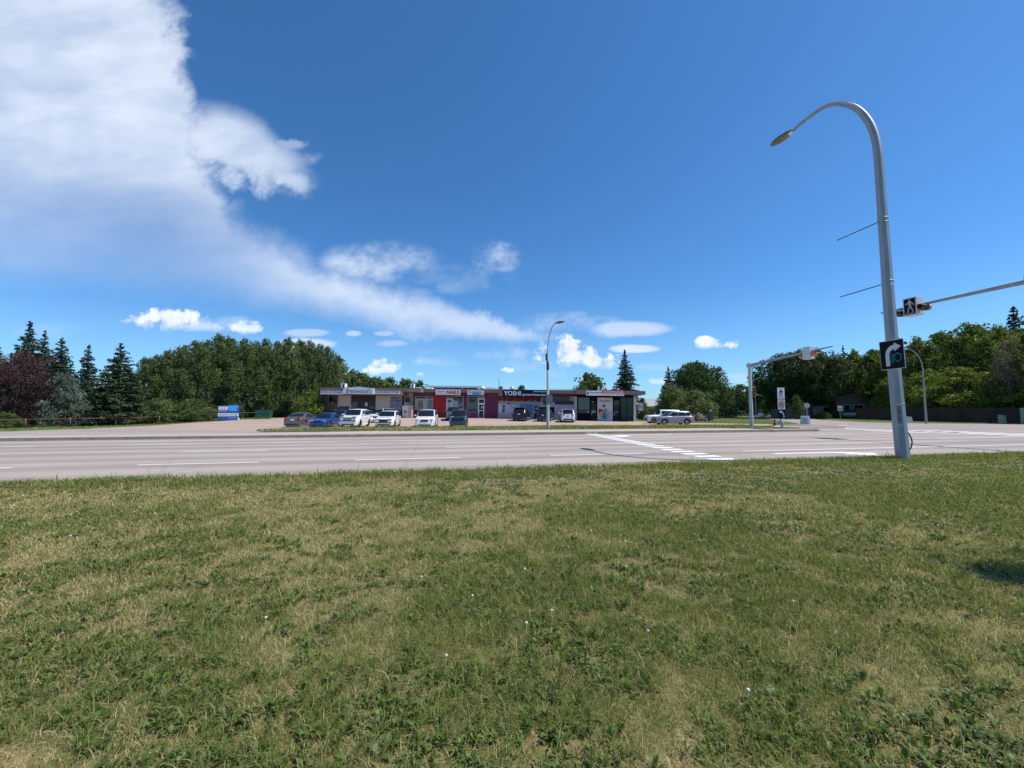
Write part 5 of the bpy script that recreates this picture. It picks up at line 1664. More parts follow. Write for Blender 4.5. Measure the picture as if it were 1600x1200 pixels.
# arrow: up the left then curving right
cxa, cza, r1, r2 = .10, -.02, .31, .18
outer = [(cxa - r1, -.34), (cxa - r2, -.34)] + [(cxa + r2 * math.cos(t), cza + r2 * math.sin(t)) for t in np.linspace(math.pi, math.pi * .5, 8)]
inner = [(cxa, cza + r1 + .0)] + [(cxa + r1 * math.cos(t), cza + r1 * math.sin(t)) for t in np.linspace(math.pi * .5, math.pi, 8)]
k.prism(outer + inner[1:], -.0135, -.0105)
hy = cza + (r1 + r2) / 2
k.prism([(cxa - .0, hy - .13), (cxa + .22, hy), (cxa - .0, hy + .13)], -.0137, -.0104)
k.build("arrow", WSIGN, sg)
k = MB()
for q, x in enumerate((.0, .055, .095)):
    k.tube([(x - .06, -.012, -.30 + .02 * q), (x - .05, -.012, -.10), (x, -.012, .04 - .02 * q)], .019, 4)
k.tube([(.19 + .11 * math.cos(t), -.014, -.10 + .12 * math.sin(t)) for t in np.linspace(-3.4, 3.0, 18)], .02, 4)
k.build("scrawl", mat("teal_spray", (0.02, 0.17, 0.24), 0.6, var=.3, scale=20), sg)
k = MB(); k.box(-.05, .05, .005, .06, -.3, -.26); k.box(-.05, .05, .005, .06, .26, .3); k.build("bracket", GALVW, sg)

WALK = [(-.03, .43), (.06, .43), (.075, .36), (.03, .31), (-.045, .33)]
def walker(k, s, y, M, flip=1):
    """a simple walking figure in the x-z plane, height about 1*s"""
    def P(pts):
        k.prism([(x * s * flip, z * s) for x, z in (pts if flip > 0 else pts[::-1])], y, y + .006, M)
    P([(.05 * math.cos(t) + .01, .42 + .055 * math.sin(t)) for t in np.linspace(0, 2 * math.pi, 10, endpoint=False)])
    P([(-.07, -.02), (.05, -.03), (.09, .15), (.09, .33), (-.03, .355), (-.10, .30), (-.085, .12)])
    P([(-.07, .0), (-.0, -.02), (-.09, -.26), (-.15, -.47), (-.22, -.47), (-.15, -.22)])
    P([(-.02, -.01), (.05, -.03), (.13, -.22), (.20, -.46), (.13, -.47), (.06, -.24)])
    P([(-.09, .30), (-.05, .25), (-.17, .10), (-.24, .0), (-.27, .04), (-.20, .16)])
    P([(.08, .32), (.07, .24), (.16, .14), (.27, .10), (.28, .15), (.19, .20)])

def crosswalk_arm(name, label, base, arm_z, tip, box_t, elbow_r=.13, side=1, bracket=None, boxlab=None, sc=1.0):
    """a pole with a long thin arm over the road, carrying a lit walking sign box between two beacons"""
    root = empty(name, base); tag(root, label, "signal mast")
    b = Vector(base); ap = Vector((0, 0, arm_z - b.z)); tp = Vector(tip) - b
    k = MB(); k.tube([(0, 0, -.1), (0, 0, arm_z - b.z - .2), (0, 0, arm_z - b.z + .22)], [.155, elbow_r, elbow_r], 8, smooth=True); k.build("pole", GALVW, root, 30)
    k = MB(); k.tube([ap, ap + (tp - ap) * .35, ap + (tp - ap) * .7, tp], [.125, .105, .075, .045], 8); k.build("mast_arm", GALV, root)
    k = MB(); d = (tp - ap).normalized(); k.box(-.16, .16, -.2, .2, -.16, .16, Matrix.Translation(ap)); tall_bevel(k.build("arm_flange", GALVW, root), .03)
    c = ap + (tp - ap) * box_t
    return root, b + c, d

def walkbox(name, label, centre, yaw, s, facing=-1):
    """box sign: local x along the arm, faces -y and +y"""
    root = empty(name, centre, yaw); root.scale = (s, s, s); tag(root, label, "crosswalk signal")
    k = MB(); k.box(-.31, .31, -.24, .24, -.48, .48); tall_bevel(k.build("box", WSIGN, root), .015)
    for sgn in (facing,):
        M = Matrix.Rotation(0 if sgn < 0 else math.pi, 4, "Z")
        k = MB(); k.box(-.255, .255, -.250, -.242, -.42, .42, M); f = k.build("sign_face", BSIGN, root)
        k = MB(); walker(k, .74, -.262, M @ Matrix.Translation((.02, 0, .03)), -1); k.box(-.2, .2, -.262, -.252, -.37, -.345, M)
        k.build("walking_figure", mat("warm_white_figure", (0.42, 0.42, 0.36), 0.5), f)
    for x in (-.56, .56):
        for sgn in (facing,):
            h = MB(); z0 = -.16 if x > 0 else -.24
            h.tube([(x, -sgn * .20, z0), (x, -sgn * .14, z0), (x, sgn * .02, z0)], [.12, .165, .17], 14); b_ = h.build("beacon", BEACO, root)
            h = MB(); h.tube([(x, sgn * .025, z0), (x, sgn * .19, z0)], .175, 14); h.build("door_ring", PLAST, b_)
            h = MB(); V = []; Fc = []
            for j, yy in enumerate((sgn * .19, sgn * .50)):
                for i in range(11):
                    a = math.radians(-20 + 220 * i / 10); rr_ = .165 - .02 * j
                    V.append((x + rr_ * math.cos(a), yy - (0.12 * j * (1 - math.sin(max(0, min(math.pi, a)))) * sgn), z0 + rr_ * math.sin(a)))
            for i in range(10): Fc.append((i, i + 1, 12 + i, 11 + i))
            h.add(V, Fc, True); v_ = h.build("visor", PLAST, b_)
            sol = v_.modifiers.new("thick", "SOLIDIFY"); sol.thickness = .012
            h = MB(); h.ell((x, sgn * .20, z0), (.14, .045, .14), 12, 6); h.build("lens", BEACL, b_)
    k = MB(); k.box(-.45, .45, -.04, .04, -.20, -.12); k.box(-.72, -.3, -.03, .03, -.05, .0); k.box(.3, .72, -.03, .03, -.02, .03); k.build("beacon_bar", RIMD, root)
    return root

# near mast: its post stands outside the picture on the right, the arm reaches in over the road
Bx = Vector(D(1427, 480, 21.0)); 
nearbase = Bx - RN * 7.3; tipn = Bx + RN * 1.55
m1, c1, d1 = crosswalk_arm("signal_mast", "grey signal mast whose thin arm reaches in from the right above the road", (nearbase.x, nearbase.y, 0.07), Bx.z + .06, (tipn.x, tipn.y, Bx.z + .05), .8)
yaw_n = math.atan2(-RN.y, -RN.x)
w1 = walkbox("crosswalk_signal", "walking figure box with two black hooded beacons near the big lamp post", (Bx.x, Bx.y, Bx.z + .02), yaw_n, 1.0)
k = MB(); g0 = m1.location; a0 = Bx - RN * 4.62 - Vector(g0); 
k.box(-.01, .01, -.45, .45, -.28, .06, Matrix.Translation(a0 + Vector((-.14, 0, .22))) @ Matrix.Rotation(RA, 4, "Z")); k.build("street_name_plate", mat("teal_plate", (0.02, 0.16, 0.17), 0.5), m1)
# far mast by the side street
fb = Vector((20.3, 34.3, TZ(20.3, 34.3)))
top_f = D(1171, 571, 34.3).z
tf = plane_pt(1301, 541, fb, -RN)
m2, c2, d2 = crosswalk_arm("signal_mast", "grey signal mast by the far kerb with its arm rising to the right", (fb.x, fb.y, fb.z), top_f, (tf.x, tf.y, tf.z), .74)
bc = plane_pt(1264, 551.5, fb, -RN)
w2 = walkbox("crosswalk_signal", "blank back of a pale signal box with orange beacon backs on the far mast arm", (bc.x, bc.y + .05, bc.z), math.atan2(-RN.y, -RN.x), .93, 1)
for g_ in (w1, w2): g_["group"] = "walking figure signals over the road"
for g_ in (m1, m2): g_["group"] = "signal masts"
# small yellow traffic light on the far mast
k = empty("traffic_light", (fb.x + .3, fb.y + .1, D(1176, 612, 34.3).z)); tag(k, "small yellow traffic light head on the far mast post", "traffic light")
b = MB(); b.box(-.16, .16, -.12, .12, -.42, .42); tall_bevel(b.build("housing", mat("signal_yellow", (0.32, 0.16, 0.02), 0.5), k), .03)
for z in (-.26, 0, .26):
    b = MB(); b.tube([(0, -.121, z), (0, -.26, z)], .09, 12); b.build("hood", PLAST, k)
b = MB(); b.box(-.30, -.16, -.03, .03, -.04, .04); b.build("bracket", GALV, k)

def davit(name, label, base, ztop, reach, direction, r=.085, lamp=True, m=GALVW, box=None):
    root = empty(name, base); tag(root, label, "street lamp", "tall street lamps beyond the road")
    h = ztop - base[2]; d = Vector(direction).normalized()
    bend = min(2.4, h * .28)
    pts = [Vector((0, 0, -.1)), Vector((0, 0, h * .5)), Vector((0, 0, h - bend))]
    for t in np.linspace(.15, 1, 8):
        pts.append(Vector((0, 0, h - bend)) + d * reach * (1 - math.cos(t * math.pi / 2)) + Vector((0, 0, bend * math.sin(t * math.pi / 2))))
    k = MB(); k.tube(pts, [r, r * .72, r * .52] + [r * .42] * 5 + [r * .34] * 3, 8); k.build("pole", m, root)
    e = pts[-1]
    headshell(root, Matrix.Translation(e + d * .35) @ Matrix.Rotation(math.atan2(d.y, d.x), 4, "Z"), .95)
    return root
b1 = at(856.3, 30.3, 0.0)
z1 = D(862, 507.5, 30.3).z
dv = davit("street_lamp", "slim lamp post before the restaurant on the grass strip", b1, z1, .8, (.55, -.5, 0), .125)
k = MB(); k.box(-.16, -.06, -.12, .12, D(856, 563, 30.3).z - b1[2], D(856, 558, 30.3).z - b1[2] + .25); k.build("control_box", RIMD, dv)
k = MB(); k.tube([(0.0, -.0, D(856, 578, 30.3).z - b1[2]), (0, 0, D(856, 562, 30.3).z - b1[2])], .10, 8); k.build("pole_band", RIMD, dv)
k = MB(); k.box(-.10, .34, -.16, -.14, D(856, 632, 30.3).z - b1[2], D(856, 617, 30.3).z - b1[2]); k.build("sign_plate", mat("slate_sign", (0.10, 0.14, 0.18), 0.5), dv)
b2 = at(1447, 47.5, 0.0); z2 = D(1428, 544, 47.5).z
davit("street_lamp", "lamp post against the trees before the dark fence", b2, z2, 2.4, (-1, -.1, 0), .115, m=mat("dull_steel", (0.26, 0.28, 0.27), 0.6, 0.2, var=.1))
b3 = at(1181.5, 78.0, 0.0); davit("street_lamp", "green tinted lamp post far up the side street", b3, D(1181, 597, 78).z, 1.0, (-1, 0, 0), .12, m=mat("green_post", (0.22, 0.32, 0.28), 0.6))
b4 = at(1197.5, 88.0, 0.0); davit("street_lamp", "faint curved lamp post behind the sign post", b4, D(1190, 617, 88).z, 1.6, (-1, 0, 0), .12, m=_mats["green_post"])

# sign post on the island: three plates
ip = G(1222, 669.2, 0.02)
sp = empty("sign_post", (ip.x, ip.y, 0.0)); tag(sp, "island post with walking figure plate, no U turn plate and black arrow plate", "road sign")
k = MB(); hz = lambda v: D(1222, v, ip.y).z
k.box(-.035, .035, -.02, .05, -.05, hz(607)); k.build("post", GALVW, sp)
k = MB(); k.tube([(0, 0, 0), (0, 0, hz(655))], .10, 8); k.build("post_sleeve", GALV, sp)
wd = (1229.3 - 1218.2) / F_PX * ip.y / 2
def plate(v0, v1, m, nm, w=wd):
    k = MB(); k.box(-w, w, -.05, -.035, hz(v1), hz(v0)); return k.build(nm, m, sp)
p1 = plate(605.8, 624, WSIGN, "walking_plate"); k = MB(); s_ = hz(607.5) - hz(621.5); walker(k, s_, -.058, Matrix.Translation((0, 0, (hz(607.5) + hz(621.5)) / 2)), 1); k.box(-wd * .7, wd * .7, -.058, -.05, hz(622.4), hz(621.9)); k.build("walking_figure", INK, p1)
p2 = plate(625, 639.2, WSIGN, "no_turn_plate")
zc_ = hz(632); rr2 = (hz(625.8) - hz(638.4)) / 2
k = MB(); N = 20
for i in range(N):
    a, b = 2 * math.pi * i / N, 2 * math.pi * (i + 1) / N
    k.prism([(x * rr2 * .62 if False else x * wd * .86, zc_ + z * rr2) for x, z in ((math.cos(a), math.sin(a)), (math.cos(b), math.sin(b)), (.80 * math.cos(b), .80 * math.sin(b)), (.80 * math.cos(a), .80 * math.sin(a)))][::-1], -.06, -.05)
k.prism([(-wd * .62, zc_ + rr2 * .52), (-wd * .5, zc_ + rr2 * .66), (wd * .62, zc_ - rr2 * .52), (wd * .5, zc_ - rr2 * .66)][::-1], -.061, -.05)
k.build("red_ring", mat("sign_red", (0.42, 0.03, 0.06), 0.5), p2)
k = MB(); k.tube([(wd * .34, -.056, zc_ - rr2 * .55), (wd * .34, -.056, zc_ + rr2 * .2), (wd * .1, -.056, zc_ + rr2 * .48), (-wd * .18, -.056, zc_ + rr2 * .3), (-wd * .22, -.056, zc_ - rr2 * .25)], .03, 4)
k.prism([(-wd * .42, zc_ - rr2 * .15), (-wd * .22, zc_ - rr2 * .55), (0, zc_ - rr2 * .15)], -.058, -.051); k.build("turn_arrow", INK, p2)
p3 = plate(640.2, 653.8, BSIGN, "arrow_plate")
k = MB(); zz0, zz1 = hz(652.8), hz(641.4); hh = zz1 - zz0
k.tube([(wd * .5, -.056, zz0), (wd * .45, -.056, zz0 + hh * .45), (wd * .1, -.056, zz0 + hh * .74), (-wd * .3, -.056, zz0 + hh * .82)], .045, 5)
k.prism([(-wd * .78, zz0 + hh * .85), (-wd * .2, zz0 + hh * .62), (-wd * .2, zz0 + hh * 1.02)], -.062, -.051); k.build("arrow", WSIGN, p3)
# island itself
isl = [G(1208, 669.5), G(1250, 670.2), G(1322, 668.2), G(1322, 666.6), G(1250, 665.5), G(1212, 667.2)]
o = grid_obj("traffic_island", [(p.x, p.y) for p in isl], M_CONC, 4, 0, lambda x, y: 0.13, .2); tag(o, "low concrete traffic island at the junction", kind="structure")
ig = [G(1226, 668.6), G(1300, 668.3), G(1312, 667.4), G(1250, 666.4), G(1222, 667.6)]
o = grid_obj("island_grass", [(p.x, p.y) for p in ig], M_DRYT, 4, 0, lambda x, y: 0.15); tag(o, "thin dry grass on the traffic island", kind="structure")

# small signs and street things right of centre
def back_sign(name, label, u, vbase, Y, v0, v1, halfpx, shape, m, cat="road sign", face=None, txt=None):
    b = at(u, Y, 0.0); root = empty(name, b); tag(root, label, cat)
    z0, z1 = D(u, v1, Y).z - b[2], D(u, v0, Y).z - b[2]; w = halfpx / F_PX * Y
    k = MB(); k.box(-.035, .035, 0, .05, -.1, z1 - .05); k.build("post", GALV, root)
    k = MB(); 
    if shape == "oct": k.prism([(w * math.cos(t), (z0 + z1) / 2 + (z1 - z0) / 2 * math.sin(t)) for t in [math.pi / 8 + i * math.pi / 4 for i in range(8)]][::1], -.03, -.01)
    else: k.box(-w, w, -.03, -.01, z0, z1)
    p = k.build("plate", m, root)
    if txt: text(txt, INK, p, 0, -.04, z0 + (z1 - z0) * .18, w * 1.1, (z1 - z0) * .45, bold=.03)
    return root
back_sign("stop_sign", "grey back of an octagonal stop sign before the far lawn", 1261.5, 660, 52.0, 629.2, 637.8, 4.8, "oct", SIGNBACK)
back_sign("speed_sign", "small white 50 speed sign before the brown house", 1313.3, 655, 66.0, 634, 642, 3.6, "sq", WSIGN, txt="50")
back_sign("street_sign", "small white sign on a post far up the left of the side street", 1139.6, 650, 84.0, 635.5, 641, 2.0, "sq", WSIGN)
back_sign("lawn_sign", "white board on two stakes at the bend of the side street", 1188.6, 654, 76.0, 645.5, 651, 4.0, "sq", WSIGN, "sign")
back_sign("lane_sign", "thin tall sign seen edge on behind the island post", 1217.6, 659, 50.0, 620.5, 640, 1.0, "sq", GALVW)
# sandwich board
p = G(1258.5, 664.0, 0); sb = empty("sandwich_board", (p.x, p.y, TZ(p.x, p.y) - .0), R(-25)); tag(sb, "white sandwich board leaning open on the concrete by the street", "sandwich board")
for sgn in (-1, 1):
    k = MB(); M = Matrix.Rotation(R(14) * sgn, 4, "X"); k.box(-.38, .38, sgn * .26 - .012, sgn * .26 + .012, 0.02, 1.06, Matrix.Translation((0, 0, 0)) @ Matrix.Translation((0, sgn * .26, 0)) @ M @ Matrix.Translation((0, -sgn * .26, 0)))
    k.build("panel", WSIGN if sgn < 0 else RIMD, sb)
k = MB(); M = Matrix.Translation((0, -.26, 0)) @ Matrix.Rotation(R(-14), 4, "X") @ Matrix.Translation((0, .26, 0))
for q in range(4): k.box(-.28, .22 - .06 * (q % 2), -.30, -.275, .25 + .18 * q, .33 + .18 * q, M)
k.build("faded_print", mat("grey_print", (0.2, 0.22, 0.27), 0.6), sb)
# hydrant like marker
p = G(1211, 663.2, 0); hy_ = empty("fire_hydrant", (p.x, p.y, TZ(p.x, p.y))); tag(hy_, "small red and white fire hydrant near the sign post", "fire hydrant")
k = MB(); k.tube([(0, 0, 0), (0, 0, .12), (0, 0, .55)], [.16, .12, .11], 12); k.ell((0, 0, .56), (.12, .12, .12), 12, 8); k.tube([(0, 0, .62), (0, 0, .72)], .04, 6); k.build("barrel", mat("hydrant_red", (0.34, 0.03, 0.025), 0.5), hy_)
k = MB(); k.tube([(-.18, 0, .4), (.18, 0, .4)], .055, 10); k.tube([(0, 0, .4), (0, -.18, .38)], .07, 10); k.build("nozzle", WSIGN, hy_)
# cart and post boxes
p = at(1110.3, 62.0, 0); cb = empty("waste_cart", p); tag(cb, "dark green waste cart with a white lid on the lawn", "waste cart")
k = MB(); k.prism([(-.27, .1), (.27, .1), (.34, 1.5), (-.34, 1.5)], -.3, .3); k.tube([(-.32, .2, .12), (-.24, .2, .12)], .12, 10); k.build("bin", mat("cart_green", (0.02, 0.075, 0.065), 0.5), cb)
k = MB(); k.box(-.16, .16, -.2, .1, 1.52, 1.68); k.build("lid", WSIGN, cb)
p = at(1418.5, 50.5, 0); ls = empty("yard_sign", p, R(8)); tag(ls, "pale tilted yard sign low against the dark fence", "sign")
k = MB(); k.prism([(-.70, .12), (.78, .0), (.55, .72), (-.62, .80)], -.02, .02); k.build("board", mat("yard_board", (0.33, 0.38, 0.42), 0.6, var=.2), ls)
k = MB(); k.box(-.45, -.42, .021, .05, -.1, .6); k.box(.35, .38, .021, .05, -.1, .6); k.build("stake", GALV, ls)
for u, Y, v0, hw, lab, m in ((1563.5, 46.0, 648.5, 3.0, "small pale green utility box before the dark fence", "utility_green"), (1604, 44.5, 637.5, 8.0, "large pale green utility cabinet at the right edge", "utility_green")):
    b = at(u, Y, 0.0); c_ = empty("utility_box", b); tag(c_, lab, "utility box")
    h_ = D(u, v0, Y).z - b[2]; w = hw / F_PX * Y
    k = MB(); k.box(-w, w, -.35, .1, 0, h_); tall_bevel(k.build("cabinet", mat(m, (0.16, 0.24, 0.20), 0.6, var=.1), c_), .03)
    k = MB(); k.box(-w * .9, w * .9, -.37, -.352, h_ * .1, h_ * .9); k.build("door", mat("utility_green_door", (0.20, 0.28, 0.24), 0.6), c_)
# parking curb
for u0, u1, v in ((450, 494.5, 665.4),):
    a, b = G(u0, v, -.05), G(u1, v, -.05)
    k = MB(); L = (b - a).length; k.prism([(0, 0), (L, 0), (L - .03, .16), (.03, .16)], -.08, .08)
    o = k.build("parking_curb", M_KERBL); o.location = (a.x, a.y, TZ(a.x, a.y)); o.rotation_euler = (0, 0, math.atan2(b.y - a.y, b.x - a.x)); tag(o, "white concrete parking curb below the taupe sedan", "parking curb")
# clothes bin and dumpster
Yb = 52.0; b = at(357, Yb, 0.0); bn = empty("donation_bin", b, R(31)); tag(bn, "blue donation bin with white bands at the edge of the lot", "donation bin")
w = 27.0 / F_PX * Yb / 2; h_ = D(357, 631.2, Yb).z - D(357, 654.2, Yb).z
BB = mat("bin_blue", (0.02, 0.07, 0.26), 0.5, var=.15); BL = mat("bin_light_blue", (0.04, 0.30, 0.66), 0.5, var=.1); BWH = mat("bin_white", (0.62, 0.68, 0.74), 0.5, var=.05)
k = MB(); k.box(-w, w, -.6, .3, .0, h_ - .1); k.prism([(-w, h_ - .1), (w, h_ - .1), (w, h_), (-w * .1, h_), (-w * .25, h_ - .06), (-w, h_ - .06)], -.6, .3); tall_bevel(k.build("body", BB, bn), .02)
def bp(nm, m, x0, x1, z0, z1): 
    k = MB(); k.box(x0 * w, x1 * w, -.625, -.602, z0 * h_, z1 * h_); return k.build(nm, m, bn)
bp("white_panel", BWH, -.92, -.06, .70, .90); bp("light_panel", BL, .0, .92, .80, .985); bp("light_panel", BL, .05, .80, .60, .79)
pn = bp("white_band", BWH, -.96, .98, .26, .45); text("DONATE CLOTHES", INK, pn, 0, -.632, .30 * h_, w * 1.75, .10 * h_, bold=.03)
text("DROP BOX", INK, bn, -.48 * w, -.632, .77 * h_, w * .62, .07 * h_, bold=.03)
bp("pale_stripe", mat("bin_lilac", (0.24, 0.24, 0.44), 0.5), -.95, -.1, .58, .64); bp("blue_panel", mat("bin_mid_blue", (0.05, 0.14, 0.42), 0.5), .0, .8, .04, .20)
k = MB(); k.prism([(.9 * w, .0), (1.15 * w, .0), (1.05 * w, .12 * h_), (.92 * w, .2 * h_)], -.75, -.63); k.build("white_bag", BWH, bn)
Yd = 54.5; b = at(412.5, Yd, 0.02); dm = empty("dumpster", b, R(18)); tag(dm, "dark green dumpster by the trees at the lot edge", "dumpster")
w = 20 / F_PX * Yd / 2; DG = mat("dumpster_green", (0.008, 0.085, 0.060), 0.5, var=.15)
k = MB(); k.prism([(-w * .95, .12), (w * .95, .12), (w, 1.15), (-w, 1.15)], -.8, .8); k.build("body", DG, dm)
k = MB(); k.box(-w * 1.02, -.03, -.84, .84, 1.16, 1.2); k.box(.03, w * 1.02, -.84, .84, 1.16, 1.2); k.build("lid", mat("dumpster_lid", (0.02, 0.035, 0.03), 0.6), dm)
k = MB()
for x in np.linspace(-.9, .9, 7): k.box(x * w - .03, x * w + .03, -.86, -.80, .14, 1.12)
k.build("rib", DG, dm)
k = MB(); k.box(-w * 1.05, w * 1.05, -.88, -.82, .75, .86); k.build("lift_pocket", DG, dm)

# low rail fence along the left tree line
rf_px = [(-30, 36.5), (40, 39.5), (110, 42.0), (181, 44.5), (249, 47.0), (303, 50.0), (365, 54.0), (430, 62.5), (500, 64)]
RUSTY = mat("rusty_rail", (0.14, 0.085, 0.06), 0.7, var=.3, scale=4)
fe = empty("rail_fence", (0, 0, 0)); tag(fe, "low rusty single rail fence along the left tree line", "fence")
P_ = [Vector(at(u, Y, 0.0)) for u, Y in rf_px]
for p in P_:
    k = MB(); k.tube([p + Vector((0, 0, -.1)), p + Vector((0, 0, .88))], .05, 8); k.build("fence_post", RUSTY, fe)
k = MB()
for a, b in zip(P_, P_[1:]): k.tube([a + Vector((0, 0, .78)), b + Vector((0, 0, .78))], .035, 6)
k.build("rail", RUSTY, fe)
k = MB(); a, b = Vector(at(205, 46, 0)), Vector(at(237, 47.4, 0)); k.tube([a + Vector((0, 0, .62)), b + Vector((0, 0, .68))], .04, 6); k.tube([Vector(at(232, 47, .0)), Vector(at(232, 47, .75))], .05, 6); k.build("sagging_rail", mat("red_rust", (0.22, 0.06, 0.035), 0.7), fe)

# dark board fence on the right
FW = mat("dark_fence_board", (0.032, 0.020, 0.017), 0.85, var=.25, scale=3, stretch=(6, 6, .4))  # board colour darkened to carry the shade of overhanging trees
ff = empty("board_fence", (0, 0, 0)); tag(ff, "dark brown board fence in tree shade on the right", "fence")
Fp = [Vector(at(u, Y, 0.0)) for u, Y in ((1340, 67.5), (1375, 63.5), (1430, 58.0), (1500, 52.5), (1600, 46.8), (1760, 41.0), (1980, 37.0))]
for a, b in zip(Fp, Fp[1:]):
    L = (b - a).length; n = max(1, round(L / 2.4)); 
    for i in range(n):
        p, q = a + (b - a) * i / n, a + (b - a) * (i + 1) / n
        M = Matrix.Translation(p) @ Matrix.Rotation(math.atan2(q.y - p.y, q.x - p.x), 4, "Z"); l = (q - p).length
        k = MB(); x = .07
        while x < l - .07:
            k.box(x, min(x + .135, l - .06), -.012, .012, .03, 1.80 + .02 * math.sin(x * 37), M); x += .15
        k.build("fence_panel", FW, ff)
        k = MB(); k.box(-.06, .06, -.06, .06, -.1, 1.92, M); k.box(-.075, .075, -.075, .075, 1.92, 1.96, M); k.build("fence_post", FW, ff)
# ------------------------------------------------------------------ trees
M_LEAF = leafmat("foliage", 0.6, 0.22, 0.25)
BARK = mat("bark", (0.085, 0.066, 0.052), 0.95, var=.3, scale=5, bump=.4, stretch=(1, 1, .3))
BARKG = mat("grey_bark", (0.16, 0.14, 0.12), 0.95, var=.3, scale=5, bump=.4, stretch=(1, 1, .3))

def leaf_quads(P, size, N, rs, aspect=.55, droop=0.0):
    """rhombus leaves at P with normals about N"""
    n = len(P)
    A = rs.normal(size=(n, 3)); A /= np.linalg.norm(A, axis=1)[:, None]
    Nn = N + 0.9 * rs.normal(size=(n, 3)); Nn /= np.linalg.norm(Nn, axis=1)[:, None]
    U = np.cross(A, Nn); U /= np.linalg.norm(U, axis=1)[:, None] + 1e-9
    U[:, 2] -= droop; U /= np.linalg.norm(U, axis=1)[:, None]
    V = np.cross(Nn, U)
    s = size[:, None] if hasattr(size, "shape") else size
    q = np.stack([P - U * s * .5, P + V * s * aspect * .5 + Nn * s * .06, P + U * s * .5, P - V * s * aspect * .5 + Nn * s * .06], 1)
    return q.reshape(-1, 3)

def crown(name, seed, H, W, z0, nblob, nleaf, leaf, cols, shape="oval", blob=(.16, .30), flat=.8, hole=0.0, dark=.75, droop=0.0, twiggy=0.0):
    """foliage mesh: leaf clumps spread over many lobes. H height of tree, W width, z0 foot of crown"""
    rs = np.random.RandomState(seed)
    B = []
    tries = 0
    while len(B) < nblob and tries < 20000:
        tries += 1
        t = rs.rand()
        if shape == "oval": w = math.sin(math.pi * min(1, .12 + .88 * t)) ** .6 * (1.05 - .25 * t)
        elif shape == "dome": w = math.sqrt(max(0, 1 - (t * .98) ** 2.2))
        elif shape == "vase": w = (.45 + .55 * min(1, t / .55)) * math.sqrt(max(0, 1 - max(0, (t - .5) / .52) ** 2))
        elif shape == "hedge": w = (1 if t < .6 else math.sqrt(max(0, 1 - ((t - .6) / .42) ** 2)))
        else: w = 1
        a = rs.rand() * 6.283; r = w * (rs.rand() ** .38)
        br = rs.uniform(*blob) * W / 2 * (1.0 if t < .8 else .75)
        rr = max(0, r * (W / 2) - br * .55)
        z = z0 + br * .5 + t * (H - z0 - br * 1.3)
        B.append((rr * math.cos(a), rr * math.sin(a), z, br))
    # leader lobes that break the outline
    for i in range(max(3, nblob // 10)):
        a = rs.rand() * 6.283; q_ = rs.uniform(0, .62); rr = q_ * W / 2
        br = rs.uniform(.55, .95) * blob[0] * W / 2
        B.append((rr * math.cos(a), rr * math.sin(a), H * (1 - .42 * q_ ** 2) - br * rs.uniform(.2, 1.8), br))
    for i in range(nblob // 4):          # small sprays that stand out of the outline
        a = rs.rand() * 6.283; q_ = rs.rand() ** .6
        w_ = math.sqrt(max(0, 1 - q_ ** 2)); br = rs.uniform(.35, .6) * blob[0] * W / 2
        B.append((q_ * W / 2 * math.cos(a) * .95, q_ * W / 2 * math.sin(a) * .95, z0 + (H - z0) * (.45 + .52 * w_) + br * rs.uniform(-.2, .5), br))
    P = []; N = []; C = []; S = []
    tot = sum(b[3] ** 2 for b in B)
    for (x, y, z, br) in B:
        n = int(nleaf * br ** 2 / tot)
        d = rs.normal(size=(n, 3)); d /= np.linalg.norm(d, axis=1)[:, None]
        # leaf sprays: gather leaves around random tufts on the lobe
        nt_ = max(4, n // 9)
        td = rs.normal(size=(nt_, 3)); td /= np.linalg.norm(td, axis=1)[:, None]
        pick = rs.randint(0, nt_, n)
        tr_ = rs.uniform(.72, 1.12, nt_)
        d2 = td[pick] * tr_[pick][:, None] * br + rs.normal(size=(n, 3)) * br * .19
        d2[:, 2] *= flat
        p = np.array([x, y, z]) + d2
        p[:, 2] = np.maximum(p[:, 2], .05)
        P.append(p); N.append(td[pick] + np.array([0, 0, .35]))
        base = cols[rs.randint(len(cols))]
        cc = np.array(base) * rs.uniform(.82, 1.2)
        tuft = rs.uniform(.75, 1.3, nt_)
        C.append(cc * (tuft[pick] * rs.uniform(.8, 1.2, n))[:, None])
        S.append(leaf * rs.uniform(.65, 1.3, n))
    P = np.concatenate(P); N = np.concatenate(N); C = np.concatenate(C); S = np.concatenate(S)
    n = len(P)
    q = leaf_quads(P, S, N, rs, droop=droop)
    f = np.arange(n * 4).reshape(-1, 4)
    col = np.concatenate([np.repeat(C, 4, 0), np.ones((n * 4, 1))], 1)
    return np_mesh(name, q, [f], M_LEAF, col), B

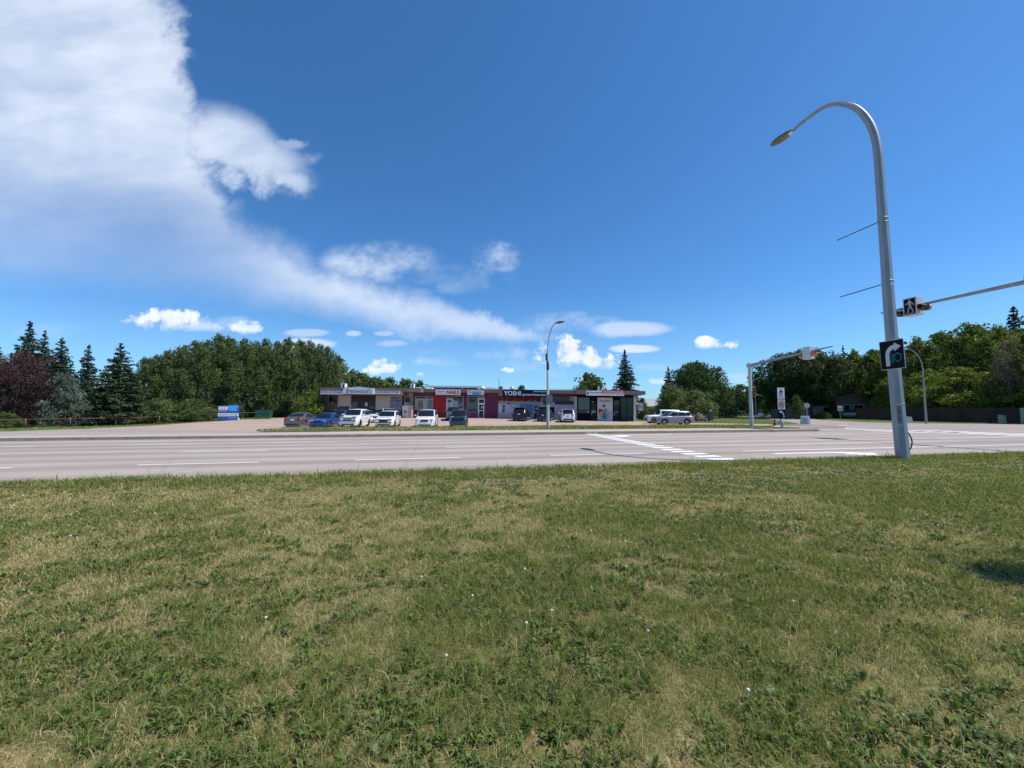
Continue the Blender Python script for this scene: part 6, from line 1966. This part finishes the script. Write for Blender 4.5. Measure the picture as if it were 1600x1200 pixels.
def trunk_mesh(H, r, B, seed, z_split, m=BARK, nl=9, multi=1):
    rs = random.Random(seed)
    k = MB()
    top = H * .72
    for q in range(multi):
        a = q * 2.1 + rs.random(); ox, oy = (0, 0) if multi == 1 else (.35 * math.cos(a), .35 * math.sin(a))
        pts = [(ox, oy, -.3), (ox * 1.1, oy * 1.1, z_split * .5), (ox * 2 + rs.uniform(-.15, .15), oy * 2, z_split), (ox * 3.5 + rs.uniform(-.3, .3), oy * 3.5 + rs.uniform(-.3, .3), (z_split + top) / 2), (ox * 4, oy * 4, top)]
        s = 1 / math.sqrt(multi)
        k.tube(pts, [r * 1.25 * s, r * s, r * .85 * s, r * .5 * s, r * .12 * s], 8)
    for b in rs.sample(B, min(nl, len(B))):
        z1 = z_split + rs.random() * (max(b[2] - z_split, 0)) * .5
        mid = (b[0] * .45, b[1] * .45, z1 + (b[2] - z1) * .45 + rs.uniform(0, .3))
        k.tube([(0, 0, z1), mid, (b[0], b[1], b[2])], [r * .42, r * .26, r * .06], 6)
    return k.mesh("trunk", m)

def spruce_mesh(name, seed, H, W, cols, n_lv=26, z0=.2, needles=9000, ragged=.25, fullness=.9):
    rs = np.random.RandomState(seed)
    P = []; C = []; S = []; N = []; K = MB()
    K.tube([(0, 0, -.3), (0, 0, H * .5), (0, 0, H * .985)], [H * .022, H * .012, .01], 8)
    allb = []
    for i in range(n_lv):
        t = i / (n_lv - 1)
        z = z0 + (H * .965 - z0) * t ** .92
        rad = (W / 2) * 1.12 * (1 - t) ** fullness + .05 * W * (1 - t) + .10
        nb = max(4, int(11 * (1 - t) + 4))
        a0 = rs.rand() * 6.28
        for b in range(nb):
            a = a0 + 6.283 * b / nb + rs.uniform(-.25, .25)
            L = rad * rs.uniform(1 - ragged * 1.6, 1 + ragged)
            allb.append((z + rs.uniform(-.12, .12), a, max(.1, L), t))
    tot = sum(b[2] ** 1.4 for b in allb)
    for z, a, L, t in allb:
        n = max(8, int(needles * L ** 1.4 / tot))
        s = rs.uniform(.06, 1.0, n) ** .75
        rise = L * (.10 + .28 * t)
        x = s * L
        zz = z + rise * s - .36 * L * s * s * (1 - .6 * t) + .10 * L * (s > .85) * (s - .85)
        wd = (.20 + .22 * (1 - s)) * L * .9
        off = rs.normal(size=n) * wd * .55
        hang = -np.abs(rs.normal(size=n)) * .07 * L ** .5
        px = x * math.cos(a) - off * math.sin(a); py = x * math.sin(a) + off * math.cos(a)
        P.append(np.stack([px, py, zz + hang], -1))
        N.append(np.tile([math.cos(a) * .4, math.sin(a) * .4, 1.0], (n, 1)))
        base = np.array(cols[rs.randint(len(cols))]) * rs.uniform(.75, 1.2)
        C.append(base * (rs.uniform(.8, 1.2, n) * (.8 + .35 * s))[:, None])
        S.append(rs.uniform(.20, .42, n) * (H / 10) ** .3)
        K.tube([(0, 0, z), (math.cos(a) * L * .9, math.sin(a) * L * .9, z + rise * .9 - .36 * L * .8 * (1 - .6 * t))], [.03, .008], 4, cap=False)
    P = np.concatenate(P); N = np.concatenate(N); C = np.concatenate(C); S = np.concatenate(S)
    n = len(P); q = leaf_quads(P, S, N, rs, aspect=.42)
    col = np.concatenate([np.repeat(C, 4, 0), np.ones((n * 4, 1))], 1)
    return np_mesh(name, q, [np.arange(n * 4).reshape(-1, 4)], M_LEAF, col), K.mesh("trunk", BARK)

GR = dict(
 pop=[(.050, .078, .032), (.060, .092, .034), (.042, .066, .032), (.070, .10, .036)],
 elm=[(.026, .050, .020), (.034, .062, .022), (.022, .042, .020)],
 ash=[(.075, .105, .024), (.095, .125, .026), (.060, .090, .024), (.050, .075, .022)],
 dome=[(.034, .068, .022), (.042, .082, .024), (.028, .055, .022)],
 olive=[(.080, .105, .042), (.066, .092, .036), (.095, .12, .05)],
 lime=[(.075, .13, .026), (.06, .11, .024), (.10, .15, .03)],
 purple=[(.062, .022, .030), (.075, .026, .034), (.048, .022, .028), (.055, .034, .030)],
 silver=[(.13, .19, .175), (.10, .15, .135), (.09, .12, .09)],
 spruce=[(.026, .046, .026), (.032, .055, .034), (.022, .040, .024)],
 spruceb=[(.024, .042, .032), (.030, .052, .040), (.018, .034, .026)],
 dry=[(.15, .125, .095), (.12, .10, .075), (.09, .085, .05)],
)
MULT = dict(elm=(1.6, 1.45, 1.0), ash=(2.3, 2.05, 1.3), purple=(1.15, 1.2, 1.2), silver=(1.15, 1.12, 1.05), dry=(1.5, 1.5, 1.4), lime=(1.5, 1.35, 1.1), spruce=(1.7, 1.6, 1.3), spruceb=(1.7, 1.6, 1.3))
GR = {k_: [tuple(c * m_ for c, m_ in zip(q, MULT.get(k_, (1.75, 1.62, 1.35)))) for q in v_] for k_, v_ in GR.items()}
VAR = {}
def variant(kind, i):
    key = (kind, i)
    if key in VAR: return VAR[key]
    sd = 100 + i * 17 + hash_(kind)
    if kind == "poplar": c, B = crown("crown", sd, 10, 6.2, .2, 100, 27000, .175, GR["pop"], "oval", (.12, .23), 1.5); t = trunk_mesh(10, .16, B, sd, 2.0)
    elif kind == "elm": c, B = crown("crown", sd, 13, 15, 2.6, 110, 34000, .36, GR["elm"], "vase", (.13, .22), .85); t = trunk_mesh(13, .38, B, sd, 3.2, nl=14)
    elif kind == "ash": c, B = crown("crown", sd, 12, 11, 1.6, 95, 28000, .30, GR["ash"], "oval", (.15, .26), .8); t = trunk_mesh(12, .26, B, sd, 2.6, BARKG, nl=12)
    elif kind == "dome": c, B = crown("crown", sd, 11, 14, .3, 150, 46000, .34, GR["dome"], "dome", (.13, .22), 1.1, droop=.5); t = trunk_mesh(11, .3, B, sd, 2.2, nl=10)
    elif kind == "bush": c, B = crown("crown", sd, 4.5, 6.0, .05, 60, 14000, .20, GR["olive"], "dome", (.2, .36), .9); t = trunk_mesh(4.5, .09, B, sd, .6, nl=8, multi=3)
    elif kind == "darkbush": c, B = crown("crown", sd, 4.5, 6.0, .05, 60, 14000, .20, GR["pop"], "dome", (.2, .36), .9); t = trunk_mesh(4.5, .09, B, sd, .6, nl=8, multi=3)
    elif kind == "young": c, B = crown("crown", sd, 6.5, 2.4, 3.4, 34, 7000, .085, GR["elm"], "oval", (.2, .36), .95); t = trunk_mesh(6.5, .05, B, sd, 3.2, nl=10)  # used by the added shadow caster alone
    elif kind == "limebush": c, B = crown("crown", sd, 4.0, 5.0, .05, 36, 7000, .22, GR["lime"], "dome", (.22, .38), .9); t = trunk_mesh(4, .07, B, sd, .5, nl=8, multi=3)
    elif kind == "distant": c, B = crown("crown", sd, 10, 9, .3, 60, 12000, .46, GR["pop"] + GR["lime"][1:2], "oval", (.22, .36), .85); t = trunk_mesh(10, .2, B, sd, 2.0, nl=8)
    elif kind == "purple": c, B = crown("crown", sd, 7.5, 8.5, .5, 60, 17000, .17, GR["purple"], "dome", (.18, .30), .9); t = trunk_mesh(7.5, .12, B, sd, 1.2, nl=10, multi=3)
    elif kind == "silver": c, B = crown("crown", sd, 5, 5.2, .1, 44, 9000, .16, GR["silver"], "dome", (.18, .30), .9); t = trunk_mesh(5, .1, B, sd, .8, nl=8, multi=2)
    elif kind == "flower": c, B = crown("crown", sd, 1.8, 2.4, .05, 26, 2600, .13, [(.07, .06, .05), (.5, .47, .45), (.10, .09, .06), (.55, .5, .5)], "dome", (.22, .34), .9); t = trunk_mesh(1.8, .04, B, sd, .3, nl=6, multi=3)
    elif kind == "dry": c, B = crown("crown", sd, 9, 7, 2.0, 40, 6500, .20, GR["dry"], "oval", (.18, .30), .8); t = trunk_mesh(9, .18, B, sd, 2.0, BARKG, nl=16)
    elif kind == "spruce": c, t = spruce_mesh("crown", sd, 10, 4.6, GR["spruce"] if i % 2 else GR["spruceb"], 34, needles=17000)
    elif kind == "pine": c, t = spruce_mesh("crown", sd, 10, 6.5, GR["spruce"], 20, .6, 12000, .45, .55)
    VAR[key] = (c, t)
    return c, t
def hash_(s): return sum(ord(c) * (i + 3) for i, c in enumerate(s)) % 97
BASEH = dict(poplar=(10, 6.2), elm=(13, 15), ash=(12, 11), dome=(11, 14), young=(6.5, 2.4), bush=(4.5, 6), darkbush=(4.5, 6), limebush=(4, 5), distant=(10, 9), purple=(7.5, 8.5), silver=(5, 5.2), flower=(1.8, 2.4), dry=(9, 7), spruce=(10, 4.6), pine=(10, 6.5))
rt_ = random.Random(77)
def tree(kind, v, u, Y, vtop, wpx, label, name="tree", cat="tree", group=None, dz=-.08, rot=None):
    b = at(u, Y, dz)
    H, W = BASEH[kind]
    h = D(u, vtop, Y).z - b[2]; w = wpx / F_PX * Y
    c, t = variant(kind, v)
    r = empty(name, b, rt_.uniform(0, 6.28) if rot is None else rot)
    r.scale = (w / W, w / W, h / H)
    tag(r, label, cat, group)
    link(bpy.data.objects.new("crown", c), r); link(bpy.data.objects.new("trunk", t), r)
    return r

LG = "poplars in the grove left of the shops"
grove = [(221, 51, 561, 60), (258, 52.5, 549, 66), (300, 54, 534, 70), (336, 56, 525, 72), (377, 58, 532, 68), (412, 60, 531, 64), (447, 62, 531, 66), (481, 64, 535, 62), (509, 66, 543, 56), (527, 71, 558, 48)]
gl = ["grove poplar right beside the last dark spruce, the shortest on that side", "second grove poplar in from the dark spruce, rounded top", "grove poplar a little left of the grove's highest top",
      "tallest grove poplar, above and left of the blue bin", "grove poplar directly above the blue bin", "grove poplar directly above the green dumpster",
      "grove poplar between the dumpster and the taupe sedan", "grove poplar behind the roof of the taupe sedan", "grove poplar rising just left of the shop roof's end", "shorter dark poplar just over the left end of the shop roof"]
for i, ((u, Y, vt, w), lab) in enumerate(zip(grove, gl)):
    tree("poplar", i % 3, u, Y, vt, w, lab, "poplar_tree", group=LG)
back = [(240, 61, 558, 66), (282, 63, 541, 70), (352, 67, 529, 74), (395, 70, 536, 74), (430, 73, 535, 70), (465, 75, 534, 70), (497, 76, 540, 60), (318, 64, 533, 70)]
bl = ["rear poplar filling the gap right of the dark spruce", "rear poplar showing between two rounded tops on the left of the grove", "rear poplar behind the gap right of the tallest top", "rear poplar behind the gap between bin and dumpster",
      "rear poplar behind the gap right of the dumpster", "rear poplar behind the gap left of the taupe sedan's roof", "rear poplar behind the right shoulder of the grove", "rear poplar close behind the tallest top on its left"]
for i, ((u, Y, vt, w), lab) in enumerate(zip(back, bl)):
    tree("poplar", (i + 1) % 3, u, Y, vt, w, lab, "poplar_tree", group=LG)
for i, (u, Y, vt, w, lab, kd) in enumerate([(484, 58.5, 612, 56, "bright green bush at the left corner of the shops", "limebush"), (447, 63.5, 624, 50, "green bush behind the taupe sedan", "limebush"), (300, 51, 624, 64, "dark bush under the grove left of the blue bin", "darkbush"),
      (385, 61, 628, 44, "bush between blue bin and dumpster", "darkbush"), (250, 48.5, 622, 60, "bush under the grove behind the rusty rail", "darkbush"), (340, 57.5, 624, 50, "bush just behind the blue bin", "darkbush"), (425, 66, 624, 50, "bush behind the dumpster", "darkbush")]):
    tree(kd, i % 2, u, Y, vt, w, lab, "bush", "bush", "bushes at the foot of the grove")
tree("spruce", 0, 36, 49.5, 500, 62, "tallest broad spruce at the far left above the purple tree", "spruce_tree", group="spruces on the far left")
tree("spruce", 1, 60, 51, 514, 50, "spruce close behind and right of the tallest far left one", "spruce_tree", group="spruces on the far left")
tree("spruce", 1, 88, 47.5, 525, 66, "spruce rising behind the silvery shrub", "spruce_tree", group="spruces on the far left")
tree("spruce", 0, 131, 48.5, 537, 46, "narrow spruce standing alone in a gap of sky", "spruce_tree", group="spruces on the far left")
tree("spruce", 1, 182, 47, 534, 74, "dark spruce next to the poplar grove with a wide skirt", "spruce_tree", group="spruces on the far left")
tree("spruce", 2, 158, 46, 605, 64, "low spruce skirt between the lone spruce and the grove", "spruce_tree", group="spruces on the far left")
tree("purple", 0, 24, 41.5, 549, 124, "purple leaved tree at the left edge", "purple_tree")
tree("silver", 0, 98, 43.0, 584, 66, "silvery green shrub beside the purple tree", "silver_shrub", "shrub")
tree("darkbush", 0, 2, 39.0, 644, 56, "low green bush under the purple tree", "bush", "bush")
tree("spruce", 2, -12, 50, 538, 60, "spruce cut by the left edge of the picture", "spruce_tree", group="spruces on the far left")
tree("poplar", 0, -60, 46, 520, 90, "poplar outside the left edge", "poplar_tree"); 
for i, (u, Y, vt, w, lab) in enumerate([(548, 96, 579, 46, "distant tree above the script name sign's left side"), (566, 100, 584, 62, "distant tree above the right side of the script name sign"), (607, 104, 591, 62, "distant tree above the cream panel"), (634, 106, 593, 56, "distant tree left of the roof step"),
      (520, 92, 580, 50, "distant tree rising at the left end of the shop roof"), (655, 112, 596, 40, "distant low tree by the roof step"), (588, 98, 590, 60, "distant tree behind the lettered band"), (815, 110, 602, 22, "small tree top peeping over the restaurant sign"), (921, 92, 584, 68, "round distant tree above the boutique's left half"), (912, 84, 602, 34, "small yellow green tree before the round one")]):
    tree("distant", i % 3, u, Y, vt, w, lab, "distant_tree", group="trees seen over the shop roof")
tree("spruce", 1, 654, 92, 591, 20, "small dark spruce by the roof step", "spruce_tree")
tree("spruce", 0, 978, 84, 545, 46, "tall lone spruce behind the boutique roof", "spruce_tree")
tree("distant", 1, 1004, 68, 622, 20, "slender green tree right of the white pillar", "small_tree")
RG = "trees right of the shops"
tree("spruce", 1, 1046, 90, 571, 34, "dark spruce at the left of the great round tree", "spruce_tree", group=RG)
tree("dome", 0, 1092, 86, 567, 104, "great round dark green tree behind the bushes", "round_tree", group=RG)
tree("bush", 0, 1054, 74, 602, 56, "tall olive bush left of the great round tree", "bush", "bush", RG)
tree("bush", 1, 1087, 69, 611, 66, "spreading olive bush before the great round tree", "bush", "bush", RG)
tree("bush", 0, 1020, 105, 636, 40, "low dark bush beyond the white boxy off-roader", "bush", "bush", RG)
tree("bush", 1, 1010, 76, 643, 30, "low bush beside the white pillar", "bush", "bush", RG)
tree("flower", 0, 1092, 63, 645, 22, "white flowering shrub behind the silver crossover", "flowering_shrub", "shrub")
SG = "trees along the side street"
for i, (u, Y, vt, w, lab, kd) in enumerate([(1138, 128, 606, 40, "pale tree at the left of the side street's far end", "distant"), (1158, 118, 601, 44, "light tree over the black pickup", "distant"), (1180, 112, 600, 40, "light tree left of the far mast post", "distant"),
      (1125, 98, 612, 36, "darker tree between the round tree and the black pickup", "distant"), (1203, 86, 622, 34, "yellow green small tree behind the hydrant", "limebush"), (1196, 104, 592, 46, "dark tree behind the far mast post", "elm"), (1118, 110, 622, 60, "dark tree low behind the waste cart", "distant"), (1150, 140, 620, 70, "dark mass of tree closing the side street", "distant"), (1178, 124, 616, 60, "dark low tree behind the lawn sign", "elm"), (1215, 92, 625, 40, "shady low tree above the grey fence", "elm"), (1246, 70, 618, 20, "small tree behind the island sign post", "distant")]):
    tree(kd, i % 3 if kd != "limebush" else 0, u, Y, vt, w, lab, "street_tree", group=SG)
tree("elm", 0, 1237, 80, 553, 116, "large dark elm left of the pale signal box", "elm_tree", group=SG)
tree("elm", 1, 1268, 77, 546, 118, "large dark elm behind the pale signal box", "elm_tree", group=SG)
tree("elm", 2, 1305, 84, 560, 84, "dark elm right of the pale signal box", "elm_tree", group=SG)
tree("limebush", 1, 1287, 74, 643, 26, "green bush before the grey roofed bungalow", "bush", "bush", SG)
tree("spruce", 0, 1306, 76, 632, 18, "small dark spruce between the two houses", "spruce_tree", group=SG)
tree("spruce", 1, 1323, 98, 537, 26, "dark conifer top over the yellow green trees", "spruce_tree", group=SG)
tree("spruce", 0, 1412, 92, 526, 26, "dark conifer top just right of the big lamp post", "spruce_tree", group=SG)
FGp = "broad trees over the board fence"
for i, (u, Y, vt, w, lab) in enumerate([(1338, 79, 550, 74, "yellow green tree above the brown house"), (1372, 76, 547, 84, "yellow green tree left of the big lamp post"), (1405, 72, 540, 84, "broad tree behind the black turn sign"), (1440, 69, 531, 88, "broad tree above the lamp post by the fence"),
      (1480, 66, 519, 96, "tall broad tree above the fence's middle"), (1530, 64, 506, 104, "highest broad tree near the right edge"), (1575, 62, 512, 96, "broad tree under the conifer at the right edge"), (1502, 57, 574, 112, "lower yellow green tree hanging over the fence"),
      (1567, 53, 588, 84, "lower tree by the small utility box"), (1450, 62, 580, 84, "lower tree right of the fence lamp post"), (1625, 52, 510, 110, "broad tree cut by the right edge"), (1400, 68, 590, 70, "lower tree behind the big lamp post"), (1700, 46, 480, 150, "broad tree outside the right edge")]):
    tree("ash", i % 3, u, Y, vt, w, lab, "broad_tree", group=FGp)
tree("spruce", 2, 1597, 64, 476, 84, "dark conifer top at the right edge", "spruce_tree")
tree("dry", 0, 1584, 51.5, 528, 62, "half bare brownish tree at the right edge", "bare_tree")

yt = tree("young", 0, 2150, 3.6, -300, 10, "young tree just beyond the right edge whose shade falls on the lawn", "young_tree")  # added out of view to throw a dark patch on the lawn
yt.location = (8.2, 3.02, 0.05); yt.scale = (.85, .7, 1)
# far band of trees closing the horizon
def treeline():
    rs = np.random.RandomState(8)
    n = 60000
    th = rs.uniform(-1.25, 1.25, n)
    Rr = 330 + 30 * np.sin(th * 9) + rs.uniform(-10, 10, n)
    X = Rr * np.sin(th) * 1.3; Y = Rr * np.cos(th)
    hh = 5.0 + 4.0 * fbm(X, Y, .03, 5) + 3.0 * fbm(X, Y, .12, 9)
    Z = T(X, Y) + hh * rs.rand(n) ** .8
    P = np.stack([X, Y, Z], -1)
    q = leaf_quads(P, rs.uniform(.9, 2.0, n), np.tile([0, -1, .5], (n, 1)), rs, .7)
    C = np.array([.05, .075, .03]) * rs.uniform(.7, 1.3, n)[:, None]
    col = np.concatenate([np.repeat(C, 4, 0), np.ones((n * 4, 1))], 1)
    me = np_mesh("far_woods", q, [np.arange(n * 4).reshape(-1, 4)], M_LEAF, col)
    tag(link(bpy.data.objects.new("far_woods", me)), "low far woods along the horizon", kind="stuff")
treeline()

# ------------------------------------------------------------------ houses
def house(name, label, u, Y, w, d, hw, hr, wallm, roofm, rz=0.0, over=.5, wins=(), ridge="x"):
    b = at(u, Y, -.05); r = empty(name, b, rz); tag(r, label, "house")
    k = MB(); k.box(-w / 2, w / 2, -d / 2, d / 2, -.3, hw)
    if ridge == "x":
        k.prism([(-d / 2, hw), (d / 2, hw), (0, hw + hr)], -w / 2, w / 2, Matrix.Rotation(R(90), 4, "Z"))
    else: k.prism([(-w / 2, hw), (w / 2, hw), (0, hw + hr)], -d / 2, d / 2)
    k.build("wall", wallm, r)
    k = MB(); a, c = (d, w) if ridge == "x" else (w, d)
    M = Matrix.Rotation(R(90), 4, "Z") if ridge == "x" else Matrix.Identity(4)
    sl = hr / (a / 2)
    for s in (1, -1):
        pts = [(0, hw + hr + .04), (s * (a / 2 + over), hw - sl * over + .04), (s * (a / 2 + over), hw - sl * over + .20), (0, hw + hr + .20)]
        k.prism(pts if s < 0 else pts[::-1], -c / 2 - over, c / 2 + over, M)
    k.build("roof", roofm, r)
    for x, z, ww, hh in wins:
        g = MB(); g.box(x - ww / 2, x + ww / 2, -d / 2 - .03, -d / 2 - .004, z, z + hh); o = g.build("window", GLASSD, r)
        f = MB()
        f.box(x - ww / 2 - .08, x - ww / 2, -d / 2 - .06, -d / 2 - .004, z - .08, z + hh + .08); f.box(x + ww / 2, x + ww / 2 + .08, -d / 2 - .06, -d / 2 - .004, z - .08, z + hh + .08)
        f.box(x - ww / 2, x + ww / 2, -d / 2 - .06, -d / 2 - .004, z + hh, z + hh + .08); f.box(x - ww / 2, x + ww / 2, -d / 2 - .06, -d / 2 - .004, z - .08, z)
        f.build("window_frame", WHITEP, o)
    return r
SHING = mat("grey_shingles", (0.17, 0.165, 0.165), 0.9, var=.2, scale=6)
SHINGB = mat("brown_shingles", (0.085, 0.075, 0.07), 0.9, var=.2, scale=6)
house("bungalow", "white bungalow with grey shingle roof behind the stop sign", 1289, 84, 9, 9, 2.6, 1.8, mat("white_siding", (0.45, 0.44, 0.43), 0.8), SHING, R(-6), wins=((-2.2, 1.0, 1.6, 1.1), (2.2, .9, 1.8, 1.2)))
house("brown_house", "brown stucco house with low gable roof half under the trees", 1334, 80, 9.5, 10, 3.4, 2.0, mat("brown_stucco", (0.17, 0.125, 0.10), 0.9, var=.15), SHINGB, R(-18), .8, ((-3.0, 1.4, .9, 1.1), (-1.2, 1.3, 1.5, 1.2), (2.4, 1.4, 1.5, 1.2)), "y")
house("far_house", "pale roofed far house between the shops and the bushes", 1014, 118, 9, 9, 2.6, 2.0, mat("pale_siding", (0.30, 0.31, 0.32), 0.8), mat("pale_shingles", (0.33, 0.33, 0.34), 0.9), R(5), wins=((0, 1, 1.6, 1.1),))
house("far_house", "white house glimpsed behind the spruces on the left", 146, 82, 11, 9, 3.2, 2.4, _mats["white_siding"], SHING, R(20), wins=((-3, 1.0, 2, 1.2), (2, 1.0, 2, 1.2)))
fe2 = empty("grey_fence", (0, 0, 0)); tag(fe2, "grey wooden fence behind the sign post by the side street", "fence")
a, b = Vector(at(1205, 80, 0)), Vector(at(1262, 74, 0)); L = (b - a).length; M = Matrix.Translation(a) @ Matrix.Rotation(math.atan2(b.y - a.y, b.x - a.x), 4, "Z")
k = MB(); x = 0
while x < L: k.box(x, x + .14, -.012, .012, 0, 1.7, M); x += .15
k.build("boards", mat("grey_boards", (0.16, 0.135, 0.115), 0.9, var=.2, scale=3), fe2)
k = MB()
for q in range(int(L / 2.4) + 1): k.box(q * 2.4 - .06, q * 2.4 + .06, .013, .12, -.1, 1.78, M)
k.build("fence_post", _mats["grey_boards"], fe2)
